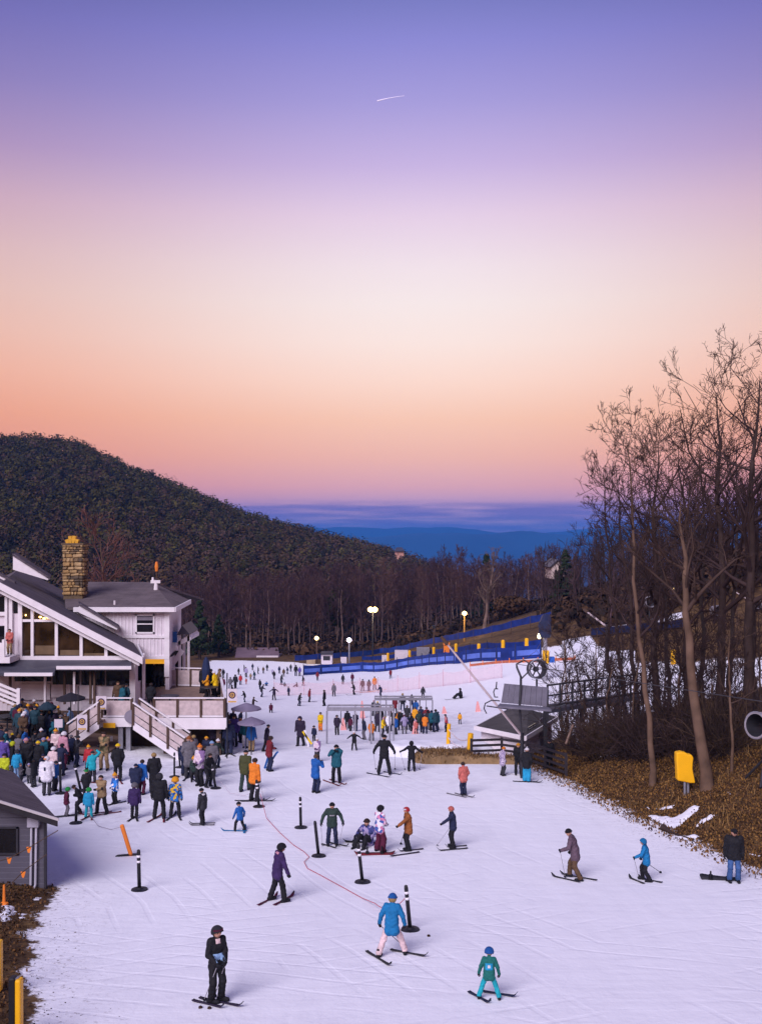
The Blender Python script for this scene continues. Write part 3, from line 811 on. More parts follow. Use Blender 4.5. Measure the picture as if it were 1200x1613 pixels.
b = MB(); b.span(W(217, 971, D1) + Vector((0, -.05, 0)), W(241, 977, D1) + Vector((0, -.035, 0))); sub(b, 'blind', mat('grey blind', (.22, .2, .24), .8, .1, 3, 0), win)
b = MB(); b.span(W(271, 966, 66), W(281, 990, 66) + Vector((.0, .1, 0)))
# the covered entrance under the wing
b = MB(); b.span(W(224, 1037.5, D1 + .3), W(266, 1045.5, D1 + .3) + Vector((0, .2, 0))); b.build('glowing_soffit', YGLOW, lodge)
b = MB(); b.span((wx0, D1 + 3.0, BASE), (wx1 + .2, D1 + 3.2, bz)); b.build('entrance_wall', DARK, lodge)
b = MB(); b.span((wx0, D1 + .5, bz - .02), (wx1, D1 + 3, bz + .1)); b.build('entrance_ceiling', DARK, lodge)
# side porch with white posts and a small sloped roof
b = MB()
for px_, d in ((283, 66.0), (297, 66.0), (290, 68.5)):
    b.span(W(px_ - 1.8, 1000, d), W(px_ + 1.8, 1068, d) + Vector((0, .14, 0)))
b.prism([W(279, 1012, 66), W(298, 1000, 66), W(301, 1004, 66), W(301, 1008, 66), W(279, 1018, 66)], Vector((0, 3.0, 0)))
b.bar(W(272, 1046, 66), W(288, 1024, 66), .1, .3)
b.build('porch', TRIM, lodge)
b = MB(); b.prism([W(279, 1000, 65.8), W(287, 985, 65.8), W(299, 999, 65.8)], Vector((0, 3.2, 0))); b.build('porch_roof', METAL, lodge)
b = MB(); b.span(W(272, 995, 65.6), W(279, 1012, 65.6) + Vector((0, .06, 0))); b.build('wall_banner', mat('blue banner', (.03, .12, .36), .7, .2, 4, .1), lodge)
# chimney of tan stones, warm lamplight put into their colours
chy = 66.0
ch = empty('chimney', (0, 0, 0)); ch.parent = lodge
cx0, cx1, cz0, cz1 = W(99, 0, chy).x, W(131, 0, chy).x, W(0, 930, chy).z, W(0, 858, chy).z
cb = MB(); cb.span((cx0 + .04, chy + .04, cz0 - .6), (cx1 - .04, chy + 1.0, cz1)); sub(cb, 'core', MORTAR, ch)
def rock(rng, w, h, d):
    b = MB(); b.box((0, 0, 0), (w, d, h))
    bm = bmesh.new(); me = b.mesh('stone', [STONE[0]])
    bm.from_mesh(me); bmesh.ops.bevel(bm, geom=list(bm.edges), offset=min(w, h) * .22, segments=1, affect='EDGES')
    for vv in bm.verts: vv.co += Vector((rng.uniform(-1, 1) * .02, rng.uniform(-1, 1) * .015, rng.uniform(-1, 1) * .02))
    bm.to_mesh(me); bm.free(); return me
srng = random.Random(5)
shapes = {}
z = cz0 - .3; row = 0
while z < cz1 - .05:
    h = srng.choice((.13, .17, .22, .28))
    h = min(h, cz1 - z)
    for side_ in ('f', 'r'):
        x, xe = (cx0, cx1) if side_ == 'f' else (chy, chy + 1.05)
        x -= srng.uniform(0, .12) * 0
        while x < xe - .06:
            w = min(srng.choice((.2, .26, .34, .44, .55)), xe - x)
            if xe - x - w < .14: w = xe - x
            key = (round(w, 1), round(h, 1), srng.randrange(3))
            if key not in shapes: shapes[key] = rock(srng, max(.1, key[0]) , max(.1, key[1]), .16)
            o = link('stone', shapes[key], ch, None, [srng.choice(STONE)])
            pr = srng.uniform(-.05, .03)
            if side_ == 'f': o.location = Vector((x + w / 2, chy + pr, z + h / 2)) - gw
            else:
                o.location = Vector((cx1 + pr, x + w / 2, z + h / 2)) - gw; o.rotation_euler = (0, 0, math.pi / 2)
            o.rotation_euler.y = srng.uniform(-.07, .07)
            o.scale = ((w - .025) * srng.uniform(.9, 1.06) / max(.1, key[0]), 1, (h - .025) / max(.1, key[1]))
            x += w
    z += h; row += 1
cb = MB(); cb.span((cx0 - .06, chy - .1, cz1 - .02), (cx1 + .06, chy + 1.1, cz1 + .10)); sub(cb, 'cap', MORTAR, ch)
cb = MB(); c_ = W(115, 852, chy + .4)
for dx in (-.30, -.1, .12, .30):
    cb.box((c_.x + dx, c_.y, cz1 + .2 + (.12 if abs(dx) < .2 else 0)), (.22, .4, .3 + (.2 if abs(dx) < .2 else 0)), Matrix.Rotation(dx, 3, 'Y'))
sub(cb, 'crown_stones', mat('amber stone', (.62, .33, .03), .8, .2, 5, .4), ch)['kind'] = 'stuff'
# a vent hood with an orange lamp at the wing's ridge, and a slim pipe
b = MB()
c_ = W(246, 936, 69); b.lathe([(.24, -.1), (.16, .3), (.11, .9)], tuple(W(246, 938, 69)), 8); b.span(c_ + Vector((-.34, -.1, .75)), c_ + Vector((.3, .1, .95)))
b.span(c_ + Vector((-.28, -.05, .9)), c_ + Vector((-.16, .05, 1.15)))
b.build('vent_hood', TRIM, lodge)
b = MB(); b.tube([W(247, 911, 69), W(247, 887, 69)], [.05, .06], 6); b.build('vent_pipe', POSTB, lodge)
b = MB(); b.lathe([(.09, -.3), (.13, 0), (.08, .35)], tuple(W(247, 893, 69)), 8); b.build('orange_marker', mat('orange marker', (.75, .22, .03), .5, .1, 4, 0), lodge)
b = MB(); b.tube([W(181, 962, 64.4), W(181, 946, 64.4)], .06, 6); b.build('vent_pipe', TRIM, lodge)

# ------------------------------------------------------------------ deck, stairs, railings
DZ = CZ - 9.85
deck = empty('deck', Vector((-10.6, 56, DZ - 2)), 0, 'raised wooden lodge deck with white fascia and panelled railing', 'deck')
DX0, DX1 = W(160, 0, 54).x, W(355, 0, 54).x
XR2 = W(345, 0, 66).x
b = MB(); b.prism([(DX0, 54.2, DZ - .12), (DX1 - .05, 54.2, DZ - .12), (XR2 - .1, 66.5, DZ - .12), (W(200, 0, 66.9).x, 66.9, DZ - .12), (W(222, 0, 58).x, 58.6, DZ - .12), (W(206, 0, 57.7).x, 57.7, DZ - .12), (DX0, 57.7, DZ - .12)], Vector((0, 0, .12))); b.build('deck_floor', WOOD, deck)
b = MB()
b.span((W(222, 0, 54).x, 54.05, DZ - .58), (DX1, 54.19, DZ + .02))
b.span((DX0, 54.05, DZ - .45), (W(207, 0, 54).x, 54.19, DZ + .02))
b.prism([(DX1, 54.06, DZ + .02), (DX1, 54.06, DZ - .5), (XR2, 66, DZ - .5), (XR2, 66, DZ + .02)], Vector((.12, 0, 0)))
b.build('fascia', TRIM, deck)
DSK = mat('dark brown lattice', (.06, .04, .03), .9, .3, 3, .3)  # skirt under the deck in one dark brown
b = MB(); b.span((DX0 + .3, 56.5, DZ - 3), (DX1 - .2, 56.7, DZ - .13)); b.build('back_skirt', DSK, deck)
for px_ in (191, 203, 262, 345):
    b = MB(); x = W(px_, 0, 54.4).x; b.span((x - .12, 54.3, Hs(x, 54.4) - .3), (x + .12, 54.55, DZ - .12)); b.build('post', STEEL if px_ < 230 else POSTB, deck)
PANEL = mat('pale railing mesh panel', (.52, .43, .42), .8, .15, 5, .15)
def railing(p0, p1, nposts, par, h=1.02, panel=PANEL, post=POSTB):
    p0, p1 = Vector(p0), Vector(p1)
    for i in range(nposts):
        q = p0.lerp(p1, i / (nposts - 1)); b = MB(); b.span(q + Vector((-.06, -.06, -.25)), q + Vector((.06, .06, h + .03))); b.build('post', post, par)
    d = (p1 - p0).normalized()
    for i in range(nposts - 1):
        a_, c = p0.lerp(p1, i / (nposts - 1)) + d * .07, p0.lerp(p1, (i + 1) / (nposts - 1)) - d * .07
        b = MB(); b.prism([a_ + Vector((0, 0, .16)), c + Vector((0, 0, .16)), c + Vector((0, 0, h - .1)), a_ + Vector((0, 0, h - .1))], Vector((-d.y, d.x, 0)) * .03); b.build('railing_panel', panel, par)
    b = MB(); b.bar(p0 + Vector((0, 0, h + .05)), p1 + Vector((0, 0, h + .05)), .14, .06); b.bar(p0 + Vector((0, 0, .10)), p1 + Vector((0, 0, .10)), .09, .09)
    b.build('handrail', TRIM, par)
railing((W(242, 0, 54).x, 54.15, DZ), (DX1 - .06, 54.15, DZ), 4, deck)
railing((W(160, 0, 54).x, 54.15, DZ), (W(207, 0, 54).x, 54.15, DZ), 2, deck)
railing((DX1 - .05, 54.3, DZ), (XR2, 66, DZ), 6, deck)
railing((W(258, 0, 65.5).x, 65.5, DZ), (W(322, 0, 65.0).x, 65.0, DZ), 4, deck, h=1.15)
def stairs(name, pt, pb, width, label, n=11):
    """PT, PB: top and bottom of the front edge"""
    pt, pb = Vector(pt), Vector(pb)
    root = empty(name, (pb.x, pb.y, pb.z), 0, label, 'stairs')
    back = Vector((0, width, 0))
    for i in range(n):
        a_, c = pt.lerp(pb, i / n), pt.lerp(pb, (i + 1) / n)
        b = MB(); b.span((min(a_.x, c.x) - .02, a_.y + .06, c.z), (max(a_.x, c.x) + .02, a_.y + width - .06, c.z + .06)); b.build('tread', WOOD, root)
    for o_ in (Vector((0, 0, 0)), back):
        b = MB(); b.prism([pt + o_ + Vector((0, 0, .08)), pb + o_ + Vector((0, 0, .08)), pb + o_ + Vector((0, 0, -.34)), pt + o_ + Vector((0, 0, -.34))], Vector((0, .07, 0))); b.build('stringer', TRIM, root)
        for k in range(4):
            q = pt.lerp(pb, k / 3) + o_; b = MB(); b.span(q + Vector((-.06, -.05, -.1)), q + Vector((.06, .07, 1.08))); b.build('post', POSTB, root)
        for k in range(3):
            u_ = (pb - pt) / 3; q0 = pt + u_ * k + u_ * .05 + o_; q1 = pt + u_ * (k + 1) - u_ * .05 + o_
            b = MB(); b.prism([q0 + Vector((0, .01, .52)), q1 + Vector((0, .01, .52)), q1 + Vector((0, .01, .92)), q0 + Vector((0, .01, .92))], Vector((0, .03, 0)))
            b.prism([q0 + Vector((0, .01, .14)), q1 + Vector((0, .01, .14)), q1 + Vector((0, .01, .46)), q0 + Vector((0, .01, .46))], Vector((0, .03, 0))); b.build('railing_panel', PANEL, root)
        b = MB(); b.bar(pt + o_ + Vector((0, 0, 1.08)), pb + o_ + Vector((0, 0, 1.08)), .14, .07); b.build('handrail', TRIM, root)
    return root
zb = Hs(W(291, 0, 53.6).x, 53.6)
stairs('staircase', (W(210, 0, 52.7).x, 52.7, DZ), (W(292, 0, 52.7).x, 52.7, zb + .1), 1.35, 'white panelled staircase running down to the right from the deck to the snow')
zb = Hs(W(105, 0, 52.5).x, 52.5)
stairs('staircase', (W(156, 0, 52.9).x, 52.9, DZ), (W(106, 0, 52.9).x, 52.9, zb + .15), 1.3, 'shorter white staircase running down to the left from the deck to the patio')
# slatted stair at the far left of the lodge
fs = empty('staircase', W(20, 1112, 55.5), 0, 'white slatted staircase at the left edge below the lodge balcony', 'stairs')
p, q = W(-14, 1098, 55.5), W(30, 1116, 55.5)
for k in range(7):
    b = MB(); c = p.lerp(q, k / 6); b.span(c + Vector((-.12, 0, -.03)), c + Vector((.14, 1.2, .03))); b.build('tread', WOOD, fs)
for k in range(4):
    b = MB(); o_ = Vector((0, 0, .12 + .26 * k)); b.bar(p + o_, q + o_, .05, .14); b.build('rail', TRIM, fs)
b = MB(); b.span(q + Vector((-.09, -.09, -.4)), q + Vector((.09, .09, 1.1))); b.build('post', TRIM, fs)

# ------------------------------------------------------------------ grey shed, front left
sh = empty('shed', hit(20, 1400), 0, 'dark grey lapped-board shed with shingle roof at the lower left', 'shed')
sy = 30.2
def S(px, py, d=sy): return W(px, py, d)
sb = Hs(S(72, 0).x, sy) - .3
sx1 = S(72, 0).x
b = MB(); zw = S(0, 1288).z; b.prism([(sx1 - 6.5, sy, sb), (sx1, sy, sb), (sx1 - 2.9, sy + 4.8, sb), (sx1 - 9.4, sy + 4.8, sb)], (0, 0, zw - sb))
b.prism([(sx1 - 6.5, sy, S(0, 1288).z - .01), (sx1, sy, S(0, 1288).z - .01), (sx1 - 6.5, sy, S(0, 1288).z + 2.2)], Vector((0, .2, 0)))
b.build('wall', GREYWALL, sh)
b = MB(); e0 = S(91, 1291, sy - .5); e1 = S(-130, 1222, sy - .5)
bk = Vector((-3.4, 5.9, 0))
b.prism([e1 + Vector((0, 0, .03)), e0 + Vector((0, 0, .03)), e0 + bk, e1 + bk + Vector((0, 0, -.03))], Vector((0, 0, -.14))); b.build('roof', ROOF, sh)
b = MB(); n_ = Vector((0, 0, -.04)); b.prism([e1 + n_ * .2 + Vector((0, -.06, .05)), e0 + Vector((.05, -.06, .045)), e0 + Vector((.05, -.06, -.03)), e1 + Vector((0, -.06, -.03))], Vector((0, .05, 0)))
b.build('drip_edge', mat('pale drip edge', (.48, .45, .46), .5, .1, 4, .05), sh)
b = MB(); b.prism([e1 + Vector((0, -.02, -.04)), e0 + Vector((0, -.02, -.04)), e0 + Vector((0, -.02, -.20)), e1 + Vector((0, -.02, -.20))], Vector((0, .06, 0))); b.build('fascia', mat('black fascia', (.02, .018, .022), .6, .2, 4, .05), sh)
b = MB(); b.span((sx1 - .03, sy - .05, sb), (sx1 + .04, sy + .04, S(0, 1290).z)); b.build('corner_board', mat('charcoal board', (.03, .028, .036), .7, .2, 3, .1), sh)
sw = empty('window', (0, 0, 0)); sw.parent = sh; shw = Vector(sh.location)
b = MB(); b.span(S(-20, 1304) + Vector((0, -.03, 0)), S(28, 1344) + Vector((0, .03, 0))); me = b.mesh('pane', GLASS, shw); bm_fix(me); link('pane', me, sw)
b = MB()
for x0, x1, y0, y1 in ((-22, 30, 1302, 1304.5), (-22, 30, 1343, 1346), (27, 30, 1302, 1346)): b.span(S(x0, y0) + Vector((0, -.06, 0)), S(x1, y1) + Vector((0, .02, 0)))
me = b.mesh('frame', mat('charcoal board', (.03,) * 3), shw); bm_fix(me); link('frame', me, sw)
b = MB(); b.span(S(46, 1286) + Vector((0, -.16, 0)), S(63.5, 1301) + Vector((0, 0, 0))); b.build('meter_box', mat('pale grey box', (.36, .35, .42), .5, .08, 4, .05), sh)
for px_ in (51.5, 59):
    b = MB(); t0, t1 = S(px_, 1300), S(px_ - 1.2, 1392); yy = Vector((0, -.08, 0)); b.tube([t0 + yy, t1 + yy, S(px_ - 4, 1400) + Vector((0, -.10, 0)), S(px_ - 14, 1405) + Vector((0, -.14, 0))], .032, 6); b.build('conduit', mat('pale conduit', (.48, .47, .54), .4, .08, 4, .05), sh)
# line with orange pennants along the shed
fl_ = empty('pennant_line', S(30, 1400, 28.6), 0, 'sagging cord with orange pennants beside the grey shed', 'flag line')
pts = [S(x, y, 28.8) for x, y in ((0, 1356), (15, 1352), (45, 1336), (75, 1318), (92, 1308))]
b = MB(); b.tube(pts, .012, 4); b.build('cord', POSTB, fl_)
pts2 = [S(x, y, 28.4) for x, y in ((0, 1402), (20, 1390), (38, 1372), (75, 1345))]
b = MB(); b.tube(pts2, .012, 4); b.build('cord', POSTB, fl_)
ORG = mat('orange plastic', (.78, .22, .03), .5, .08, 4, .05)
for x, y, d in ((46, 1337, 28.8), (15, 1354, 28.8), (37, 1376, 28.4)):
    c = S(x, y, d); b = MB(); b.prism([c + Vector((-.07, 0, .05)), c + Vector((.07, 0, .05)), c + Vector((.02, 0, -.12)), c + Vector((-.03, 0, -.11))], Vector((0, .02, 0))); b.build('pennant', ORG, fl_)
b = MB(); c = hit(7, 1425); b.lathe([(.13, 0), (.12, .05), (.045, .08), (.03, .55)], tuple(c), 8); top('marker_cone', b, ORG, 'small orange marker stub on the bare ground beside the shed', 'marker')

# padded posts at the lower left edge
def padded_post(px, top_py, d, w, label, cols=(0, 1)):
    x = (px - 600) / K * d; g = Hs(x, d); zt = W(0, top_py, d).z
    root = empty('padded_post', (x, d, g), 0, label, 'padded post')
    b = MB(); b.lathe([(.06, -.3), (.06, zt - g - .02)], (x, d, g), 10); b.build('post', STEEL, root)
    for k, (m, off) in enumerate(zip((BLK, YEL), (-w * .24, w * .27))):
        b = MB(); h = zt - g; b.box((x + off, d - .02 * k, g + h / 2), (w * (.52 if k == 0 else .46), w * .8, h - .06 * k)); o = b.build('pad', m, root)
        bv = o.modifiers.new('soft edges', 'BEVEL'); bv.width = .035; bv.segments = 3
padded_post(26, 1538, 19.2, .24, 'black and yellow padded post standing on the bare ground lowest at left')
padded_post(-4, 1478, 21.5, .22, 'yellow padded post cut off by the left edge')
# yellow pad wrapped round a post before the trees
pc = hit(1080, 1252)
pp = empty('padded_post', pc, .0, 'large crumpled yellow pad wrapped round a post before the bare trees', 'padded post')
dd = pc.y
b = MB(); b.tube([(pc.x - .05, dd, pc.z - .3), (pc.x - .05, dd, pc.z + 1.6)], .055, 8); b.tube([(pc.x + .10, dd + .06, pc.z - .3), (pc.x + .10, dd + .06, pc.z + 1.6)], .05, 8); b.build('post', STEEL, pp)
ring = [(1065, 1186), (1073, 1184.5), (1080, 1186), (1084, 1189), (1089, 1189), (1092, 1194), (1091, 1203), (1090.5, 1212), (1093, 1224), (1095, 1234), (1086, 1234), (1078, 1232), (1068, 1230.5), (1066.5, 1228), (1066, 1212), (1065, 1200)]
b = MB(); b.prism([W(x, y, dd - .12) for x, y in ring], Vector((0, .36, 0))); o = b.build('pad', mat('amber pad vinyl', (.86, .44, .008), .5, .05, 2, .25, 3, bdist=.04), pp)
bv = o.modifiers.new('soft edges', 'BEVEL'); bv.width = .05; bv.segments = 3

# ------------------------------------------------------------------ lift shack, lift line, chair
sk = empty('lift_shack', hit(815, 1196, 44), 0, 'small white lift shack with dark hipped roof and pale eaves', 'shack')
ky = 54.0
def C(px, py, d=ky): return W(px, py, d)
gz = Hs(7, 55.5)
ze = W(0, 1160, 53).z
eA, eB, eC = Vector((W(748, 0, 55.7).x, 55.7, 0)), Vector((W(828, 0, 53.0).x, 53.0, 0)), Vector((W(877, 0, 58.6).x, 58.6, 0)); eD = eA + (eC - eB)
cen = (eA + eC) / 2
pA, pB, pC_, pD = [cen + (q - cen) * .86 for q in (eA, eB, eC, eD)]
zt = ze - .02
def wallp(a_, c, z0, z1, th): 
    n_ = Vector((a_.y - c.y, c.x - a_.x, 0)).normalized() * th
    return [Vector((a_.x, a_.y, z0)), Vector((c.x, c.y, z0)), Vector((c.x, c.y, z1)), Vector((a_.x, a_.y, z1))], n_
b = MB()
for a_, c in ((pA, pB), (pB, pC_), (pC_, pD), (pD, pA)):
    P_, n_ = wallp(a_, c, gz - .4, zt, .12); b.prism(P_, n_)
b.build('wall', LAP, sk)
def out(p, k, z): return Vector((cen.x + (p.x - cen.x) * k, cen.y + (p.y - cen.y) * k, z))
ez_ = zt + .02
EV = [out(p, 1.0, ez_) for p in (eA, eB, eC, eD)]
PK0, PK1 = W(806, 1117, 57.2), W(832, 1117, 57.4)
b = MB(); tt = Vector((0, 0, -.1))
b.prism([EV[0], EV[1], PK1, PK0], tt); b.prism([EV[1], EV[2], PK1], tt); b.prism([EV[2], EV[3], PK0, PK1], tt); b.prism([EV[3], EV[0], PK0], tt)
b.build('roof', shingle('black shingles', (.08, .072, .072)), sk)
b = MB()
for i in range(4):
    a_, c = out((eA, eB, eC, eD)[i], 1.012, ez_), out((eA, eB, eC, eD)[(i + 1) % 4], 1.012, ez_)
    b.bar(a_ + Vector((0, 0, -.07)), c + Vector((0, 0, -.10)), .06, .24)
b.build('fascia', TRIM, sk)
gz = Hs(pB.x, pB.y)
u_ = (pC_ - pB); n_ = Vector((u_.y, -u_.x, 0)).normalized()
for k, (t0, t1, z0, z1, m) in enumerate(((.10, .36, .95, 1.55, GLASS), (.52, .72, .1, 1.6, mat('grey door', (.2, .18, .22), .6, .1, 4, .05)))):
    a_, c = pB + u_ * t0, pB + u_ * t1
    b = MB(); b.prism([Vector((a_.x, a_.y, gz + z0)), Vector((c.x, c.y, gz + z0)), Vector((c.x, c.y, gz + z1)), Vector((a_.x, a_.y, gz + z1))], n_ * .05); b.build('window' if k == 0 else 'door', m, sk)

# snow lances: long slim pipes on pivots
def lance(px0, py0, px1, py1, d0, d1, r, label, base=True):
    p, q = W(px0, py0, d0), W(px1, py1, d1)
    root = empty('snow_lance', (q.x, q.y, Hs(q.x, q.y)), 0, label, 'snow lance')
    b = MB(); b.tube([q, p.lerp(q, .5), p], [r, r * .9, r * .7], 8); b.build('lance_pipe', mat('pale lance pipe', (.55, .46, .46), .4, .1, 3, .05), root)
    if base:
        b = MB(); b.tube([(q.x, q.y, Hs(q.x, q.y) - .2), q + Vector((0, 0, .2))], r * 1.6, 8); b.build('pivot_post', DSTEEL, root)
    d = (p - q).normalized()
    b = MB(); b.tube([p - d * .1, p + d * .35], [r * 1.7, r * 1.3], 8); b.build('nozzle_head', POSTB, root)
lance(702, 1012, 822, 1160, 47.2, 48.2, .06, 'long pale snow lance slanting across the lift shack roof')
lance(923, 963, 955, 987, 100, 100, .10, 'short pale snow lance among the trees right of the blue fence')
lance(1157, 932, 1183, 948, 95, 95, .06, 'thin snow lance high on the wooded hill at right')
# chair hanging before the shack, on its cable
cd = 47.0
lc = empty('lift_chair', W(820, 1125, cd), 0, 'grey padded lift chair hanging behind the shack roof', 'lift chair')
PADM = mat('grey quilted chair pad', (.13, .125, .16), .7, .15, 3, .4, 5)
b = MB()
nseg = 8
for i in range(nseg):
    t0, t1 = i / nseg, (i + 1) / nseg
    xa, xb = 789 + 73 * t0, 789 + 73 * t1
    ya, yb2 = 1077 + 6 * t0, 1077 + 6 * t1
    b.prism([W(xa + 5 - 5 * t0 + .25, ya, cd + .10), W(xb + 5 - 5 * t1 - .25, yb2, cd + .10), W(xb - 1 * t1 - .25, yb2 + 30, cd - .12), W(xa - 1 * t0 + .25, ya + 30, cd - .12)], Vector((0, .09, 0)))
    o = None
b.build('backrest', PADM, lc)
b = MB(); b.prism([W(787, 1108, cd - .1), W(864, 1114, cd - .1), W(868, 1118, cd - .6), W(783, 1112, cd - .6)], Vector((0, 0, -.09))); b.build('seat', PADM, lc)
b = MB(); b.tube([W(813, 1046, cd + .5), W(814, 1052, cd + .3), W(820, 1066, cd), W(820, 1080, cd - .02), W(818, 1112, cd - .16), W(822, 1172, cd - .3)], [.035, .05, .055, .06, .055, .04], 8); b.build('hanger', DSTEEL, lc)
b = MB(); b.tube([W(838, 1049, cd + .1), W(830, 1060, cd + .1), W(820, 1070, cd)], .035, 6); b.tube([W(813, 1046, cd + .5), W(826, 1040, cd + .8), W(838, 1049, cd + .1)], .03, 6); b.build('grip', DSTEEL, lc)
for pts in ([(787, 1104), (774, 1103), (764, 1108), (762, 1116), (766, 1124)], [(766, 1112), (800, 1117)], [(784, 1098), (779, 1098), (777, 1090), (779, 1085), (784, 1085)], [(781, 1085), (782, 1074)], [(863, 1112), (880, 1113), (890, 1110)]):
    b = MB(); b.tube([W(x, y, cd - .2) for x, y in pts], .03, 6); b.build('side_bar', DSTEEL, lc)
b = MB(); pts = []
p0_, p1_ = W(813, 1046, cd + .5), W(858, 1000, 98)
b.tube([p0_, p0_.lerp(p1_, .5) + Vector((0, 0, -.5)), p1_], .014, 5); b.tube([p0_, W(1300, 1120, 24)], .014, 5)
top('haul_cable', b, DSTEEL, 'thin dark haul cable that carries the grey lift chair', 'cable')
# railed loading ramp right of the chair
rp = empty('loading_ramp', W(930, 1122, 55), 0, 'dark steel railed lift ramp right of the grey chair', 'ramp')
p, q = W(862, 1096, 54), W(1010, 1076, 58)
for hz, w_ in ((0, .10), (.55, .07), (1.1, .08)):
    b = MB(); b.bar(p + Vector((0, 0, hz - .55)), q + Vector((0, 0, hz - .55)), w_, w_); b.build('rail', DSTEEL, rp)
for k in range(9):
    c = p.lerp(q, k / 8); b = MB(); b.span(c + Vector((-.05, -.05, -1.3)), c + Vector((.05, .05, .6))); b.build('post', DSTEEL, rp)
b = MB(); b.prism([p + Vector((0, 0, -.75)), q + Vector((0, 0, -.75)), q + Vector((0, 1.6, -.75)), p + Vector((0, 1.6, -.75))], Vector((0, 0, -.2))); b.build('platform', METAL, rp)
for k in (0, 3, 6, 8):
    c = p.lerp(q, k / 8) + Vector((0, .8, 0)); b = MB(); b.span((c.x - .1, c.y - .1, Hs(c.x, c.y) - .3), (c.x + .1, c.y + .1, c.z - .8)); b.build('leg', DSTEEL, rp)
b = MB(); c = hit(920, 1182, 46); b.span(c + Vector((-.18, 0, -.3)), c + Vector((.02, .3, 1.5))); b.span(c + Vector((-.42, .1, -.3)), c + Vector((-.24, .4, 1.75)))
top('utility_post', b, [mat('pale grey post', (.26, .23, .27), .7, .1, 4, .1)], 'pale grey square post standing in the brush beside the railed ramp', 'post')
b = MB(); b.bar(W(891, 1172, 50), W(902, 1142, 50.5), .09, .09); top('leaning_board', b, WOOD, 'pale board leaning in the brush right of the lift shack', 'board')

# lift tower with a fan snow gun on top, round fan gun, far guns
def fan_gun(px, py, d, dia, length, yaw, label, legs=True, pale=True, mount=None):
    c = W(px, py, d); x, y = c.x, c.y
    g = mount if mount is not None else Hs(x, y)
    root = empty('snow_gun', (x, y, g), 0, label, 'snow gun')
    ax = Vector((math.sin(yaw), -math.cos(yaw), .12)).normalized()
    r = dia / 2; f, k = c + ax * length * .4, c - ax * length * .6
    PG = mat('pale gun housing', (.27, .25, .27), .45, .1, 3, .05) if pale else DSTEEL
    b = MB()
    n = 20; u1 = ax.cross(Vector((0, 0, 1))).normalized(); u2 = u1.cross(ax)
    prof_ = [(r * .93, .0), (r, .03), (r * 1.0, .3), (r * .96, .8), (r * .86, 1.0)]
    inner = [(r * .86, 0), (r * .80, .35), (r * .78, .9)]
    rings = [(rr, f + ax * (-length * t)) for rr, t in inner[::-1]] + [(rr, f + ax * (-length * t)) for rr, t in prof_]
    dark_n = 3 * 20
    vs = [tuple(cc + (u1 * math.cos(2 * math.pi * j / n) + u2 * math.sin(2 * math.pi * j / n)) * rr) for rr, cc in rings for j in range(n)]
    fs = [[i * n + j, i * n + (j + 1) % n, (i + 1) * n + (j + 1) % n, (i + 1) * n + j] for i in range(len(rings) - 1) for j in range(n)]
    b.add(vs, fs[:40], 1); b.add(vs, fs[40:], 0) if False else b.f.extend(fs[40:]) or b.m.extend([0] * len(fs[40:])); b.build('barrel', [PG, DSTEEL], root)
    b = MB(); cc = f - ax * length * .55
    b.tube([cc - ax * .2, cc + ax * .2], [r * .3, r * .22], 10)
    for j in range(6):
        t = 2 * math.pi * j / 6; w_ = u1 * math.cos(t) + u2 * math.sin(t); b.bar(cc + w_ * r * .2, cc + w_ * r * .78, .06, r * .22, ax)
    b.build('fan', DSTEEL, root)
    b = MB(); cc = f - ax * .02
    b.tube([cc + (u1 * math.cos(t) + u2 * math.sin(t)) * r * .99 for t in np.linspace(0, 2 * math.pi, 25)], r * .06, 6); b.build('nozzle_ring', STEEL, root)
    b = MB(); b.tube([(x, y, g - .3), (x, y, c.z - r * .9)], .09, 8); 
    if legs: 
        for t in (0, 2.1, 4.2): b.tube([(x, y, g + .9), (x + .9 * math.cos(t), y + .9 * math.sin(t), g - .05)], .05, 6)
    b.build('stand', DSTEEL, root)
    return root
fan_gun(1203, 1143, 40, 1.05, 1.3, -1.05, 'pale round fan snow gun cut off by the right edge above the leaf bank')
fan_gun(845, 1054, 88, 1.7, .9, .25, 'dark round fan snow gun standing behind the grey lift chair', pale=False)
tw = empty('light_tower', hit(858, 1072, 60), 0, 'steel tower with yellow base pads and a dark fan gun head', 'tower')
td = tw.location.y; tx, tz0 = tw.location.x, tw.location.z
TP = lambda px, py: W(px, py, td)
b = MB(); b.tube([(tx, td, tz0 - .3), (tx, td, TP(0, 1000).z)], [.26, .2], 10); b.build('mast', STEEL, tw)
b = MB(); b.lathe([(.5, 0), (.62, .3), (.6, 1.4), (.4, 1.6)], (tx, td, TP(0, 1004).z), 10); b.tube([TP(855, 985) + Vector((0, -.8, 0)), TP(862, 978) + Vector((0, .8, .2))], [.62, .5], 12); b.build('gun_head', mat('dark blue housing', (.02, .025, .06), .5, .2, 3, .1), tw)
for px_ in (855.5, 861.5):
    b = MB(); b.span(TP(px_ - 2.2, 1024) + Vector((0, -.5, 0)), TP(px_ + 1.6, 1044) + Vector((0, -.2, 0))); b.build('pad', YEL, tw)
b = MB(); b.span(TP(864, 1034) + Vector((0, -.4, 0)), TP(872, 1043) + Vector((0, 0, 0))); b.build('control_box', mat('blue plastic', (.02, .10, .42), .5, .1, 3, .05), tw)
b = MB(); b.lathe([(.12, 0), (.2, .2), (.12, .5)], tuple(TP(849, 1006)), 8); b.build('work_lamp', emis('pale lamp', (1, .85, .5), 4), tw)

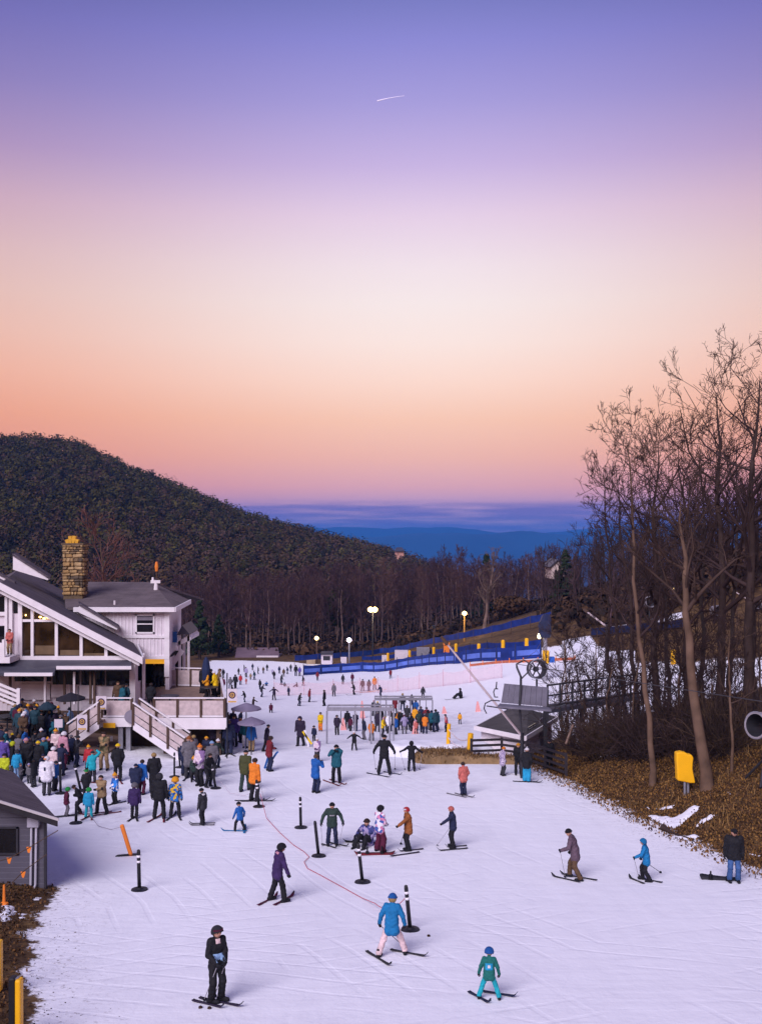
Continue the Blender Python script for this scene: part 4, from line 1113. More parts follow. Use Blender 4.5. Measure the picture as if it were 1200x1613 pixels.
# flood lights over the slope
def light_pole(px, base_py, top_py, label, glow, strength, heads=2, m=STEEL, dd=None, lr=1.0):
    b0_ = hit(px, base_py, 60); d = dd or b0_.y
    x = (px - 600) / K * d; g = Hs(x, d) if dd is None else W(0, base_py, d).z; t = W(px, top_py, d)
    root = empty('light_pole', (x, d, g), 0, label, 'light pole')
    b = MB(); b.tube([(x, d, g - .5), (x, d, t.z)], [.16, .10], 8); b.build('pole', m, root)
    b = MB(); b.span((x - .7, d - .08, t.z - .1), (x + .7, d + .08, t.z + .02)); b.build('crossarm', POSTB, root)
    for k in range(heads):
        ox = (k - (heads - 1) / 2) * .85
        h = MB(); h.box((x + ox, d - .2, t.z + .2), (.55, .35, .45), Matrix.Rotation(.15, 3, 'X')); hd = h.build('lamp_head', DSTEEL, root)
        if glow:
            h = MB(); h.lathe([(.08 * lr, -.36 * lr), (.30 * lr, -.22 * lr), (.40 * lr, 0), (.30 * lr, .22 * lr), (.08 * lr, .36 * lr)], (x + ox, d - .42, t.z + .13), 12); me = h.mesh('lens', glow, root.location); bm_fix(me); link('lens', me, hd)
    if strength:
        ld = bpy.data.lights.new('flood', 'POINT'); ld.energy = strength; ld.color = (1, .72, .42); ld.shadow_soft_size = .4
        lo = bpy.data.objects.new('flood', ld); COL.objects.link(lo); lo.location = (x, d - 1.6, t.z - .4)
    return root
GLOW = emis('floodlight lens', (1.0, .60, .20), 14); GLOW2 = emis('dim floodlight lens', (1.0, .68, .28), 7); GLOW3 = emis('violet white lens', (.85, .75, 1.0), 8)
light_pole(587, 1040, 961, 'tall pole with the brightest floodlights before the forest', GLOW, 2600, 2, DSTEEL, None, 1.35)
light_pole(731, 1010, 967, 'pole with one warm lamp behind the upper blue fence', GLOW2, 500, 1, mat('amber pole', (.30, .16, .04), .6, .1, 3, .05))
light_pole(499, 1046, 1006, 'short pole with a lamp left of the small white cabin', GLOW2, 60, 1, POSTB)
light_pole(550, 1058, 1009, 'pale pole with lamp and snow gun beside the blue fence end', GLOW3, 60, 1, STEEL)
light_pole(1057, 958, 929, 'lamp with a dim warm light deep among the trees of the right hill', GLOW2, 0, 1, POSTB, None, .45)
light_pole(683, 1025, 989, 'slim pole with an unlit lamp behind the upper blue fence', None, 0, 1, POSTB)

# ------------------------------------------------------------------ fences
def net_mat(name, rgb, alpha, pitch):
    if name in MATS: return MATS[name]
    m = mat(name, rgb, .7, .15, 2, 0)
    n, l = m.node_tree.nodes, m.node_tree.links
    p = n['Principled BSDF']; p.inputs['Alpha'].default_value = alpha
    return m
BLUE = mat('blue safety netting', (.006, .027, .18), .7, .35, .8, .3, 2)
def net_fence(px_pts, h, name, label, cat, netm, postm, npost, lift=0.0, top_h=None, band=None, posth=None, slack=0.0, pads=None):
    P = [hit(*p, 45) for p in px_pts]
    L = [0]
    for i in range(1, len(P)): L.append(L[-1] + (P[i] - P[i-1]).length)
    def at(s):
        s = min(max(s, 0), L[-1])
        for i in range(1, len(P)):
            if s <= L[i] + 1e-9:
                t = (s - L[i-1]) / max(L[i] - L[i-1], 1e-9); q = P[i-1].lerp(P[i], t); q.z = Hs(q.x, q.y); return q
        return P[-1].copy()
    root = empty(name, at(0), 0, label, cat)
    for k in range(npost):
        q = at(L[-1] * k / (npost - 1)); b = MB(); b.tube([q + Vector((0, 0, -.3)), q + Vector((0, 0, posth or lift + h + .25))], .05, 6); b.build('post', postm, root)
        if k < npost - 1:
            n = 4; bb = MB()
            s0, s1 = L[-1] * k / (npost - 1), L[-1] * (k + 1) / (npost - 1)
            for j in range(n):
                a_, c = at(s0 + (s1 - s0) * j / n), at(s0 + (s1 - s0) * (j + 1) / n)
                u0, u1 = math.sin(math.pi * j / n) * slack, math.sin(math.pi * (j + 1) / n) * slack
                d = (c - a_); nrm = Vector((-d.y, d.x, 0)).normalized() * .04
                bb.prism([a_ + Vector((0, 0, lift)), c + Vector((0, 0, lift)), c + Vector((0, 0, lift + h - u1)), a_ + Vector((0, 0, lift + h - u0))], nrm)
            bb.build('net_panel', netm, root)
    return root, at, L[-1]
root, at_, Ln = net_fence(FENCE_LOW, 1.55, 'safety_fence', 'lower blue net fence along the far edge of the snow', 'fence', BLUE, DSTEEL, 19, .05, slack=.12)
PALEB = mat('pale blue banner strip', (.10, .17, .55), .7, .25, .6, .1)
for k in range(18):
    a_, c = at_(Ln * (k + .06) / 18), at_(Ln * (k + .94) / 18); o_ = Vector((.0, -.12, 0)); b = MB()
    b.prism([a_ + o_ + Vector((0, 0, .45)), c + o_ + Vector((0, 0, .45)), c + o_ + Vector((0, 0, 1.05)), a_ + o_ + Vector((0, 0, 1.05))], Vector((0, .04, 0))); b.build('banner', PALEB, root)
net_fence([(x, y - 17) for x, y in FENCE_LOW[2:]], .75, 'safety_fence', 'middle dark blue net fence behind the white snow strip', 'fence', BLUE, DSTEEL, 12, .2, slack=.1)
root, at_, Ln = net_fence(FENCE_UP, 1.05, 'safety_fence', 'upper blue net fence climbing the brown hillside', 'fence', BLUE, POSTB, 16, .9, posth=2.2, slack=.15)
net_fence([(930, 1005), (985, 1000), (1040, 996), (1085, 990)], .8, 'safety_fence', 'dark blue net fence glimpsed among the trees on the right hill', 'fence', mat('navy netting', (.004, .010, .05), .8, .3, 1, .2), POSTB, 7, .3)
PINKN = net_mat('thin pink netting', (.80, .42, .44), .12, .1)
net_fence([(432, 1096), (480, 1095), (560, 1092), (640, 1088), (720, 1079), (790, 1068)], 1.5, 'net_fence', 'see-through pink net fence across the far snow below the blue fence', 'fence', PINKN, net_mat('faint pink pole', (.66, .38, .42), .35, .1), 10, .05, slack=.2)
net_fence([(740, 1050), (850, 1043), (905, 1040)], .28, 'net_fence', 'low orange net fence at the foot of the lower blue fence', 'fence', mat('orange netting', (.45, .13, .07), .8, .2, 3, .1), ORG, 8, .02)
# padded yellow posts along the fences
for i, (px, py) in enumerate([(611, 1043), (645, 1040), (683, 1036), (718, 1032), (754, 1034), (792, 1029), (829, 1027)]):
    c = hit(px, py, 60); b = MB(); b.lathe([(.2, -.2), (.23, 0), (.23, 1.5), (.14, 1.62)], tuple(c), 10)
    top('padded_post', b, YEL, ['first', 'second', 'third', 'fourth', 'fifth', 'sixth', 'last'][i] + ' yellow padded post from the left between the two blue fences', 'padded post', 'yellow padded posts between the fences')
b = MB(); c = hit(703, 1036, 60); b.box(c + Vector((0, 0, 1.0)), (.8, .5, 1.6)); b.box(c + Vector((0, -.1, 2.0)), (.9, .6, .3)); top('pump_hydrant', b, ORG, 'orange hydrant box between the blue fences', 'hydrant')
# wooden rail fence before the shack and its two yellow posts
rfence = empty('rail_fence', hit(800, 1196, 42), 0, 'dark wooden rail fence between the lift shack and the snow', 'fence')
RW = mat('dark fence rail', (.028, .022, .026), .75, .2, 4, .2)
tops = [(742, 1155), (790, 1163), (830, 1168), (858, 1172), (891, 1174)]; bots = [(742, 1198), (790, 1196), (830, 1202), (858, 1212), (891, 1224)]
FP = [hit(x, y, 42) for x, y in bots]
for k in range(len(FP)):
    q = FP[k]; b = MB(); b.span(q + Vector((-.06, -.06, -.3)), q + Vector((.06, .06, 1.14))); b.build('post', RW if k else DSTEEL, rfence)
    if k:
        a_, c = FP[k-1], FP[k]
        for z_ in (.22, .5, .78, 1.06):
            b = MB(); b.bar(a_ + Vector((0, -.08, z_)), c + Vector((0, -.08, z_)), .05, .12); b.build('rail', RW, rfence)
for (px, b_py, t_py, w, lab) in ((705, 1188, 1140, .17, 'slimmer yellow padded post at the left end of the sagging netting'), (739, 1195, 1155, .24, 'thicker yellow padded post where the wooden rail fence begins')):
    c = hit(px, b_py, 42); t = W(px + 2, t_py, c.y)
    b = MB(); b.tube([c + Vector((0, 0, -.2)), c.lerp(t, .5), t], [w * .62, w * .65, w * .6], 12); top('padded_post', b, YEL, lab, 'padded post')
    if px == 705: ya = (c, t)
    else: yb_ = (c, t)
sg = empty('rope_net', ya[0], 0, 'sagging pale ropes slung between the two yellow posts', 'rope barrier')
for f_ in (.28, .55, .82):
    a_, c = ya[0].lerp(ya[1], f_), yb_[0].lerp(yb_[1], f_)
    b = MB(); b.tube([a_.lerp(c, t) + Vector((0, -.1, -.32 * math.sin(math.pi * t))) for t in np.linspace(0, 1, 9)], .035, 6); b.build('rope', mat('pale rope', (.52, .46, .50), .8, .1, 9, .1), sg)
# bare earth bank under the queue, snow on its top
bank_m = mat('cut earth bank', (.24, .155, .075), .95, .3, 1.2, .5, 4)
def mound(name, px, d, sx, sy_, h, m, kind='structure', seed=0):
    x, y = (px - 600) / K * d, d
    n1, n2 = 40, 14; A_, B_ = np.meshgrid(np.linspace(-1, 1, n1), np.linspace(-1, 1, n2), indexing='ij')
    r_ = np.clip(1 - (np.abs(A_) ** 3 + np.abs(B_) ** 4), 0, 1)
    X_, Y_ = x + A_ * sx, y + B_ * sy_
    Z_ = H(X_, Y_) - .06 + h * smooth(r_ * 1.6) + vnoise(X_, Y_, 1.1, seed) * .07 * (r_ > 0)
    i_, j_ = np.meshgrid(np.arange(n1 - 1), np.arange(n2 - 1), indexing='ij'); q_ = i_ * n2 + j_
    me = np_mesh(name, np.stack([X_, Y_, Z_], -1).reshape(-1, 3), np.stack([q_, q_ + n2, q_ + n2 + 1, q_ + 1], -1).reshape(-1, 4), m, None, True)
    return tag(link(name, me), kind=kind)
mound('earth_bank', 700, 53.0, 1.75, 1.3, .50, bank_m, seed=3)
mound('earth_bank', 772, 52.4, 1.9, .7, .36, bank_m, seed=4)
mound('snow_bank', 690, 55.6, 3.4, 2.0, .62, snow_m, seed=5)
# ------------------------------------------------------------------ vegetation
def tubes_np(lines, sides):
    """lines: list of (pts (P,3), radii (P,)) of one P; returns verts, quads"""
    P = np.array([l_[0] for l_ in lines], dtype=float); Rr = np.array([l_[1] for l_ in lines], dtype=float)
    n, p, _ = P.shape
    T = np.empty_like(P); T[:, 1:-1] = P[:, 2:] - P[:, :-2]; T[:, 0] = P[:, 1] - P[:, 0]; T[:, -1] = P[:, -1] - P[:, -2]
    T /= np.linalg.norm(T, axis=2, keepdims=True) + 1e-9
    ref = np.tile(np.array([1.0, .13, .07]), (n, p, 1)); bad = np.abs((T * ref).sum(2)) > .9; ref[bad] = (0, 1, .1)
    X = np.cross(T, ref); X /= np.linalg.norm(X, axis=2, keepdims=True) + 1e-9
    Y = np.cross(T, X)
    a_ = np.arange(sides) * 2 * math.pi / sides
    V = P[:, :, None, :] + (X[:, :, None, :] * np.cos(a_)[None, None, :, None] + Y[:, :, None, :] * np.sin(a_)[None, None, :, None]) * Rr[:, :, None, None]
    i_, j_, k_ = np.meshgrid(np.arange(n), np.arange(p - 1), np.arange(sides), indexing='ij')
    b_ = i_ * p * sides + j_ * sides
    F = np.stack([b_ + k_, b_ + (k_ + 1) % sides, b_ + sides + (k_ + 1) % sides, b_ + sides + k_], -1).reshape(-1, 4)
    return V.reshape(-1, 3), F
def join_lines(lines, sides_of):
    groups = {}
    for l_ in lines:
        groups.setdefault((len(l_[0]), sides_of(l_[1][0])), []).append(l_)
    vs, fs, o = [], [], 0
    for (p_, s_), g in groups.items():
        v_, f_ = tubes_np(g, s_); vs.append(v_); fs.append(f_ + o); o += len(v_)
    return np.concatenate(vs), np.concatenate(fs)
def grow(rng, trunk_pts, r0, rmin, first=.3, nb=15, lenf=.42, kids=(6, 6, 5), upb=.55, forks=2, lmax=.30):
    """bare tree: returns (trunk line, branch lines) in trunk coordinates"""
    tp = np.array(trunk_pts, dtype=float)
    n = 14
    s_ = np.linspace(0, 1, len(tp)); tt = np.linspace(0, 1, n)
    pts = np.stack([np.interp(tt, s_, tp[:, k]) for k in range(3)], 1)
    Ht = np.linalg.norm(tp[-1] - tp[0])
    wob = np.cumsum(rng.normal(0, .006 * Ht, (n, 3)), 0); wob[:, 2] *= .2; wob -= wob[:1] + (wob[-1:] - wob[:1]) * tt[:, None]
    pts = pts + wob
    rad = r0 * (1 - tt) ** .8 + rmin * 1.2
    rad[0] *= 1.35; rad[1] *= 1.08
    trunk = (pts, rad)
    out = []
    def branch(p, d, L, r, level):
        m = 5 if level < 2 else 4
        q = [p]; dd = d / np.linalg.norm(d)
        for k in range(m - 1):
            dd = dd + rng.normal(0, .20, 3) + np.array([0, 0, .03 if level else .12]); dd /= np.linalg.norm(dd)
            q.append(q[-1] + dd * L / (m - 1))
        q = np.array(q); rr = np.linspace(r, max(r * .35, rmin), m)
        out.append((q, rr))
        if level >= len(kids): return
        nk = kids[level]
        for k in range(nk):
            t = rng.uniform(.22, 1.0); idx = t * (m - 1); i0 = min(int(idx), m - 2); pp = q[i0] + (q[i0 + 1] - q[i0]) * (idx - i0)
            ax = (q[i0 + 1] - q[i0]); ax /= np.linalg.norm(ax)
            side = rng.normal(0, 1, 3); side -= ax * side.dot(ax); side /= np.linalg.norm(side) + 1e-9
            nd = ax * rng.uniform(.5, 1.0) + side * rng.uniform(.5, .9) + np.array([0, 0, .25])
            branch(pp, nd, L * rng.uniform(.36, .62) * (1.15 - .4 * t), max(r * (1 - .6 * t) * .6, rmin), level + 1)
    for k in range(nb):
        t = first + (1 - first) * ((k + rng.uniform(0, 1)) / nb)
        idx = min(t, .985) * (n - 1); i0 = int(idx); pp = pts[i0] + (pts[i0 + 1] - pts[i0]) * (idx - i0)
        rr = np.interp(t, tt, rad)
        az = k * 2.4 + rng.uniform(-.5, .5)
        el = upb * rng.uniform(.7, 1.5)
        d = np.array([math.cos(az), math.sin(az), math.tan(min(el, 1.25))])
        L = min(Ht * lenf * (1.05 - .62 * t) * rng.uniform(.7, 1.25), lmax * Ht)
        branch(pp, d, L, max(rr * rng.uniform(.5, .8), rmin), 0)
    return trunk, out
def bark(name, rgb, var=.35):
    return mat(name, rgb, .9, var, 1.3, .6, 9, spec=.1, bdist=.03)
BARK_T = bark('tan bark', (.125, .08, .055)); BARK_G = bark('grey brown bark', (.055, .042, .038)); BARK_D = bark('dark bark', (.046, .031, .027)); TWIG = bark('twigs', (.046, .029, .027), .3); TWIG_P = bark('purple brown twigs', (.075, .046, .050), .3)
def sides_of(r): return 9 if r > .11 else 6 if r > .05 else 4 if r > .025 else 3
def bare_tree(name, base, top_, r0, rmin, rng, label, barkm, twigm, group=None, bend=None, cat='tree', **kw):
    base = Vector(base); t = Vector(top_) - base
    mid = Vector((t.x * .35, t.y * .35, t.z * .5)) if bend is None else Vector(bend)
    root = empty(name, base, 0, label, cat, group)
    trunk, br = grow(rng, [(0, 0, -.4), tuple(mid), tuple(t)], r0, rmin, **kw)
    v_, f_ = tubes_np([trunk], 10 if r0 > .1 else 6)
    link('trunk', np_mesh('trunk', v_, f_, barkm, None, True), root)
    v_, f_ = join_lines(br, sides_of)
    link('crown', np_mesh('crown', v_, f_, twigm, None, True), root)
    return root
BIG = [  # base px, base py or None, distance, top px, top py, trunk radius, bark, look, growth
 (1026, 1237, None, 985, 668, .115, BARK_T, 'slender tan bare tree nearest the snow, left of the yellow pad', dict(first=.42, nb=17)),
 (1113, 1242, None, 1072, 770, .21, BARK_T, 'thick pale tan bare tree right beside the yellow pad, forking high up', dict(first=.5, nb=13, lenf=.46, upb=1.0)),
 (1036, None, 56, 1036, 604, .21, BARK_D, 'tall dark bare tree with a broad rounded crown behind the slender tan tree', dict(first=.36, nb=20, lenf=.42)),
 (1003, None, 60, 968, 634, .13, BARK_D, 'tall slim bare tree second from the left edge of the right-hand grove', dict(first=.4, nb=16)),
 (984, None, 63, 950, 648, .12, BARK_D, 'leftmost tall bare tree of the right-hand grove, leaning over the blue hills', dict(first=.45, nb=14, lenf=.25, upb=.8)),
 (1078, None, 54, 1068, 615, .18, BARK_D, 'tall dark bare tree behind the thick pale tan tree', dict(first=.40, nb=18, lenf=.44)),
 (1133, None, 51, 1128, 556, .22, BARK_D, 'very tall dark bare tree with wide limbs right of the yellow pad', dict(first=.36, nb=20, lenf=.42)),
 (1172, None, 47, 1196, 532, .24, BARK_D, 'tallest dark bare tree, its crown cut by the right edge', dict(first=.36, nb=20, lenf=.42)),
 (1206, None, 55, 1240, 548, .20, BARK_D, 'bare tree mostly beyond the right edge with branches reaching in', dict(first=.36, nb=18, lenf=.5)),
 (1103, None, 62, 1104, 640, .14, BARK_G, 'middling grey bare tree deep in the right-hand grove between two dark ones', dict(first=.4, nb=15)),
 (1150, None, 60, 1160, 630, .14, BARK_G, 'grey bare tree in the grove behind the very tall dark one', dict(first=.4, nb=15)),
 (1056, None, 66, 1018, 640, .13, BARK_G, 'grey bare tree far back in the grove with a left-leaning top', dict(first=.4, nb=15)),
 (1151, 1216, None, 1148, 985, .055, BARK_T, 'thin tan sapling on the leaf bank right of the thick pale tree', dict(first=.45, nb=9, kids=(5, 3))),
 (958, None, 66, 944, 735, .09, BARK_D, 'short bare tree at the left fringe of the grove beside the blue hills', dict(first=.4, nb=12, lenf=.22, upb=.8)),
 (1190, None, 64, 1186, 610, .15, BARK_G, 'far grey bare tree of the grove seen close to the right edge', dict(first=.4, nb=15)),
]
trng = np.random.default_rng(21)
for bx, by, d, tx_, ty_, r0, bm_, lab, kw in BIG:
    if by: base = hit(bx, by, 30)
    else:
        x = (bx - 600) / K * d; base = Vector((x, d, Hs(x, d)))
    t = W(tx_, ty_ + ((62 if bx > 1090 else 92) if bm_ is not BARK_T else 20), base.y + .5)
    kw = dict(dict(kids=(5, 4, 3), lenf=.4), **kw); kw['nb'] = int(kw['nb'] * .8)
    if bx < 1060: kw['lmax'] = .19
    bend = None
    if bx == 1113: bend = W(1086, 985, base.y) - base
    if bx == 1026: bend = W(1010, 985, base.y) - base
    bare_tree('bare_tree', base, t, r0 * 1.1, .0105, trng, lab, bm_, TWIG if bm_ is not BARK_T or bx == 1026 else bark('tan twigs', (.07, .045, .036)), 'bare trees of the grove at right', bend, **kw)

# saplings and brush under the grove: shared meshes
def tree_proto(seed, h, r0, rmin, **kw):
    rng = np.random.default_rng(seed)
    trunk, br = grow(rng, [(0, 0, -.4), (rng.normal(0, .03 * h), rng.normal(0, .03 * h), h * .5), (rng.normal(0, .05 * h), rng.normal(0, .05 * h), h)], r0, rmin, **kw)
    v_, f_ = tubes_np([trunk], 6); a_ = np_mesh('trunk', v_, f_, BARK_G, None, True)
    v_, f_ = join_lines(br, lambda r: 4 if r > .05 else 3); c = np_mesh('crown', v_, f_, TWIG, None, True)
    return a_, c
def put_tree(protos, base, rz, sc, label, name='bare_tree', group=None, mats=(None, None), cat='tree'):
    root = empty(name, base, rz, label, cat, group); root.scale = sc if isinstance(sc, tuple) else (sc,) * 3
    for nm, me, m in zip(('trunk', 'crown'), protos, mats):
        link(nm, me, root, None, [m] if m else None)
    return root
SAP = [tree_proto(100 + i, 6.0, .05, .011, first=.25, nb=13, lenf=.4, kids=(5, 4), upb=.6) for i in range(5)]
brng = random.Random(3)
n_s = 0
for px_, d in [(893, 58), (905, 62), (918, 55), (932, 66), (941, 57), (952, 60), (965, 54), (972, 63), (990, 57), (1000, 52), (1012, 60), (1030, 51), (1042, 57), (1048, 49), (1062, 58), (1070, 50), (1088, 47), (1096, 58), (1120, 47), (1128, 56), (1140, 46), (1162, 54), (1180, 50), (1194, 47), (885, 66), (1150, 66), (1110, 68), (1060, 70), (1015, 70), (975, 72)]:
    x = (px_ - 600) / K * d
    put_tree(SAP[n_s % 5], (x, d, Hs(x, d)), brng.uniform(0, 6.28), brng.uniform(.7, 1.25), 'thin bare sapling in the brush under the right-hand grove', 'sapling', 'saplings under the grove', (BARK_D if n_s % 3 else BARK_T, TWIG)); n_s += 1
def bush_proto(seed, h, n):
    rng = np.random.default_rng(seed); out = []
    for k in range(n):
        az = rng.uniform(0, 6.28); d = np.array([math.cos(az), math.sin(az), rng.uniform(.5, 2.2)]); d /= np.linalg.norm(d)
        p = [np.array([rng.normal(0, .15), rng.normal(0, .15), -.1])]
        for _ in range(4): d = d + rng.normal(0, .22, 3); d /= np.linalg.norm(d); p.append(p[-1] + d * h * rng.uniform(.2, .32))
        p = np.array(p); out.append((p, np.linspace(.016, .008, 5)))
        for _ in range(4):
            i0 = rng.integers(1, 5); dd = d + rng.normal(0, .7, 3); dd /= np.linalg.norm(dd); q = [p[i0]]
            for _ in range(3): dd = dd + rng.normal(0, .25, 3); dd /= np.linalg.norm(dd); q.append(q[-1] + dd * h * .13)
            out.append((np.array(q), np.linspace(.010, .006, 4)))
    v_, f_ = join_lines(out, lambda r: 3); return np_mesh('brush', v_, f_, TWIG, None, True)
BUSH = [bush_proto(200 + i, 1.9, 36) for i in range(5)]
TWT = bark('tan brush', (.085, .055, .035))
for i in range(64):
    px_ = brng.uniform(886, 1205); d = brng.uniform(44.5, 66)
    x = (px_ - 600) / K * d
    if x - right_edge(d) < 1.6: continue
    o = link('bare_bush', BUSH[i % 5], None, (x, d, Hs(x, d)), [TWT if i % 4 == 0 else BARK_D if i % 4 == 1 else TWIG]); o.rotation_euler = (0, 0, brng.uniform(0, 6.28)); s = brng.uniform(.8, 1.6); o.scale = (s, s, s)
    tag(o, 'tangled bare bush on the dark ground under the right-hand grove', 'bush', 'bare bushes under the grove')
# dark earth mass of low undergrowth behind the grove
def blades(name, pts, hgt, wid, mats, rng, kind='stuff', label=None):
    """many small upright-to-lying leaf faces at PTS"""
    n = len(pts); az = rng.uniform(0, 6.28, n); tilt = rng.uniform(-1, 1, n) * 1.1
    h = hgt * rng.uniform(.5, 1.3, n); w = wid * rng.uniform(.6, 1.3, n)
    ux = np.stack([np.cos(az), np.sin(az), np.zeros(n)], 1); uy = np.stack([-np.sin(az) * np.sin(tilt), np.cos(az) * np.sin(tilt), np.cos(tilt)], 1)
    P = np.asarray(pts)
    V = np.stack([P - ux * w[:, None], P + ux * w[:, None], P + ux * w[:, None] * .6 + uy * h[:, None], P - ux * w[:, None] * .6 + uy * h[:, None]], 1).reshape(-1, 3)
    F = np.arange(4 * n).reshape(-1, 4)
    me = np_mesh(name, V, F, mats, rng.integers(0, len(mats), n))
    return tag(link(name, me), label, kind=kind)
lrng = np.random.default_rng(9)
LEAF = [mat('fallen leaf %d' % i, c, .9, .25, 3, 0, spec=.15) for i, c in enumerate([(.135, .068, .026), (.075, .038, .018), (.20, .105, .032), (.042, .023, .014), (.25, .135, .04)])]
def scatter(n, xr, yr, cond, lift=.02):
    x = lrng.uniform(*xr, n); y = lrng.uniform(*yr, n); k = cond(x, y); x, y = x[k], y[k]
    return np.stack([x, y, H(x, y) + lift], 1)
def in_patch(P):
    m = np.zeros(len(P), bool)
    px_ = 600 + K * P[:, 0] / P[:, 1]; py_ = HOR - K * (P[:, 2] - CZ) / P[:, 1]
    for poly in PATCHES:
        ins = np.zeros(len(P), bool)
        for i in range(len(poly)):
            (x1_, y1_), (x2_, y2_) = poly[i], poly[i - 1]
            if y1_ != y2_:
                ins ^= ((y1_ > py_) != (y2_ > py_)) & (px_ < (x2_ - x1_) * (py_ - y1_) / (y2_ - y1_) + x1_)
        m |= ins & (lrng.uniform(0, 1, len(P)) < .86)
    return m
pts = scatter(200000, (7, 30), (24, 56), lambda x, y: (-snow_sd(x, y) > -.25 + lrng.uniform(-.8, .6, len(x))) & (x / y < .60))
pts = pts[~in_patch(pts)]
blades('leaf_litter', pts, .066, .030, LEAF, lrng, label='brown and golden fallen leaves on the bank at right')
pts = scatter(26000, (-14, -5), (15, 31), lambda x, y: (x - left_edge(y) < .15 - np.abs(lrng.normal(0, .5, len(x)))))
blades('leaf_litter', pts, .06, .03, LEAF[:2] + LEAF[3:4], lrng, label='brown dead grass and leaves on the bare ground at lower left')
pts = scatter(2300, (10, 17), (30, 44), lambda x, y: (-snow_sd(x, y) > .6) & (np.sin(x * 2.1 + y) + np.sin(y * 1.7 - x) > .5))
blades('dead_grass', pts, .34, .015, [mat('straw %d' % i, c, .9, .2, 3, 0) for i, c in enumerate([(.28, .16, .05), (.20, .12, .045), (.13, .075, .03)])], lrng, label='straw coloured dead grass on the leaf bank')
pts = scatter(4200, (1.5, 9.5), (51.4, 54.4), lambda x, y: (np.abs((x - 3.3) / 1.75) ** 3 + np.abs((y - 53.0) / 1.3) ** 4 < .95) | (np.abs((x - 5.63) / 1.9) ** 3 + np.abs((y - 52.4) / .7) ** 4 < .9), .1)
def bank_top(P):
    r1 = np.clip(1 - (np.abs((P[:, 0] - 3.3) / 1.75) ** 3 + np.abs((P[:, 1] - 53.0) / 1.3) ** 4), 0, 1); r2 = np.clip(1 - (np.abs((P[:, 0] - 5.63) / 1.9) ** 3 + np.abs((P[:, 1] - 52.4) / .7) ** 4), 0, 1)
    return np.maximum(.50 * smooth(r1 * 1.6), .36 * smooth(r2 * 1.6)) - .08
pts[:, 2] = H(pts[:, 0], pts[:, 1]) + bank_top(pts)
blades('dead_grass', pts, .16, .018, [mat('straw %d' % i, (0, 0, 0)) for i in range(3)] + [LEAF[0], LEAF[1]], lrng, label='matted dead grass on the cut earth bank before the lift queue')
# crumbs of snow and soil along the lower left rim
def crumbs(name, pts, r, m, rng, label):
    n = len(pts); base = np.array([(1, 0, 0), (-1, 0, 0), (0, 1, 0), (0, -1, 0), (0, 0, 1), (0, 0, -.6)], dtype=float)
    fs = np.array([(0, 2, 4), (2, 1, 4), (1, 3, 4), (3, 0, 4), (2, 0, 5), (1, 2, 5), (3, 1, 5), (0, 3, 5)])
    s = r * rng.uniform(.4, 1.5, (n, 1, 1)) * rng.uniform(.6, 1.4, (n, 6, 1))
    V = (np.asarray(pts)[:, None, :] + base[None] * s * np.array([1, 1, .6])).reshape(-1, 3)
    F = (fs[None] + (np.arange(n) * 6)[:, None, None]).reshape(-1, 3)
    return tag(link(name, np_mesh(name, V, F, m)), label, kind='stuff')
pts = scatter(1500, (-10, 1), (16, 27), lambda x, y: (x - left_edge(y) > 0) & (x - left_edge(y) < np.abs(lrng.normal(0, 1.0, len(x)))), .004)
crumbs('soil_crumbs', pts, .016, LEAF[3], lrng, 'specks of soil on the snow at lower left')
pts = scatter(1100, (8, 16), (28, 50), lambda x, y: np.abs(snow_sd(x, y)) < np.abs(lrng.normal(0, .35, len(x))), .01)
crumbs('soil_crumbs', pts, .03, LEAF[1], lrng, 'clods of soil along the right snow edge')
# a fallen branch on the right rim
a_, c_ = hit(1043, 1308), hit(1096, 1328); b = MB(); b.tube([a_ + Vector((0, 0, .12)), a_.lerp(c_, .3) + Vector((0, 0, .04)), a_.lerp(c_, .7) + Vector((.1, 0, .03)), c_], [.13, .05, .035, .02], 6)
top('fallen_branch', b, BARK_D, 'fallen dark branch lying along the snow edge below the snow patches', 'branch')

# the forest at the far end of the slope: single bare trees
FP_ = [tree_proto(300 + i, 17.0, .19, .038, first=.32, nb=17, lenf=.34, kids=(5, 4), upb=.75) for i in range(6)]
BARKF = [bark('forest bark %d' % i, c) for i, c in enumerate([(.12, .078, .068), (.075, .05, .05), (.16, .11, .09)])]
TWF = [bark('forest twigs %d' % i, c) for i, c in enumerate([(.075, .040, .042), (.055, .032, .036), (.095, .052, .044)])]
frng = random.Random(8)
k = 0
for ring, (dlo, dhi, n_) in enumerate(((212, 236, 66), (238, 285, 76), (290, 370, 82))):
    for i in range(n_):
        px_ = 285 + (900 - 285) * (i + frng.uniform(-.45, .45)) / n_
        d = frng.uniform(dlo, dhi)
        if px_ > 560: d = max(d, dlo + 0) 
        u_ = (px_ - 600) / K; x = u_ * d
        if d < float(snow_top(u_)) + 8: d = float(snow_top(u_)) + frng.uniform(10, 30); x = u_ * d
        if 560 < px_ < 880 and d < 200: d = frng.uniform(190, 235); x = u_ * d
        s = frng.uniform(.75, 1.15)
        ytop = float(np.interp(px_, [290, 420, 500, 600, 700, 800, 900], [912, 908, 902, 896, 890, 888, 872])) + abs(frng.gauss(0, 14)) - (1 if i % 9 else 10)
        s = min(s, max(.4, (W(0, ytop, d).z - Hs(x, d)) / 18.0))
        put_tree(FP_[k % 6], (x, d, Hs(x, d)), frng.uniform(0, 6.28), (s, s, s * frng.uniform(.95, 1.15)), f"{('tan', 'dark', 'pale')[k % 3]} barked bare tree in the {('front', 'middle', 'back')[ring]} rows of the far forest", 'bare_tree', 'bare trees of the far forest', (BARKF[k % 3], TWF[(k // 2) % 3])); k += 1
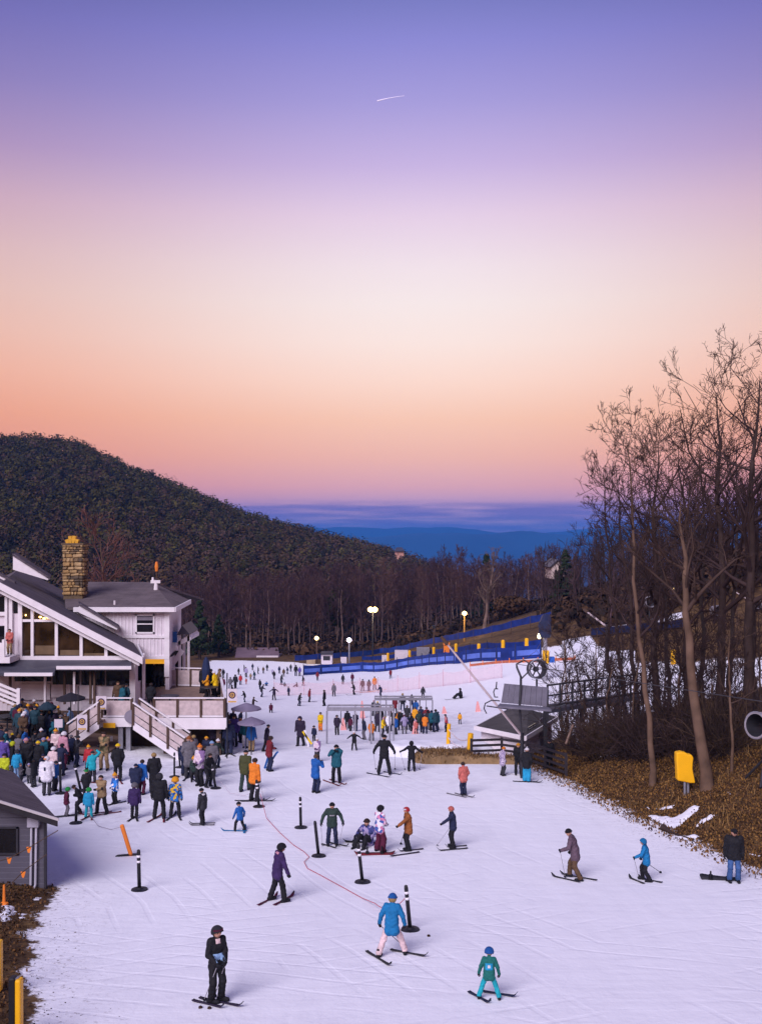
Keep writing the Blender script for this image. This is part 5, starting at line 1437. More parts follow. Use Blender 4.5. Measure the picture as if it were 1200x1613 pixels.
# a big pale forked tree before that forest, and a russet bush
x = (762 - 600) / K * 190; bare_tree('bare_tree', (x, 190, Hs(x, 190)), W(778, 888, 190), .32, .035, np.random.default_rng(5), 'large pale forked bare tree standing out from the far forest', BARKF[2], bark('pale twigs', (.13, .09, .075)), None, None, first=.3, nb=12, lenf=.5, kids=(5, 4), upb=1.0)
# russet tree behind the lodge
x = (172 - 600) / K * 92; bare_tree('bare_tree', (x, 92, Hs(x, 92)), W(158, 846, 92), .20, .022, np.random.default_rng(6), 'russet bare tree rising behind the lodge roof right of the chimney', BARK_T, bark('russet twigs', (.14, .065, .055)), None, None, first=.3, nb=16, lenf=.5, kids=(6, 5), upb=.8)
# leafy masses: faces spread through crowns
def crown_faces(rng, centres, radii, n_per, size, flat=.75):
    """leaf-clump faces through ellipsoid crowns; CENTRES (n,3), RADII (n,)"""
    n = len(centres); m = n * n_per
    d = rng.normal(0, 1, (m, 3)); d /= np.linalg.norm(d, axis=1, keepdims=True)
    rr = rng.uniform(.45, 1.05, m) ** .6
    rad = np.repeat(radii, n_per); C_ = np.repeat(centres, n_per, 0)
    P = C_ + d * (rr * rad)[:, None] * np.array([1, 1, flat])
    a_ = rng.normal(0, 1, (m, 3)); a_ -= d * (a_ * d).sum(1, keepdims=True) * 1.0; a_ /= np.linalg.norm(a_, axis=1, keepdims=True)
    b_ = np.cross(d, a_); b_ /= np.linalg.norm(b_, axis=1, keepdims=True) + 1e-9
    s = (size * rng.uniform(.5, 1.3, m))[:, None]
    V = np.stack([P - a_ * s, P - b_ * s * .7, P + a_ * s, P + b_ * s * .7], 1).reshape(-1, 3)
    return V, np.arange(4 * m).reshape(-1, 4)
hr = np.random.default_rng(31)
HILLM = [mat('hill foliage %d' % i, c, .95, .3, .05, 0, spec=.05) for i, c in enumerate([(.054, .048, .015), (.075, .063, .019), (.080, .050, .025), (.040, .036, .016), (.068, .042, .031)])]
# wooded hill on the left
N = 10500
d = hr.uniform(255, 640, N); px_ = hr.uniform(-330, 800, N)
x = (px_ - 600) / K * d
keep = (px_ < 800) & ~((px_ > 280) & (d < 330))
x, d, px_ = x[keep], d[keep], px_[keep]
z = H(x, d); rad = hr.uniform(1.5, 3.6, len(x)); 
V, F = crown_faces(hr, np.stack([x, d, z + rad * 1.3 + hr.uniform(.5, 3, len(x))], 1), rad, 31, .66, 1.1)
cm = np.repeat(np.where(hr.uniform(0, 1, len(x)) < np.clip(.25 + (z - CZ + 25) / 75, .2, .72), hr.choice([0, 1, 3], len(x)), hr.choice([2, 4], len(x))), 31)
me = np_mesh('hill_woods', V, F, HILLM, cm)
tag(link('hill_woods', me), 'dark olive and brown woods covering the hill behind the lodge', kind='stuff')
# woods on the right hill: bare crowns run together
pv, pf = None, None
protoV = []
for i in range(5):
    rng = np.random.default_rng(400 + i)
    trunk, br = grow(rng, [(0, 0, -.4), (.2, .1, 4.5), (.1, -.2, 9.5)], .11, .03, first=.25, nb=12, lenf=.38, kids=(5,), upb=.8)
    protoV.append(join_lines([trunk] + br, lambda r: 3))
VS, FS, o = [], [], 0
for i in range(330):
    d_ = hr.uniform(108, 300); p_ = hr.uniform(850, 1330); x_ = (p_ - 600) / K * d_
    if d_ < float(snow_top(x_ / d_)) + 6: continue
    v_, f_ = protoV[i % 5]; s_ = hr.uniform(.6, 1.1) * (1.0 if d_ < 170 else 1.1); t_ = hr.uniform(0, 6.28); c_, s2 = math.cos(t_), math.sin(t_)
    vv = np.stack([v_[:, 0] * c_ - v_[:, 1] * s2, v_[:, 0] * s2 + v_[:, 1] * c_, v_[:, 2]], 1) * s_ + np.array([x_, d_, Hs(x_, d_)])
    VS.append(vv); FS.append(f_ + o); o += len(vv)
FS = np.concatenate(FS)
me = np_mesh('hill_woods', np.concatenate(VS), FS, [TWIG, TWIG_P, BARK_G], (FS[:, 0] // 900) % 3, True)
tag(link('hill_woods', me), 'bare dark brown woods covering the hill at right', kind='stuff')
N = 1500
d = hr.uniform(120, 300, N); px_ = hr.uniform(860, 1330, N); x = (px_ - 600) / K * d
keep = d > snow_top(x / d) + 8; x, d = x[keep], d[keep]
V, F = crown_faces(hr, np.stack([x, d, H(x, d) + .9], 1), hr.uniform(.8, 2.0, len(x)), 20, .5, .7)
UND = [mat('undergrowth %d' % i, c, .95, .3, .3, 0, spec=.05) for i, c in enumerate([(.050, .030, .022), (.030, .022, .018), (.075, .042, .024)])]
tag(link('undergrowth', np_mesh('undergrowth', V, F, UND, np.repeat(hr.integers(0, 3, len(x)), 20))), 'brown undergrowth on the right hill', kind='stuff')
N = 2600
d = hr.uniform(215, 390, N); px_ = hr.uniform(270, 910, N); x = (px_ - 600) / K * d
keep = d > snow_top(x / d) + 12; x, d = x[keep], d[keep]
V, F = crown_faces(hr, np.stack([x, d, H(x, d) + 1.2], 1), hr.uniform(1.2, 3.0, len(x)), 24, .55, .7)
tag(link('undergrowth', np_mesh('undergrowth', V, F, UND, np.repeat(hr.integers(0, 3, len(x)), 24))), 'brown undergrowth between the trunks of the far forest', kind='stuff')
# evergreens
EVG = [mat('evergreen %d' % i, c, .95, .3, .6, 0, spec=.05) for i, c in enumerate([(.022, .032, .016), (.040, .042, .014), (.05, .048, .02)])]
def evergreen(px, d, top_py, w, label, m, shape='cone', seed=1):
    x = (px - 600) / K * d; g = Hs(x, d); h = W(0, top_py, d).z - g
    root = empty('evergreen_tree', (x, d, g), 0, label, 'tree')
    b = MB(); b.tube([(x, d, g - .3), (x, d, g + h * .92)], [w * .06, .03], 7); b.build('trunk', BARK_D, root)
    rng = np.random.default_rng(seed); n = 70; t = rng.uniform(.12 if shape == 'cone' else .4, 1, n)
    rr = w / 2 * ((1 - t) ** .8 if shape == 'cone' else np.sqrt(np.clip(1 - ((t - .7) / .32) ** 2, .05, 1)))
    az = rng.uniform(0, 6.28, n)
    C_ = np.stack([np.cos(az) * rr * .7, np.sin(az) * rr * .7, t * h], 1)
    V, F = crown_faces(rng, C_, np.maximum(rr * .5, w * .07), 26, w * .055, .55)
    link('crown', np_mesh('crown', V, F, m), root)
evergreen(315, 205, 945, 6.5, 'dark pointed evergreen just right of the lodge porch', EVG[0], 'cone', 1)
evergreen(345, 212, 968, 5.0, 'smaller dark evergreen left of the grey far building', EVG[0], 'cone', 2)
evergreen(540, 238, 928, 8.0, 'olive round-topped pine standing in the far forest', EVG[1], 'round', 3)
evergreen(766, 280, 873, 9.0, 'dark pointed evergreen on the skyline before the blue mountains', EVG[0], 'cone', 4)
evergreen(890, 190, 868, 6.5, 'dark dense evergreen beside the pale house on the right skyline', EVG[0], 'cone', 5)
evergreen(905, 200, 975, 10.0, 'wide russet brown tree low on the right hill', UND[2], 'round', 6)
evergreen(805, 205, 942, 7.0, 'rounded russet bush-like tree behind the upper blue fence', UND[2], 'round', 7)
# haze over the valley
hz = MB(); hz.span((-9000, -140, -185 + CZ), (9000, 13500, 122))
zm = hz.v
me = hz.mesh('haze', [bpy.data.materials.new('valley haze')]); bm_fix(me)
hm = me.materials[0]; hm.use_nodes = True
hn = hm.node_tree.nodes; hn.remove(hn['Principled BSDF'])
pv = hn.new('ShaderNodeVolumePrincipled'); pv.inputs['Color'].default_value = (.06, .33, 1.0, 1); pv.inputs['Density'].default_value = 1.25e-4
hm.node_tree.links.new(pv.outputs[0], hn['Material Output'].inputs['Volume'])
tag(link('haze', me), kind='stuff')
# ------------------------------------------------------------------ people: one continuous body surface per pose
def ik(a, c, l1, l2, pole):
    """the middle joint between A and C, bent towards POLE; returns joint and reachable end"""
    a, c, pole = (np.asarray(v, dtype=float) for v in (a, c, pole))
    d = c - a; L = np.linalg.norm(d); m = (l1 + l2) * .995
    if L > m: c = a + d / L * m; d = c - a; L = m
    d = d / max(L, 1e-6)
    x = (l1 * l1 - l2 * l2 + L * L) / (2 * L); h = math.sqrt(max(l1 * l1 - x * x, 0))
    p = pole - d * pole.dot(d); p = p / (np.linalg.norm(p) + 1e-9)
    return a + d * x + p * h, c
def skeleton(spread=.11, step=0.0, lean=6, side=0.0, crouch=.02, hands=((-.30, .05, .82), (.30, .05, .82)), head=(0, 0), sit=False, lie=False, coat=0, kid=False, wide=1.0, flare=1.0, toe=(0, 0), twist=0):
    """joints of a 1.75 m figure facing +y, feet on z = 0, x to its right hand side as seen from behind"""
    J = {}
    hz_ = .93 - crouch
    pel = np.array([0, -crouch * .5, hz_]) if not sit else np.array([0, 0, .14])
    ln, sd_ = math.radians(lean), math.radians(side)
    upv = np.array([math.sin(sd_), math.sin(ln), math.cos(ln) * math.cos(sd_)]); upv /= np.linalg.norm(upv)
    rt = np.array([1, 0, 0]) - upv * upv[0]; rt /= np.linalg.norm(rt)
    tw = math.radians(twist); fw = np.cross(upv, rt); rt2 = rt * math.cos(tw) + fw * math.sin(tw); fw2 = np.cross(upv, rt2)
    J['pel'], J['up'], J['rt'], J['fw'] = pel, upv, rt2, fw2
    J['chest'] = pel + upv * .36; J['neck'] = pel + upv * .55
    yaw, pit = math.radians(head[0]), math.radians(head[1])
    hk = 1.0 if not kid else 1.3
    hf = np.array([-math.sin(yaw) * math.cos(pit), math.cos(yaw) * math.cos(pit), math.sin(pit)])
    J['hr'] = .105 * hk
    J['head'] = J['neck'] + upv * (.115 * hk + .02) + hf * .025
    J['hf'] = hf
    for s, k in ((-1, 'l'), (1, 'r')):
        J['sh' + k] = pel + upv * .50 + rt2 * s * .175 * wide
        J['hip' + k] = pel + rt * s * .085
        hx, hy, hz2 = hands[0 if s < 0 else 1]
        J['el' + k], J['wr' + k] = ik(J['sh' + k], (hx, hy, hz2), .29, .26, (s * .6, -.8, -.35))
        if sit: an = np.array([s * (spread + .03), .62 + .1 * s * step, .08])
        else: an = np.array([s * spread, step * (1 if s > 0 else -1), .085])
        J['kn' + k], J['an' + k] = ik(J['hip' + k], an, .43, .42, (s * .12, 1, .0) if not sit else (0, .3, 1))
        t_ = math.radians(toe[0 if s < 0 else 1]); J['toe' + k] = J['an' + k] + np.array([-math.sin(t_) * .15, math.cos(t_) * .15, -.03])
        J['heel' + k] = J['an' + k] + np.array([math.sin(t_) * .06, -math.cos(t_) * .06, -.03])
    J['coat'], J['kid'], J['wide'], J['flare'] = coat, kid, wide, flare
    return J
def prims(J, fine):
    """(a, b, ra, rb, group, blend): groups 0 jacket, 1 trousers, 2 boots, 3 skin, 4 glove"""
    w, f_ = J['wide'], J['flare']; P = []
    up_, rt, fw = J['up'], J['rt'], J['fw']; pel, ch = J['pel'], J['chest']
    P += [(ch - rt * .09 * w + up_ * .03, ch + rt * .09 * w + up_ * .03, .128 * w, .128 * w, 0, .05), (ch - rt * .11 + up_ * .12, ch + rt * .11 + up_ * .12, .092, .092, 0, .05),
          (ch - rt * .05 * w, pel - rt * .05 * w + up_ * .10, .130 * w, .134 * w, 0, .06), (ch + rt * .05 * w, pel + rt * .05 * w + up_ * .10, .130 * w, .134 * w, 0, .06)]
    dn = -(up_ * .35 + np.array([0, 0, .65])); q0 = pel + up_ * .12; L_ = .20 + J['coat']
    for sx in (-1, 1):
        P.append((q0 + rt * sx * .06 * w, q0 + rt * sx * .068 * w + dn * L_, .134 * w, .140 * w, 0, .05))
    P.append((q0 - rt * .06 * w + dn * L_, q0 + rt * .06 * w + dn * L_, .138 * w, .138 * w, 0, .05))
    P += [(J['neck'] - up_ * .04, J['neck'] + up_ * .03, .068, .062, 0, .03)]
    P += [(pel - rt * .06, pel + rt * .06, .098, .098, 1, .03)]
    for k in 'lr':
        P += [(J['sh' + k], J['el' + k], .083 * w, .070, 0, .04), (J['el' + k], J['wr' + k], .068, .056, 0, .02)]
        P += [(J['hip' + k], J['kn' + k], .098, .084 * f_, 1, .02), (J['kn' + k], J['an' + k] + np.array([0, 0, .05]), .082 * f_, .084 * f_, 1, .03)]
        P += [(J['heel' + k], J['toe' + k], .056, .050, 2, .03), (J['an' + k] - np.array([0, 0, .0]), J['an' + k] + np.array([0, 0, .10]), .062, .066, 2, .03)]
        if not fine:
            d = J['wr' + k] - J['el' + k]; d = d / np.linalg.norm(d); P += [(J['wr' + k] + d * .03, J['wr' + k] + d * .10, .048, .040, 4, .02)]
    h, hf, r = J['head'], J['hf'], J['hr']
    P += [(h + up_ * r * .12, h + up_ * r * .2, r * .92, r * .88, 3, .03), (h - up_ * r * .45 + hf * r * .25, h - up_ * r * .5 + hf * r * .3, r * .55, r * .5, 3, .05), (J['neck'], h - up_ * r * .4, .052, .05, 3, .03)]
    if fine:
        P += [(h + hf * r * .88 - up_ * r * .02, h + hf * r * 1.08 - up_ * r * .22, r * .11, r * .17, 3, .015)]
        sd2 = np.cross(up_, hf)
        for s in (-1, 1): P += [(h + sd2 * s * r * .9 - up_ * r * .05, h + sd2 * s * r * .93 + up_ * r * .15, r * .12, r * .14, 3, .01)]
    return P
def sdf_mesh(P, vox, ngroup):
    A = np.array([p[0] for p in P]); B_ = np.array([p[1] for p in P]); rmax = max(max(p[2], p[3]) for p in P)
    lo = np.minimum(A, B_).min(0) - .19; hi = np.maximum(A, B_).max(0) + .19
    n = np.ceil((hi - lo) / vox).astype(int) + 1
    G = [np.full(n, .3, dtype=np.float32) for _ in range(ngroup)]
    ax = [lo[i] + np.arange(n[i]) * vox for i in range(3)]
    for a_, c, ra, rb, g, bl_ in P:
        m = max(ra, rb) + .09
        l_ = np.maximum(((np.minimum(a_, c) - m - lo) / vox).astype(int), 0); u_ = np.minimum(((np.maximum(a_, c) + m - lo) / vox).astype(int) + 2, n)
        X, Y, Z = np.meshgrid(ax[0][l_[0]:u_[0]], ax[1][l_[1]:u_[1]], ax[2][l_[2]:u_[2]], indexing='ij')
        d = np.asarray(c) - np.asarray(a_); L2 = max(float(d.dot(d)), 1e-9)
        t = np.clip(((X - a_[0]) * d[0] + (Y - a_[1]) * d[1] + (Z - a_[2]) * d[2]) / L2, 0, 1)
        dist = np.sqrt((X - a_[0] - t * d[0]) ** 2 + (Y - a_[1] - t * d[1]) ** 2 + (Z - a_[2] - t * d[2]) ** 2) - (ra + (rb - ra) * t)
        S_ = (slice(l_[0], u_[0]), slice(l_[1], u_[1]), slice(l_[2], u_[2])); o = G[g][S_]
        h = np.clip(.5 + .5 * (o - dist) / bl_, 0, 1); G[g][S_] = o * (1 - h) + dist * h - bl_ * h * (1 - h)
    Fd = G[0].copy()
    for g in G[1:]:
        k = .012; h = np.clip(.5 + .5 * (Fd - g) / k, 0, 1); Fd = Fd * (1 - h) + g * h - k * h * (1 - h)
    ARG = np.argmin(np.stack(G), 0)
    # naive surface nets
    ins = Fd < 0
    nx, ny, nz = n - 1
    cnt = np.zeros((nx, ny, nz), np.int8); acc = np.zeros((nx, ny, nz, 3), np.float32); ec = np.zeros((nx, ny, nz), np.float32)
    cor = [(i, j, k) for i in (0, 1) for j in (0, 1) for k in (0, 1)]
    sl = lambda c: (slice(c[0], c[0] + nx), slice(c[1], c[1] + ny), slice(c[2], c[2] + nz))
    for i, c in enumerate(cor):
        for e in cor[i + 1:]:
            if sum(abs(c[q] - e[q]) for q in range(3)) != 1: continue
            f0, f1 = Fd[sl(c)], Fd[sl(e)]; x = (f0 < 0) != (f1 < 0)
            t = np.where(x, f0 / np.where(np.abs(f0 - f1) < 1e-9, 1, f0 - f1), 0)
            for q in range(3): acc[..., q] += np.where(x, c[q] + (e[q] - c[q]) * t, 0)
            ec += x
    act = ec > 0
    idx = -np.ones((nx, ny, nz), np.int64); idx[act] = np.arange(act.sum())
    cells = np.argwhere(act); V = lo + (cells + acc[act] / ec[act][:, None]) * vox
    if ngroup > 1:                                     # folds in the cloth
        tg = ARG[:-1, :-1, :-1][act]; k_ = np.where(tg == 3, .0, np.where(tg == 2, .3, 1.0)) * (.0065 if vox < .02 else .009)
        ph = np.sin(V[:, 2] * 52 + np.sin(V[:, 0] * 23 + 1) * 2.2 + V[:, 1] * 17) * .6 + np.sin(V[:, 0] * 41 + V[:, 2] * 19 + np.sin(V[:, 1] * 31) * 1.7) * .5
        gx = np.stack(np.gradient(Fd), -1)[:-1, :-1, :-1][act]; gx /= np.linalg.norm(gx, axis=1, keepdims=True) + 1e-9
        V = V + gx * (ph * k_)[:, None]
    tagv = ARG[:-1, :-1, :-1][act]
    F = []
    for q in range(3):
        u_, w_ = (q + 1) % 3, (q + 2) % 3
        s0 = [slice(1, -1)] * 3; s0[q] = slice(0, -1); s1 = list(s0); s1[q] = slice(1, None)
        a_, c = ins[tuple(s0)], ins[tuple(s1)]
        E = np.argwhere(a_ != c)
        if not len(E): continue
        flip = a_[tuple(E.T)]
        base = E.copy()
        for r_ in range(3):
            if r_ != q: base[:, r_] += 1
        def cell(du, dw):
            b_ = base.copy(); b_[:, u_] += du; b_[:, w_] += dw; return idx[b_[:, 0], b_[:, 1], b_[:, 2]]
        Q_ = np.stack([cell(-1, -1), cell(0, -1), cell(0, 0), cell(-1, 0)], 1)
        Q_ = np.where(flip[:, None], Q_, Q_[:, ::-1]); F.append(Q_[(Q_ >= 0).all(1)])
    F = np.concatenate(F)
    return V, F, np.array([np.bincount(tagv[f]).argmax() for f in F]) if len(F) < 400 else np.sort(tagv[F], 1)[:, 1]

POSES = {
 'stand': dict(), 'wide': dict(spread=.19, lean=4), 'stand_arms_out': dict(spread=.16, hands=((-.42, .10, .95), (.42, .10, .95))),
 'wedge': dict(spread=.27, lean=12, crouch=.07, hands=((-.36, .12, .85), (.34, .10, .86)), toe=(-14, 14)),
 'poles': dict(spread=.15, lean=10, crouch=.03, hands=((-.27, .30, 1.02), (.27, .30, 1.02))),
 'push': dict(spread=.17, step=.08, lean=22, crouch=.05, hands=((-.25, .40, 1.00), (.27, .18, .86)), head=(10, -5)),
 'pole_far': dict(spread=.16, lean=5, hands=((-.28, .52, 1.06), (.26, .05, .80)), head=(0, -8)),
 'walk': dict(spread=.10, step=.20, lean=8, hands=((-.28, .18, .86), (.28, -.16, .86))),
 'look_down': dict(spread=.16, step=.06, lean=10, hands=((-.32, .10, .82), (.34, .22, .84)), head=(-20, -30)),
 'phone': dict(lean=2, hands=((-.12, .30, 1.33), (.13, .30, 1.33)), head=(0, -12)),
 'face': dict(spread=.14, lean=2, hands=((-.05, .17, 1.50), (.10, .20, 1.46))),
 'crossed': dict(spread=.14, hands=((.10, .24, 1.12), (-.10, .22, 1.18))),
 'front': dict(spread=.10, hands=((-.10, .25, .98), (.12, .25, 1.0)), lean=2),
 'pockets': dict(spread=.11, hands=((-.20, .10, .92), (.20, .10, .92))),
 'arm_up': dict(spread=.12, hands=((-.30, .05, .85), (.24, .22, 1.70)), head=(-10, 10)),
 'arms_spread': dict(spread=.20, lean=8, hands=((-.60, .05, 1.15), (.58, .10, 1.10))),
 'sit': dict(sit=True, spread=.16, lean=6, hands=((-.28, .28, .42), (.28, .30, .40))),
 'crouch': dict(spread=.16, crouch=.34, lean=34, hands=((-.22, .45, .55), (.22, .45, .55))),
 'carry': dict(spread=.10, step=.16, lean=8, hands=((-.30, .06, .84), (.27, .16, .92))),
}
BODY = {}
def body(pose, vox, **mod):
    key = (pose, vox) + tuple(sorted((k, str(v)) for k, v in mod.items()))
    if key not in BODY:
        J = skeleton(**dict(POSES[pose], **mod)); v, f, m = sdf_mesh(prims(J, vox < .02), vox, 5)
        BODY[key] = (np_mesh('body', v, f, [cloth('black')] * 5, m, True), J)
    return BODY[key]
# hats, in the head's own frame: +y forward, z up, radius 1
def cap_shell(cut, r=1.17, n=18, m=8, squash=1.0, back=0.0, thick=.10):
    """a shell whose lower rim follows CUT(azimuth) (height of the rim)"""
    vs, fs = [], []
    for sgn, rr in ((0, r), (1, r - thick)):
        for i in range(m + 1):
            for k in range(n):
                az = 2 * math.pi * k / n; zc = cut(az); th = math.acos(max(-1, min(1, zc / r))) * (i / m)
                vs.append((math.sin(th) * math.sin(az) * rr, math.sin(th) * math.cos(az) * rr * 1.06 - back, math.cos(th) * rr * squash + .08))
    w = (m + 1) * n
    for i in range(m):
        for k in range(n):
            a_, b_ = i * n + k, i * n + (k + 1) % n
            fs.append([a_, b_, b_ + n, a_ + n]); fs.append([w + a_ + n, w + b_ + n, w + b_, w + a_])
    for k in range(n):
        a_, b_ = m * n + k, m * n + (k + 1) % n; fs.append([a_, b_, w + b_, w + a_])
    return vs, fs
HATS = {}
def hat_mesh(kind):
    if kind in HATS: return HATS[kind]
    b = MB()
    front = lambda az: max(0.0, math.cos(az))
    if kind == 'helmet': b.add(*cap_shell(lambda az: -.40 + .72 * front(az) ** .7, 1.24))
    elif kind == 'beanie':
        b.add(*cap_shell(lambda az: .12 + .22 * front(az), 1.10, squash=1.12))
        b.tube([(math.sin(t) * 1.07, math.cos(t) * 1.1, .24 + .2 * max(0, math.cos(t))) for t in np.linspace(0, 2 * math.pi, 17)], .15, 6)
    elif kind == 'bobble':
        b.add(*cap_shell(lambda az: .10 + .22 * front(az), 1.12, squash=1.2)); b.lathe([(.1, 1.3), (.3, 1.42), (.34, 1.58), (.25, 1.75), (.05, 1.82)], (0, 0, 0), 8)
    elif kind == 'cap':
        b.add(*cap_shell(lambda az: .22 + .1 * front(az), 1.1)); b.prism([(-.55, .95, .38), (.55, .95, .38), (.45, 1.7, .24), (-.45, 1.7, .24)], (0, 0, .1))
    elif kind == 'hood': b.add(*cap_shell(lambda az: -.95 + 1.5 * front(az) ** .6, 1.30, squash=1.12, back=.1, thick=.16))
    elif kind == 'hair': b.add(*cap_shell(lambda az: -.35 + .80 * front(az) ** .5, 1.10))
    elif kind == 'long hair': b.add(*cap_shell(lambda az: -1.08 + 1.50 * front(az) ** .35, 1.13, squash=1.15, back=.05, thick=.2))
    elif kind == 'jester':
        b.add(*cap_shell(lambda az: .10 + .2 * front(az), 1.12, squash=1.1))
        for s in (-1, 1): b.tube([(s * .4, 0, 1.0), (s * 1.1, 0, 1.25), (s * 1.7, 0, .7)], [.4, .28, .08], 7)
    elif kind == 'goggles':
        th = np.linspace(-1.25, 1.25, 9); vs, fs = [], []
        for t in th:
            for rr, zz in ((1.22, .40), (1.30, .30), (1.30, .0), (1.22, -.12), (1.08, -.12), (1.08, .40)): vs.append((math.sin(t) * rr, math.cos(t) * rr * 1.02, zz))
        for i in range(8):
            for q in range(6): fs.append([i * 6 + q, i * 6 + (q + 1) % 6, (i + 1) * 6 + (q + 1) % 6, (i + 1) * 6 + q])
        fs += [[0, 1, 2, 3, 4, 5], [48 + q for q in (5, 4, 3, 2, 1, 0)]]; b.add(vs, fs)
    me = b.mesh(kind, [cloth('black')], (0, 0, 0), True); bm_fix(me); HATS[kind] = me
    return me
def hand_mesh(grip):
    """right glove: palm, four unequal bent fingers and a thumb; +z runs from wrist to knuckles, +y is the palm side"""
    P = []; A = lambda *v: np.array(v, dtype=float)
    for i, (x, L) in enumerate(((-.030, .060), (-.010, .070), (.010, .065), (.029, .050))):
        P.append((A(x * .6, 0, .0), A(x, 0, .075), .022, .017, 0, .012))
        a1, a2 = (.5, 1.3) if not grip else (1.25, 2.5)
        p1 = A(x, math.sin(a1) * L * .5, .08 + math.cos(a1) * L * .5); p2 = p1 + A(0, math.sin(a2) * L * .5, math.cos(a2) * L * .5)
        P += [(A(x, 0, .08), p1, .0135, .0125, 0, .004), (p1, p2, .0125, .011, 0, .004)]
    t1 = A(-.045, .030, .045); P += [(A(-.018, .006, .012), t1, .019, .015, 0, .008), (t1, t1 + (A(.018, .030, .022) if grip else A(-.010, .014, .032)), .0145, .012, 0, .005)]
    P.append((A(0, 0, -.03), A(0, 0, .02), .030, .028, 0, .012))
    v, f, _ = sdf_mesh(P, .0075, 1)
    return np_mesh('glove', v, f, [cloth('black')], None, True)
HANDS = {g: hand_mesh(g) for g in (True, False)}
PAL = {'skin': .0}
def frame_from(z, y):
    z = Vector(z).normalized(); y = Vector(y); y = (y - z * y.dot(z)).normalized(); x = y.cross(z); return Matrix((x, y, z)).transposed().to_4x4()
def place_child(o, M): o.matrix_basis = M
PEOPLE = {}
def person(px, py, top_py, face, pose, jacket, pants, hat=None, label='', group=None, vox=None, glove='black', boots='black', goggles=None, hair=None, skin='skin', at=None, name='person', h=None, **mod):
    """a figure whose feet stand where the photo shows them; FACE: 0 looks up the valley, 180 towards the camera, 90 to the left"""
    p = at if at is not None else hit(px, py, 14)
    hm = h or (py - top_py) / K * p.y
    base_h = 1.80 if hat and hat[0] in ('bobble', 'hood') else 1.77
    if mod.get('kid'): base_h += .06
    if pose == 'sit': base_h = .98
    if pose == 'crouch': base_h = 1.38
    s = hm / base_h
    fine = (py - top_py) >= 62 and pose != 'lie'
    vx = vox or (.0195 if fine else .033 if py - top_py > 38 else .046)
    me, J = body(pose, vx, **mod)
    root = empty(name, p, math.radians(face), label, 'person', group)
    root.scale = (s, s, s)
    cols = [cloth(jacket), cloth(pants), cloth(boots), cloth(skin), cloth(glove)]
    link('body', me, root, None, cols)
    Mh = frame_from(J['up'], J['hf']); Mh.translation = Vector(J['head']); Mh = Mh @ Matrix.Scale(J['hr'], 4)
    if hair: place_child(link('hair', hat_mesh(hair[0]), root, None, [cloth(hair[1])]), Mh @ Matrix.Scale(.985, 4))
    if hat: place_child(link({'hair': 'hair', 'long hair': 'hair', 'hood': 'hood', 'helmet': 'helmet', 'cap': 'cap'}.get(hat[0], 'hat'), hat_mesh(hat[0]), root, None, [cloth(hat[1])]), Mh @ Matrix.Scale(1.09 if hair else 1.0, 4))
    if goggles: place_child(link('goggles', hat_mesh('goggles'), root, None, [cloth(goggles)]), Mh @ Matrix.Translation((0, 0, .50)) @ Matrix.Scale(.98, 4))
    if vx < .02:
        for k, sx in (('l', -1), ('r', 1)):
            d = J['wr' + k] - J['el' + k]; up2 = Vector((0, 1, .2)) if abs(d[2]) > abs(d[1]) else Vector((0, .3, -1))
            M = frame_from(d, (sx * -.9, .45, 0)); M.translation = Vector(J['wr' + k])
            grip = pose in ('poles', 'push', 'pole_far', 'phone', 'face', 'carry')
            place_child(link('glove', HANDS[grip], root, None, [cloth(glove)]), M @ Matrix.Diagonal((-sx if sx > 0 else 1, 1, 1, 1)) @ Matrix.Scale(1.15, 4))
    PEOPLE[id(root)] = J
    root_J[root.name] = (J, s, math.radians(face), p)
    return root
root_J = {}
def joint(root, k):
    J, s, rz, p = root_J[root.name]; v = Vector(J[k]) * s; v.rotate(Matrix.Rotation(rz, 3, 'Z')); return p + v
def eyes(root):
    J, s, rz, p = root_J[root.name]; r = J['hr']; hf, up_ = Vector(J['hf']), Vector(J['up']); sd2 = up_.cross(hf).normalized()
    for sx in (-1, 1):
        b = MB(); c = Vector(J['head']) + hf * r * .93 + sd2 * sx * r * .36 + up_ * r * .08; b.lathe([(r * .03, -r * .08), (r * .12, -r * .02), (r * .12, r * .03), (r * .03, r * .08)], c, 8); link('eye', b.mesh('eye', [cloth('dark brown')]), root)
    b = MB(); c = Vector(J['head']) + hf * r * .84 - up_ * r * .52; b.bar(c - sd2 * r * .26, c + sd2 * r * .26, r * .12, r * .10); link('mouth', b.mesh('mouth', [cloth('maroon')]), root)
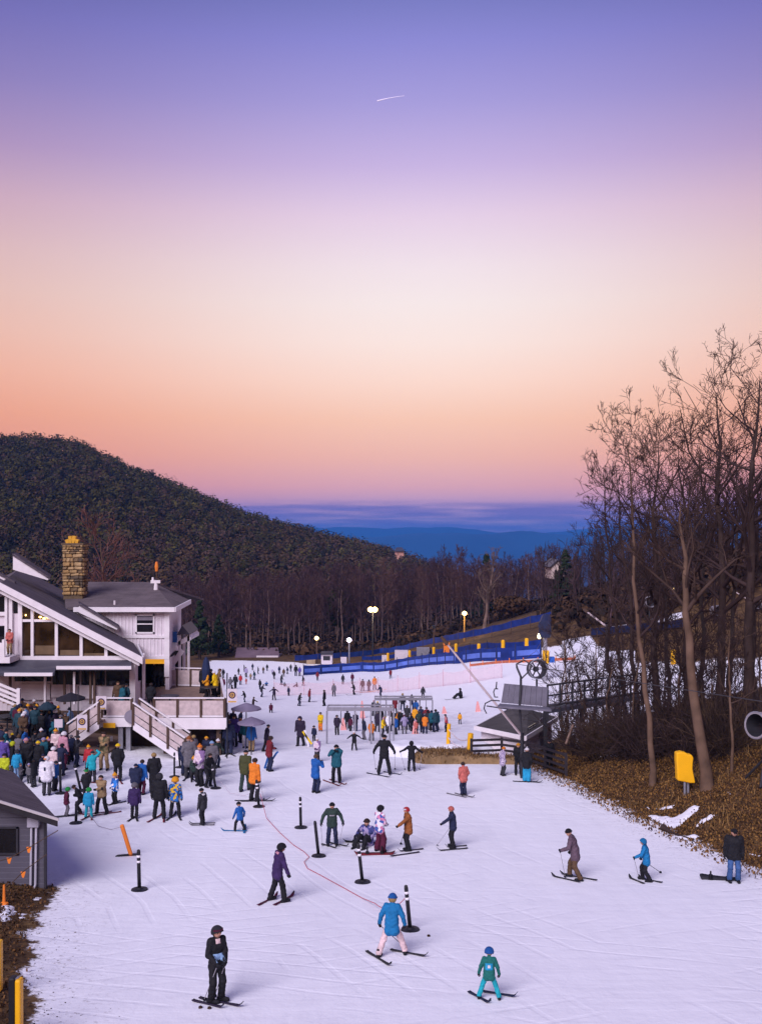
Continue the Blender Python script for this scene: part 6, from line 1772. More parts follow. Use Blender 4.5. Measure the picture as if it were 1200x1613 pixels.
def patch_on(root, name, u0, u1, z0, z1, front, m, lift=.008, n=7):
    """a sheet lying on the chest or back of a figure; u across, z up, in the figure's own metres"""
    me = next(c for c in root.children if c.name.startswith('body')).data
    bvh = BVHTree.FromPolygons([v.co for v in me.vertices], [p.vertices for p in me.polygons]); sgn = 1 if front else -1
    vs = []
    for i in range(n):
        for j in range(n):
            x, z = u0 + (u1 - u0) * i / (n - 1), z0 + (z1 - z0) * j / (n - 1)
            loc, nrm, _, _ = bvh.ray_cast(Vector((x, sgn * 1.0, z)), Vector((0, -sgn, 0)))
            if loc is None: return None
            vs.append(loc + Vector((0, sgn * lift, 0)))
    b = MB(); k = len(vs); vs2 = [v - Vector((0, sgn * lift * .9, 0)) for v in vs]
    fs = [[i * n + j, (i + 1) * n + j, (i + 1) * n + j + 1, i * n + j + 1] for i in range(n - 1) for j in range(n - 1)]
    rim = [i * n for i in range(n)] + [(n - 1) * n + j for j in range(1, n)] + [i * n + n - 1 for i in range(n - 2, -1, -1)] + [j for j in range(n - 2, 0, -1)]
    b.add(vs + vs2, fs + [[k + q for q in f][::-1] for f in fs] + [[rim[i], rim[(i + 1) % len(rim)], k + rim[(i + 1) % len(rim)], k + rim[i]] for i in range(len(rim))])
    mm = b.mesh(name, [m], (0, 0, 0), True); bm_fix(mm); return link(name, mm, root)

# skis, poles, boards
def ski_proto():
    ts = np.linspace(0, 1, 17); vs, fs = [], []
    for t in ts:
        y = (t - .46); w = .033 + .008 * math.cos((t - .5) * 2 * math.pi) * -1 + .006 * t
        if t > .93: w *= math.sqrt(max(.02, 1 - ((t - .93) / .075) ** 2))
        z = .010 + .10 * max(0, (t - .86) / .14) ** 2 + .01 * max(0, (.06 - t) / .06)
        for dx, dz in ((-w, 0), (w, 0), (w, .016), (-w, .016)): vs.append((dx, y, z + dz))
    for i in range(16):
        for q in range(4): fs.append([i*4 + q, i*4 + (q+1) % 4, (i+1)*4 + (q+1) % 4, (i+1)*4 + q])
    fs += [[3, 2, 1, 0], [64, 65, 66, 67]]
    me = np_mesh('ski', np.array(vs), fs, [cloth('black')], None, True); bm_fix(me); return me
SKI = ski_proto()
def ski(p, heading, L, colour, label, group='skis on the snow', roll=0):
    """heading: 0 points up the valley, positive turns left"""
    o = link('ski', SKI, None, p, [cloth(colour)])
    y0 = Vector((-math.sin(heading), math.cos(heading), 0)); q = Vector(p) + y0 * .5; g = Hs(q.x, q.y) - Hs(q.x - y0.x, q.y - y0.y)
    o.rotation_mode = 'XYZ'; o.rotation_euler = (math.atan2(g, 1.0), roll, heading); o.scale = (1, L, 1); o.location = Vector((p[0], p[1], Hs(p[0], p[1]) + .012))
    return tag(o, label, 'ski', group)
def skis(root, who, colour='charcoal', L=None, px=None, spread=None):
    """one ski under each boot; PX: heading of left and right ski in degrees relative to the figure"""
    J, s, rz, p = root_J[root.name]
    L = L or 1.4 * min(1.05, s)
    for k, nm in (('l', 'left'), ('r', 'right')):
        a_ = joint(root, 'an' + k); hd = rz + math.radians((px or (0, 0))[0 if k == 'l' else 1])
        ski((a_.x, a_.y, 0), hd, L, colour, f'ski under the {nm} boot of {who}')
def skis_px(who, ends, colour='charcoal'):
    """each ski from its tail pixel to its tip pixel"""
    for nm, (x0, y0, x1, y1) in zip(('left', 'right'), ends):
        a_, c = hit(x0, y0, 14), hit(x1, y1, 14); m = (a_ + c) / 2; L = max(.8, min(1.75, (c - a_).length)); d = c - a_
        ski((m.x, m.y, 0), math.atan2(-d.x, d.y), L, colour, f'{nm} hand ski under {who}')
def pole_mesh(L, colour):
    b = MB(); b.lathe([(.006, 0), (.008, .045), (.008, .05), (.045, .055), (.045, .065), (.008, .07), (.008, L * .5), (.0085, L - .14), (.018, L - .13), (.020, L - .03), (.014, L)], (0, 0, 0), 7, fmi=[1, 1, 1, 1, 1, 0, 0, 1, 1, 1])
    me = b.mesh('ski_pole', [cloth(colour), cloth('black')]); bm_fix(me); return me
def ski_pole(root, k, tip, who, colour='light grey'):
    hnd = joint(root, 'wr' + k) + Vector((0, 0, .06)); J = root_J[root.name]
    d = Vector((joint(root, 'wr' + k) - joint(root, 'el' + k))).normalized(); hnd = joint(root, 'wr' + k) + d * .06
    t = Vector((tip[0], tip[1], Hs(*tip))); top_ = hnd + (hnd - t).normalized() * .06; L = (top_ - t).length
    o = link('ski_pole', pole_mesh(L, colour), None, t)
    o.rotation_mode = 'QUATERNION'; o.rotation_quaternion = (top_ - t).to_track_quat('Z', 'Y')
    return tag(o, f'ski pole in the {"left" if k == "l" else "right"} hand of {who}', 'ski pole', 'ski poles')
def tip_px(px, py): q = hit(px, py, 14); return (q.x, q.y)
def snowboard(p, heading, L, colour, label, tilt=None):
    vs, fs = [], []
    for i in range(17):
        t = i / 16; y = (t - .5) * L; e_ = abs(t - .5) * 2; w = .145 - .02 * math.cos(e_ * math.pi / 2)
        if e_ > .82: w *= math.sqrt(max(.03, 1 - ((e_ - .82) / .185) ** 2))
        z = .09 * max(0, (e_ - .78) / .22) ** 2
        for dx, dz in ((-w, 0), (w, 0), (w, .02), (-w, .02)): vs.append((dx, y, z + dz))
    for i in range(16):
        for q in range(4): fs.append([i*4 + q, i*4 + (q+1) % 4, (i+1)*4 + (q+1) % 4, (i+1)*4 + q])
    fs += [[3, 2, 1, 0], [64, 65, 66, 67]]
    root = empty('snowboard', (p[0], p[1], Hs(p[0], p[1]) + .02), heading, label, 'snowboard')
    me = np_mesh('board', np.array(vs), fs, [cloth(colour)], None, True); bm_fix(me); link('board', me, root)
    for s in (-1, 1):
        b = MB(); b.box((0, s * .25, .05), (.22, .12, .03)); b.box((.0, s * .25 , .10), (.18, .03, .10)); b.tube([(-.10, s * .25, .06), (-.09, s * .25, .2), (.0, s * .25, .25), (.09, s * .25, .2), (.10, s * .25, .06)], .025, 6)
        me = b.mesh('binding', [cloth('black')]); bm_fix(me); link('binding', me, root)
    if tilt: root.rotation_euler = (tilt[0], tilt[1], heading)
    return root
# ------------------------------------------------------------------ people near the camera
Pn = person
# woman in black, lowest in the picture
r = Pn(341, 1579, 1455, 212, 'front', 'black', 'black', ('helmet', 'charcoal'), 'woman in black with dark helmet and goggles, standing on skis nearest the camera', goggles='maroon', hair=('long hair', 'brown'), toe=(45, 45), head=(8, -4), wide=.86, spread=.12)
eyes(r); patch_on(r, 'scarf', -.055, .055, 1.36, 1.46, True, cloth('pale pink')); patch_on(r, 'paper_bib', -.10, .12, 1.0, 1.14, True, cloth('pale blue'))
skis_px('the woman in black nearest the camera', [(302, 1577, 352, 1589), (312, 1573, 381, 1587)], 'dark purple')
ski_pole(r, 'r', tip_px(321, 1577), 'the woman in black nearest the camera'); ski_pole(r, 'l', tip_px(338, 1571), 'the woman in black nearest the camera')
# skier in sky-blue coat
r = Pn(617, 1506, 1404, -10, 'wedge', 'bright blue', 'pale pink', ('beanie', 'blue'), 'skier in bright blue coat, blue beanie and pale pink trousers, seen from behind', hair=('long hair', 'blond'), coat=.07, spread=.33, step=.17, wide=.96)
w_ = 'the skier in the long bright blue coat'
skis_px(w_, [(576, 1499, 615, 1523), (613, 1497, 672, 1508)], 'charcoal'); ski_pole(r, 'l', tip_px(634, 1489), w_, 'charcoal')
# child in teal
r = Pn(770, 1574, 1491, -8, 'wedge', 'jade', 'turquoise', ('helmet', 'blue'), 'small child in teal jacket, turquoise trousers and blue helmet, wearing a bib', kid=True, spread=.34, vox=.0185, crouch=.05)
patch_on(r, 'bib', -.13, .13, 1.06, 1.28, False, cloth('sky blue')); patch_on(r, 'bib_number', -.045, .05, 1.13, 1.22, False, cloth('white'), .014)
skis_px('the small child in teal', [(742, 1566, 766, 1579), (766, 1564, 803, 1570)], 'navy')
# purple jacket
r = Pn(437, 1420, 1326, -62, 'look_down', 'purple', 'black', ('helmet', 'black'), 'skier in purple jacket and black helmet looking down at the snow', hair=('long hair', 'dark brown'), coat=.04, spread=.19, step=.14, head=(-10, -25), wide=.95)
patch_on(r, 'collar', -.10, .10, 1.42, 1.47, False, cloth('pink'))
skis_px('the skier in the purple jacket', [(405, 1428, 436, 1412), (430, 1428, 462, 1411)], 'maroon')
# dark green hoodie
r = Pn(523, 1332, 1261, 185, 'stand_arms_out', 'dark green', 'navy', ('beanie', 'black'), 'man in dark green hoodie and black beanie facing the camera between two slope marker posts')
eyes(r); patch_on(r, 'chest_print', -.10, .10, 1.20, 1.25, True, cloth('light grey'))
skis_px('the man in the dark green hoodie', [(506, 1330, 530, 1337), (518, 1328, 548, 1334)], 'charcoal'); ski_pole(r, 'r', tip_px(508, 1333), 'the man in the dark green hoodie'); ski_pole(r, 'l', tip_px(533, 1334), 'the man in the dark green hoodie')
# the seated rider and companions
r = Pn(580, 1331, 1287, 150, 'sit', 'dark floral', 'black', ('beanie', 'dark brown'), 'snowboarder in dark patterned jacket sitting on the snow beside the flowered jacket', vox=.0185, skin='skin')
bp = hit(569, 1327, 20); snowboard((bp.x, bp.y - .1), math.radians(80), 1.35, 'black', 'black snowboard lying before the seated snowboarder', (0, .55))
r = Pn(598, 1342, 1267, -50, 'front', 'floral', 'maroon', ('helmet', 'black'), 'woman in white, blue and pink flowered jacket and wide maroon trousers', flare=1.3, spread=.16, hair=('long hair', 'dark brown'), goggles='charcoal')
bp = hit(590, 1346, 20); snowboard((bp.x, bp.y), math.radians(92), 1.4, 'dark red', 'dark red snowboard under the woman in the flowered jacket')
r = Pn(643, 1340, 1269, 105, 'pole_far', 'rust', 'black', ('helmet', 'red'), 'skier in rust brown jacket and red and white helmet facing left', goggles='white', coat=.06, spread=.12)
patch_on(r, 'dark_front', -.10, .06, 1.0, 1.36, True, cloth('charcoal'))
skis_px('the skier in the rust brown jacket', [(662, 1343, 613, 1350), (668, 1338, 628, 1342)], 'dark purple'); ski_pole(r, 'r', tip_px(631, 1330), 'the skier in the rust brown jacket', 'charcoal')
r = Pn(713, 1335, 1268, 95, 'pole_far', 'navy', 'black', ('helmet', 'coral'), 'skier in navy jacket and coral red helmet planting a pole far out to the left', spread=.20)
skis_px('the skier in the coral red helmet', [(738, 1337, 690, 1341), (735, 1333, 703, 1335)], 'charcoal'); ski_pole(r, 'r', tip_px(687, 1333), 'the skier in the coral red helmet')
# three at right
r = Pn(905, 1385, 1301, 72, 'push', 'mauve', 'brown', ('beanie', 'black'), 'skier in mauve grey coat and brown trousers leaning forward to the left', coat=.08, spread=.20, step=.20, lean=17)
w_ = 'the skier in the mauve grey coat'
skis_px(w_, [(915, 1391, 870, 1381), (942, 1388, 884, 1378)], 'charcoal'); ski_pole(r, 'l', tip_px(890, 1383), w_); ski_pole(r, 'r', tip_px(906, 1371), w_)
r = Pn(1017, 1388, 1317, 75, 'push', 'bright blue', 'black', ('hood', 'bright blue'), 'hooded skier in bright blue jacket and black trousers at right, pushing to the left', lean=10, spread=.16, step=.14, coat=.05)
w_ = 'the hooded skier in bright blue'
skis_px(w_, [(1014, 1393, 992, 1384), (1041, 1391, 1010, 1385)], 'charcoal'); ski_pole(r, 'l', tip_px(1006, 1384), w_); ski_pole(r, 'r', tip_px(1041, 1375), w_, 'charcoal')
r = Pn(1155, 1390, 1301, 172, 'stand', 'black', 'denim', ('cap', 'black'), 'man in black jacket and blue jeans standing at the foot of the leaf bank', spread=.13, hands=((-.28, .02, .84), (.28, .02, .84)), wide=1.12)
eyes(r)
bp = hit(1132, 1386, 20); snowboard((bp.x, bp.y), math.radians(70), 1.15, 'charcoal', 'dark snowboard lying beside the man in blue jeans', (0, -.5))
# ------------------------------------------------------------------ middle distance
r = Pn(497, 1249, 1186, -40, 'phone', 'blue', 'navy', ('hair', 'brown'), 'person in vivid blue jacket holding up a phone in the middle of the slope', coat=.06)
r = Pn(530, 1233, 1171, 175, 'face', 'teal', 'black', ('beanie', 'black'), 'person in teal jacket with both hands raised to the face', wide=1.15, spread=.15)
skis_px('the person in teal with hands to the face', [(508, 1229, 536, 1239), (518, 1228, 545, 1237)], 'dark red')
r = Pn(605, 1220, 1156, -5, 'arms_spread', 'black', 'black', ('beanie', 'black'), 'tall skier all in black seen from behind with skis wide apart', spread=.24, hands=((-.46, .12, .98), (.44, .12, .98)))
w_ = 'the tall skier in black'; skis_px(w_, [(576, 1218, 614, 1225), (603, 1216, 632, 1221)], 'navy'); ski_pole(r, 'l', tip_px(592, 1212), w_); ski_pole(r, 'r', tip_px(622, 1212), w_)
r = Pn(648, 1215, 1166, 0, 'arms_spread', 'black', 'black', ('hood', 'black'), 'shorter skier all in black with poles, right of the tall one in black', spread=.16)
w_ = 'the shorter skier in black'; ski_pole(r, 'l', tip_px(638, 1213), w_); ski_pole(r, 'r', tip_px(660, 1213), w_)
r = Pn(730, 1253, 1199, 20, 'pockets', 'coral', 'navy', ('hair', 'dark brown'), 'skier in coral pink vest and navy trousers standing alone right of the middle', spread=.09, glove='navy')
skis_px('the skier in the coral pink vest', [(702, 1250, 735, 1257), (715, 1250, 746, 1257)], 'grey')
r = Pn(791, 1222, 1175, -70, 'pockets', 'plaid', 'charcoal', ('beanie', 'orange'), 'person in pale plaid jacket before the wooden rail fence', coat=.10)
r = Pn(816, 1221, 1169, 170, 'front', 'black', 'black', ('beanie', 'amber'), 'person in black with orange hat before the lift shack', spread=.13)
skis(r, 'the person in black with the orange hat', 'white', 1.2, (60, 70))
r = Pn(829, 1232, 1176, -20, 'pockets', 'black', 'sky blue', ('bobble', 'white'), 'skier in black jacket, wide sky blue trousers and white hat before the lift shack', flare=1.35, spread=.10)
skis(r, 'the skier in the sky blue trousers', 'charcoal', 1.2, (-75, -78))
r = Pn(865, 1211, 1163, 165, 'stand', 'black', 'black', ('cap', 'charcoal'), 'person all in black standing against the wooden rail fence', coat=.12)
r = Pn(378, 1309, 1261, 35, 'wedge', 'blue', 'black', ('beanie', 'black'), 'child in blue jacket snowploughing alone left of the marker posts', kid=True, step=-.1)
skis(r, 'the child in blue snowploughing alone', 'bright blue', 1.0, (50, -30))
r = Pn(320, 1299, 1240, 60, 'stand', 'charcoal', 'black', ('beanie', 'black'), 'person in dark grey jacket with white scarf standing on short boards', spread=.14, step=.1)
patch_on(r, 'scarf', -.10, .10, 1.40, 1.47, False, cloth('white'))
skis(r, 'the person with the white scarf', 'grey', 1.0, (30, 35))
r = Pn(400, 1262, 1192, -30, 'pole_far', 'orange', 'black', ('hair', 'dark brown'), 'skier in orange and blue jacket behind a marker post', spread=.14)
patch_on(r, 'blue_panel', -.22, -.03, 1.0, 1.40, False, cloth('blue'))
skis(r, 'the skier in the orange and blue jacket', 'charcoal', 1.5, (-55, -55)); ski_pole(r, 'r', tip_px(416, 1260), 'the skier in the orange and blue jacket')
Pn(386, 1246, 1180, -15, 'walk', 'olive', 'dark green', ('cap', 'black'), 'person in olive jacket with black cap, left of the orange jacket', wide=1.05)
r = Pn(424, 1215, 1158, -60, 'crossed', 'dark red', 'navy', ('helmet', 'dark brown'), 'person in dark red jacket and black helmet carrying blue skis under the arm', spread=.12)
for i_, (x0_, y0_, x1_, y1_) in enumerate(((417, 1212, 424, 1188), (420, 1212, 432, 1192))):
    p_, q_ = hit(x0_, y0_), None; q_ = W(x1_, y1_, p_.y - .25); b = MB(); d_ = q_ - p_; b.bar(p_ + Vector((0, 0, .05)), p_ + d_ * 1.25, .10, .02, (0, 1, 0)); b.bar(p_ + d_ * 1.25, p_ + d_ * 1.38 + Vector((.05, 0, .02)), .09, .02, (0, 1, 0))
    top('ski', b, cloth('blue'), ['blue ski held upright at the left side', 'blue ski held upright before the legs'][i_] + ' of the person in dark red', 'ski')
Pn(420, 1184, 1140, -70, 'walk', 'dark purple', 'black', ('beanie', 'black'), 'person in near black purple jacket walking behind the dark red jacket')
r = Pn(474, 1175, 1126, 150, 'carry', 'dark purple', 'black', ('hood', 'dark purple'), 'broad person in dark purple hooded coat carrying pale skis down the slope', coat=.16, wide=1.25)
for i_, (x0_, y0_, x1_, y1_) in enumerate(((480, 1150, 486, 1176), (477, 1152, 491, 1172))):
    dd_ = r.location.y - .4; b = MB(); b.bar(W(x0_, y0_, dd_), W(x1_, y1_, dd_), .11, .03, (0, 1, 0)); top('ski', b, cloth(('white', 'yellow')[i_]), ('white', 'yellow')[i_] + ' ski carried by the broad person in the purple hooded coat', 'ski')
Pn(495, 1168, 1142, 160, 'stand', 'navy', 'black', ('beanie', 'black'), 'child in navy right of the person carrying pale skis', kid=True)
Pn(505, 1152, 1121, 170, 'front', 'yellow', 'orange', ('helmet', 'charcoal'), 'person in yellow jacket and orange trousers left of the lift gate')
Pn(500, 1200, 1161, 165, 'front', 'white and purple', 'black', ('helmet', 'white'), 'person in white and purple patterned jacket behind the vivid blue jacket')
r = Pn(558, 1182, 1150, 170, 'arms_spread', 'black', 'black', ('helmet', 'white'), 'child in black with white helmet and poles before the lift gate', kid=True)
r = Pn(531, 1158, 1125, 170, 'pockets', 'dark purple', 'black', ('helmet', 'charcoal'), 'person in dark purple standing inside the left lift gate')
Pn(547, 1148, 1118, 0, 'stand', 'black', 'charcoal', ('helmet', 'charcoal'), 'person in black seen through the left lift gate')
# ------------------------------------------------------------------ left: lesson group on the snow before the deck
G = 'lesson group on the snow before the deck'
L_ = [
 (146, 1233, 1182, 15, 'arm_up', 'turquoise', 'charcoal', ('beanie', 'charcoal'), 'person in turquoise jacket with one arm raised to the head', {}),
 (141, 1222, 1171, 170, 'stand', 'red', 'black', ('bobble', 'amber'), 'person with amber hat half hidden behind the turquoise jacket', {}),
 (165, 1213, 1150, 175, 'crossed', 'camo', 'tan', ('hair', 'dark brown'), 'person in tan overalls and brown patterned jacket under the deck edge', dict(spread=.15)),
 (186, 1231, 1170, 10, 'pockets', 'black', 'black', ('beanie', 'yellow'), 'person in black with yellow hat right of the tan overalls', {}),
 (161, 1282, 1218, 165, 'crossed', 'tan', 'black', ('hair', 'dark brown'), 'skier in tan and black jacket with folded arms and legs apart', dict(spread=.24)),
 (182, 1266, 1216, 150, 'front', 'blue and white', 'black', ('bobble', 'amber'), 'child in blue and white jacket with amber bobble hat', dict(kid=True)),
 (214, 1254, 1202, 5, 'pockets', 'navy', 'charcoal', ('beanie', 'navy'), 'broad person in navy jacket seen from behind beside the royal blue jacket', dict(wide=1.35)),
 (223, 1252, 1195, -20, 'stand', 'blue', 'maroon', ('hair', 'dark brown'), 'person in royal blue jacket and maroon trousers behind the navy jacket', {}),
 (212, 1290, 1232, 5, 'stand', 'purple', 'black', ('helmet', 'grey'), 'child in purple jacket with grey helmet before the navy jacket', dict(kid=True, wide=1.15)),
 (243, 1250, 1184, 15, 'pockets', 'black', 'black', ('hair', 'blond'), 'fair haired person in long black coat turned away', dict(coat=.25)),
 (251, 1290, 1216, 0, 'stand', 'black', 'black', ('hood', 'charcoal'), 'hooded person in black jacket seen from behind, legs apart on skis', dict(spread=.18, wide=1.12)),
 (276, 1288, 1223, 5, 'stand', 'blue and yellow', 'black', ('helmet', 'amber'), 'child in blue and yellow patterned jacket with amber helmet in the lesson group', dict(spread=.19, kid=True)),
 (105, 1286, 1239, -60, 'pockets', 'maroon', 'grey', ('helmet', 'green'), 'child in maroon jacket, grey trousers and green helmet at the shed roof edge', dict(kid=True)),
 (140, 1289, 1240, 5, 'stand', 'sky blue', 'turquoise', ('helmet', 'green'), 'child in sky blue suit with green helmet seen from behind', dict(kid=True, wide=1.1, spread=.17)),
 (127, 1282, 1228, 110, 'front', 'black', 'black', ('beanie', 'dark brown'), 'stooping person in black beside the child in the green helmet and blue suit', dict(lean=30, crouch=.12)),
 (136, 1258, 1212, 10, 'pockets', 'black', 'black', ('jester', 'green'), 'person in black wearing a green two-pointed jester hat', {}),
 (74, 1253, 1190, 10, 'stand', 'white', 'charcoal', ('helmet', 'white'), 'person in white jacket with orange goggle strap behind the shed roof', dict(wide=1.2, coat=.06)),
 (89, 1204, 1146, 170, 'front', 'pale pink', 'black', ('bobble', 'amber'), 'person in pale pink jacket with amber bobble hat at the stair foot', {}),
 (99, 1213, 1151, -30, 'stand', 'pink', 'maroon', ('helmet', 'white'), 'person in pink jacket with white helmet near the foot of the left stairs', {}),
 (43, 1222, 1160, 175, 'pockets', 'black', 'black', ('beanie', 'pink'), 'person in black with pink hat above the shed roof', dict(wide=1.15)),
 (60, 1222, 1166, 5, 'pockets', 'black', 'black', ('beanie', 'yellow'), 'person in black with yellow hat above the shed roof', dict(wide=1.15)),
 (18, 1222, 1166, -60, 'stand', 'black', 'charcoal', ('hood', 'lime'), 'person with bright yellow hood at the left edge of the crowd', dict(wide=1.1)),
 (27, 1228, 1180, 5, 'stand', 'sky blue', 'pale blue', ('helmet', 'charcoal'), 'child in blue jacket and pale trousers beside the bright yellow hood', dict(kid=True)),
 (47, 1234, 1201, 175, 'stand', 'grey', 'charcoal', ('beanie', 'lavender'), 'small child in grey with lavender hat just above the shed roof', dict(kid=True)),
 (4, 1225, 1160, 20, 'stand', 'violet', 'black', ('beanie', 'black'), 'person in violet jacket cut off by the left edge', {}),
 (70, 1215, 1160, 160, 'front', 'teal', 'black', ('beanie', 'lavender'), 'person in teal jacket with lavender hat between black jackets', {}),
 (83, 1232, 1175, -20, 'pockets', 'pale pink', 'charcoal', ('helmet', 'white'), 'person in pale pink top with white helmet beside the white jacket', {}),
 (8, 1240, 1185, 180, 'front', 'lime', 'black', ('helmet', 'black'), 'person in lime vest at the left edge before the violet jacket', {}),
 (298, 1226, 1158, 10, 'pockets', 'grey', 'charcoal', ('beanie', 'rust'), 'person in long grey coat at the foot of the deck stairs', dict(coat=.22, wide=1.05)),
 (303, 1220, 1160, 150, 'front', 'rust', 'charcoal', ('hair', 'brown'), 'person in rust jacket close behind the long grey coat', {}),
 (316, 1238, 1170, 150, 'front', 'white and purple', 'black', ('bobble', 'orange'), 'person in whitish patterned jacket with orange striped hat', {}),
 (334, 1224, 1166, 10, 'pockets', 'grey', 'charcoal', ('beanie', 'pale blue'), 'person in mid grey jacket with pale blue hat', dict(wide=1.1)),
 (326, 1205, 1158, 175, 'stand', 'navy', 'black', ('beanie', 'amber'), 'person in navy with amber hat between two grey coats', {}),
 (361, 1189, 1133, 15, 'stand', 'navy', 'navy', ('hair', 'brown'), 'person in navy snow suit right of the deck', {}),
 (348, 1176, 1127, 170, 'front', 'black', 'light grey', ('hair', 'dark brown'), 'person in black jacket and pale trousers beside the deck post', {}),
 (370, 1176, 1124, 160, 'stand', 'violet', 'charcoal', ('hair', 'dark brown'), 'person in violet jacket behind the navy snow suit', {}),
 (387, 1178, 1130, 175, 'stand', 'teal', 'white', ('hair', 'brown'), 'person in teal jacket and white trousers under the grey parasol', {}),
 (396, 1184, 1138, -10, 'stand', 'blue', 'tan', ('hair', 'brown'), 'person in blue jacket and tan trousers under the grey parasol', {}),
]
who_short = {11: 'the child in the blue and yellow jacket', 10: 'the hooded person in black', 4: 'the skier with folded arms', 0: 'the person in the turquoise jacket', 5: 'the child in the amber bobble hat', 13: 'the child in the sky blue suit', 12: 'the child in maroon', 8: 'the child in the purple jacket', 3: 'the person in black with yellow hat on the snow', 28: 'the person in the long grey coat', 33: 'the person in the navy snow suit'}
for i, (x, y, t, fc, ps, jk, pt, ht, lab, kw) in enumerate(L_):
    r = Pn(x, y, t, fc, ps, jk, pt, ht, lab, G if x < 300 else None, **kw)
    if lab.startswith('person in white jacket'): 
        J, s, _, _ = root_J[r.name]; o = link('goggles', hat_mesh('goggles'), r, None, [cloth('orange')]); Mh = frame_from(J['up'], J['hf']); Mh.translation = Vector(J['head']); o.matrix_basis = Mh @ Matrix.Scale(J['hr'] * 1.05, 4) @ Matrix.Rotation(math.pi * .6, 4, 'Z'); patch_on(r, 'logo', -.10, -.02, 1.12, 1.28, False, cloth('navy'))
    if i in who_short:
        skis(r, who_short[i], R.choice(['charcoal', 'black', 'navy', 'dark red']), None, {4: (-40, -50), 12: (0, 0), 0: (70, 70)}.get(i, (-12, 12)))
# ------------------------------------------------------------------ crowd on the patio, on the deck, in the lift queue, far up and down the slope
DARKS = ['black', 'black', 'navy', 'charcoal', 'dark purple', 'teal', 'dark green', 'dark teal', 'brown', 'maroon']
BRIGHT = ['orange', 'blue', 'red', 'white', 'yellow', 'pale blue', 'pink', 'turquoise', 'coral', 'lavender']
ORD = ['first', 'second', 'third', 'fourth', 'fifth', 'sixth', 'seventh', 'eighth', 'ninth', 'tenth', 'eleventh', 'twelfth', 'thirteenth', 'fourteenth', 'fifteenth', 'sixteenth', 'seventeenth', 'eighteenth', 'nineteenth', 'twentieth',
       'twenty-first', 'twenty-second', 'twenty-third', 'twenty-fourth', 'twenty-fifth', 'twenty-sixth', 'twenty-seventh', 'twenty-eighth', 'twenty-ninth', 'thirtieth', 'thirty-first', 'thirty-second', 'thirty-third', 'thirty-fourth', 'thirty-fifth', 'thirty-sixth', 'thirty-seventh', 'thirty-eighth', 'thirty-ninth', 'fortieth'] + ['forty-' + q for q in ('first', 'second', 'third', 'fourth', 'fifth', 'sixth', 'seventh', 'eighth', 'ninth')] + ['fiftieth'] + ['fifty-' + q for q in ('first', 'second', 'third', 'fourth', 'fifth', 'sixth', 'seventh', 'eighth', 'ninth')]
def crowd(rows, place, group):
    rows = sorted(rows, key=lambda q: q['px'])
    for i, q in enumerate(rows):
        lab = f"person {ORD[i]} from left {place}, {q['jacket']} jacket" + (f", {q['hat'][1]} {'helmet' if q['hat'][0] == 'helmet' else 'hat'}" if q.get('hat') and q['hat'][0] in ('helmet', 'beanie', 'bobble') else '')
        if q.get('vox') == .047 and q['pose'] in ('stand', 'pockets', 'front', 'phone', 'crossed'):
            q = dict(q, head=cr.choice([(-35, -12), (30, -8), (0, -14)]), lean=cr.choice([1, 9]), spread=cr.choice([.10, .16]))
            if cr.random() < .22 and 'at' not in q: q['kid'] = True; q['top'] = q['py'] - (q['py'] - q['top']) * .74
        q = dict(q); q['label'] = lab; q['group'] = group
        px, py, tp, fc, ps, jk, pt = (q.pop(k) for k in ('px', 'py', 'top', 'face', 'pose', 'jacket', 'pants'))
        Pn(px, py, tp, fc, ps, jk, pt, q.pop('hat', None), **q)
cr = random.Random(42)
def hatr(): return cr.choice([('helmet', cr.choice(['black', 'white', 'charcoal', 'navy', 'black'])), ('beanie', cr.choice(['black', 'yellow', 'navy', 'charcoal', 'maroon', 'orange', 'grey'])), ('bobble', cr.choice(['white', 'amber', 'pink', 'black'])), ('hair', cr.choice(['dark brown', 'brown', 'blond']))])
rows = []
for px in [24, 31, 37, 44, 47, 52, 56, 61, 63, 68, 72, 77, 80, 84, 88, 97, 104, 113, 40, 58, 75, 66, 33, 50, 92, 28, 46, 70, 86, 55, 36]:
    d = cr.uniform(52.2, 56.9); x = (px - 600) / K * d
    rows.append(dict(px=px, py=1150, top=1102, face=cr.choice([0, 180, 90, -90]) + cr.uniform(-40, 40), pose=cr.choice(['stand', 'pockets', 'front', 'phone', 'crossed']), jacket=cr.choice(DARKS * 2 + ['blue', 'tan', 'grey', 'pale blue', 'white']), pants=cr.choice(['black', 'charcoal', 'navy', 'brown']), hat=hatr(), at=Vector((x, d, Hs(x, d) + .06)), h=cr.uniform(1.5, 1.8), vox=.047))
crowd(rows, 'in the patio crowd', 'crowd on the patio')
rows = []
for px, py in [(2, 1196), (10, 1200), (15, 1204), (22, 1198), (30, 1206), (35, 1212), (38, 1198), (48, 1203), (52, 1212), (55, 1196), (64, 1207), (67, 1196), (76, 1203), (78, 1214), (84, 1196), (92, 1200), (96, 1222), (102, 1196), (107, 1204), (6, 1212), (66, 1232), (33, 1234), (54, 1240), (86, 1246), (13, 1238), (113, 1200), (120, 1208)]:
    rows.append(dict(px=px, py=py, top=py - cr.uniform(42, 54), face=cr.choice([0, 180, 90, -90, 0]) + cr.uniform(-40, 40), pose=cr.choice(['stand', 'pockets', 'front', 'phone', 'crossed']), jacket=cr.choice(['black', 'black', 'black', 'navy', 'charcoal', 'dark purple', 'teal', 'dark red', 'grey', 'blue']), pants=cr.choice(['black', 'black', 'charcoal', 'navy']), hat=hatr(), vox=.047))
crowd(rows, 'in the snow crowd by the stairs', 'crowd on the snow left of the stairs')
rows = []
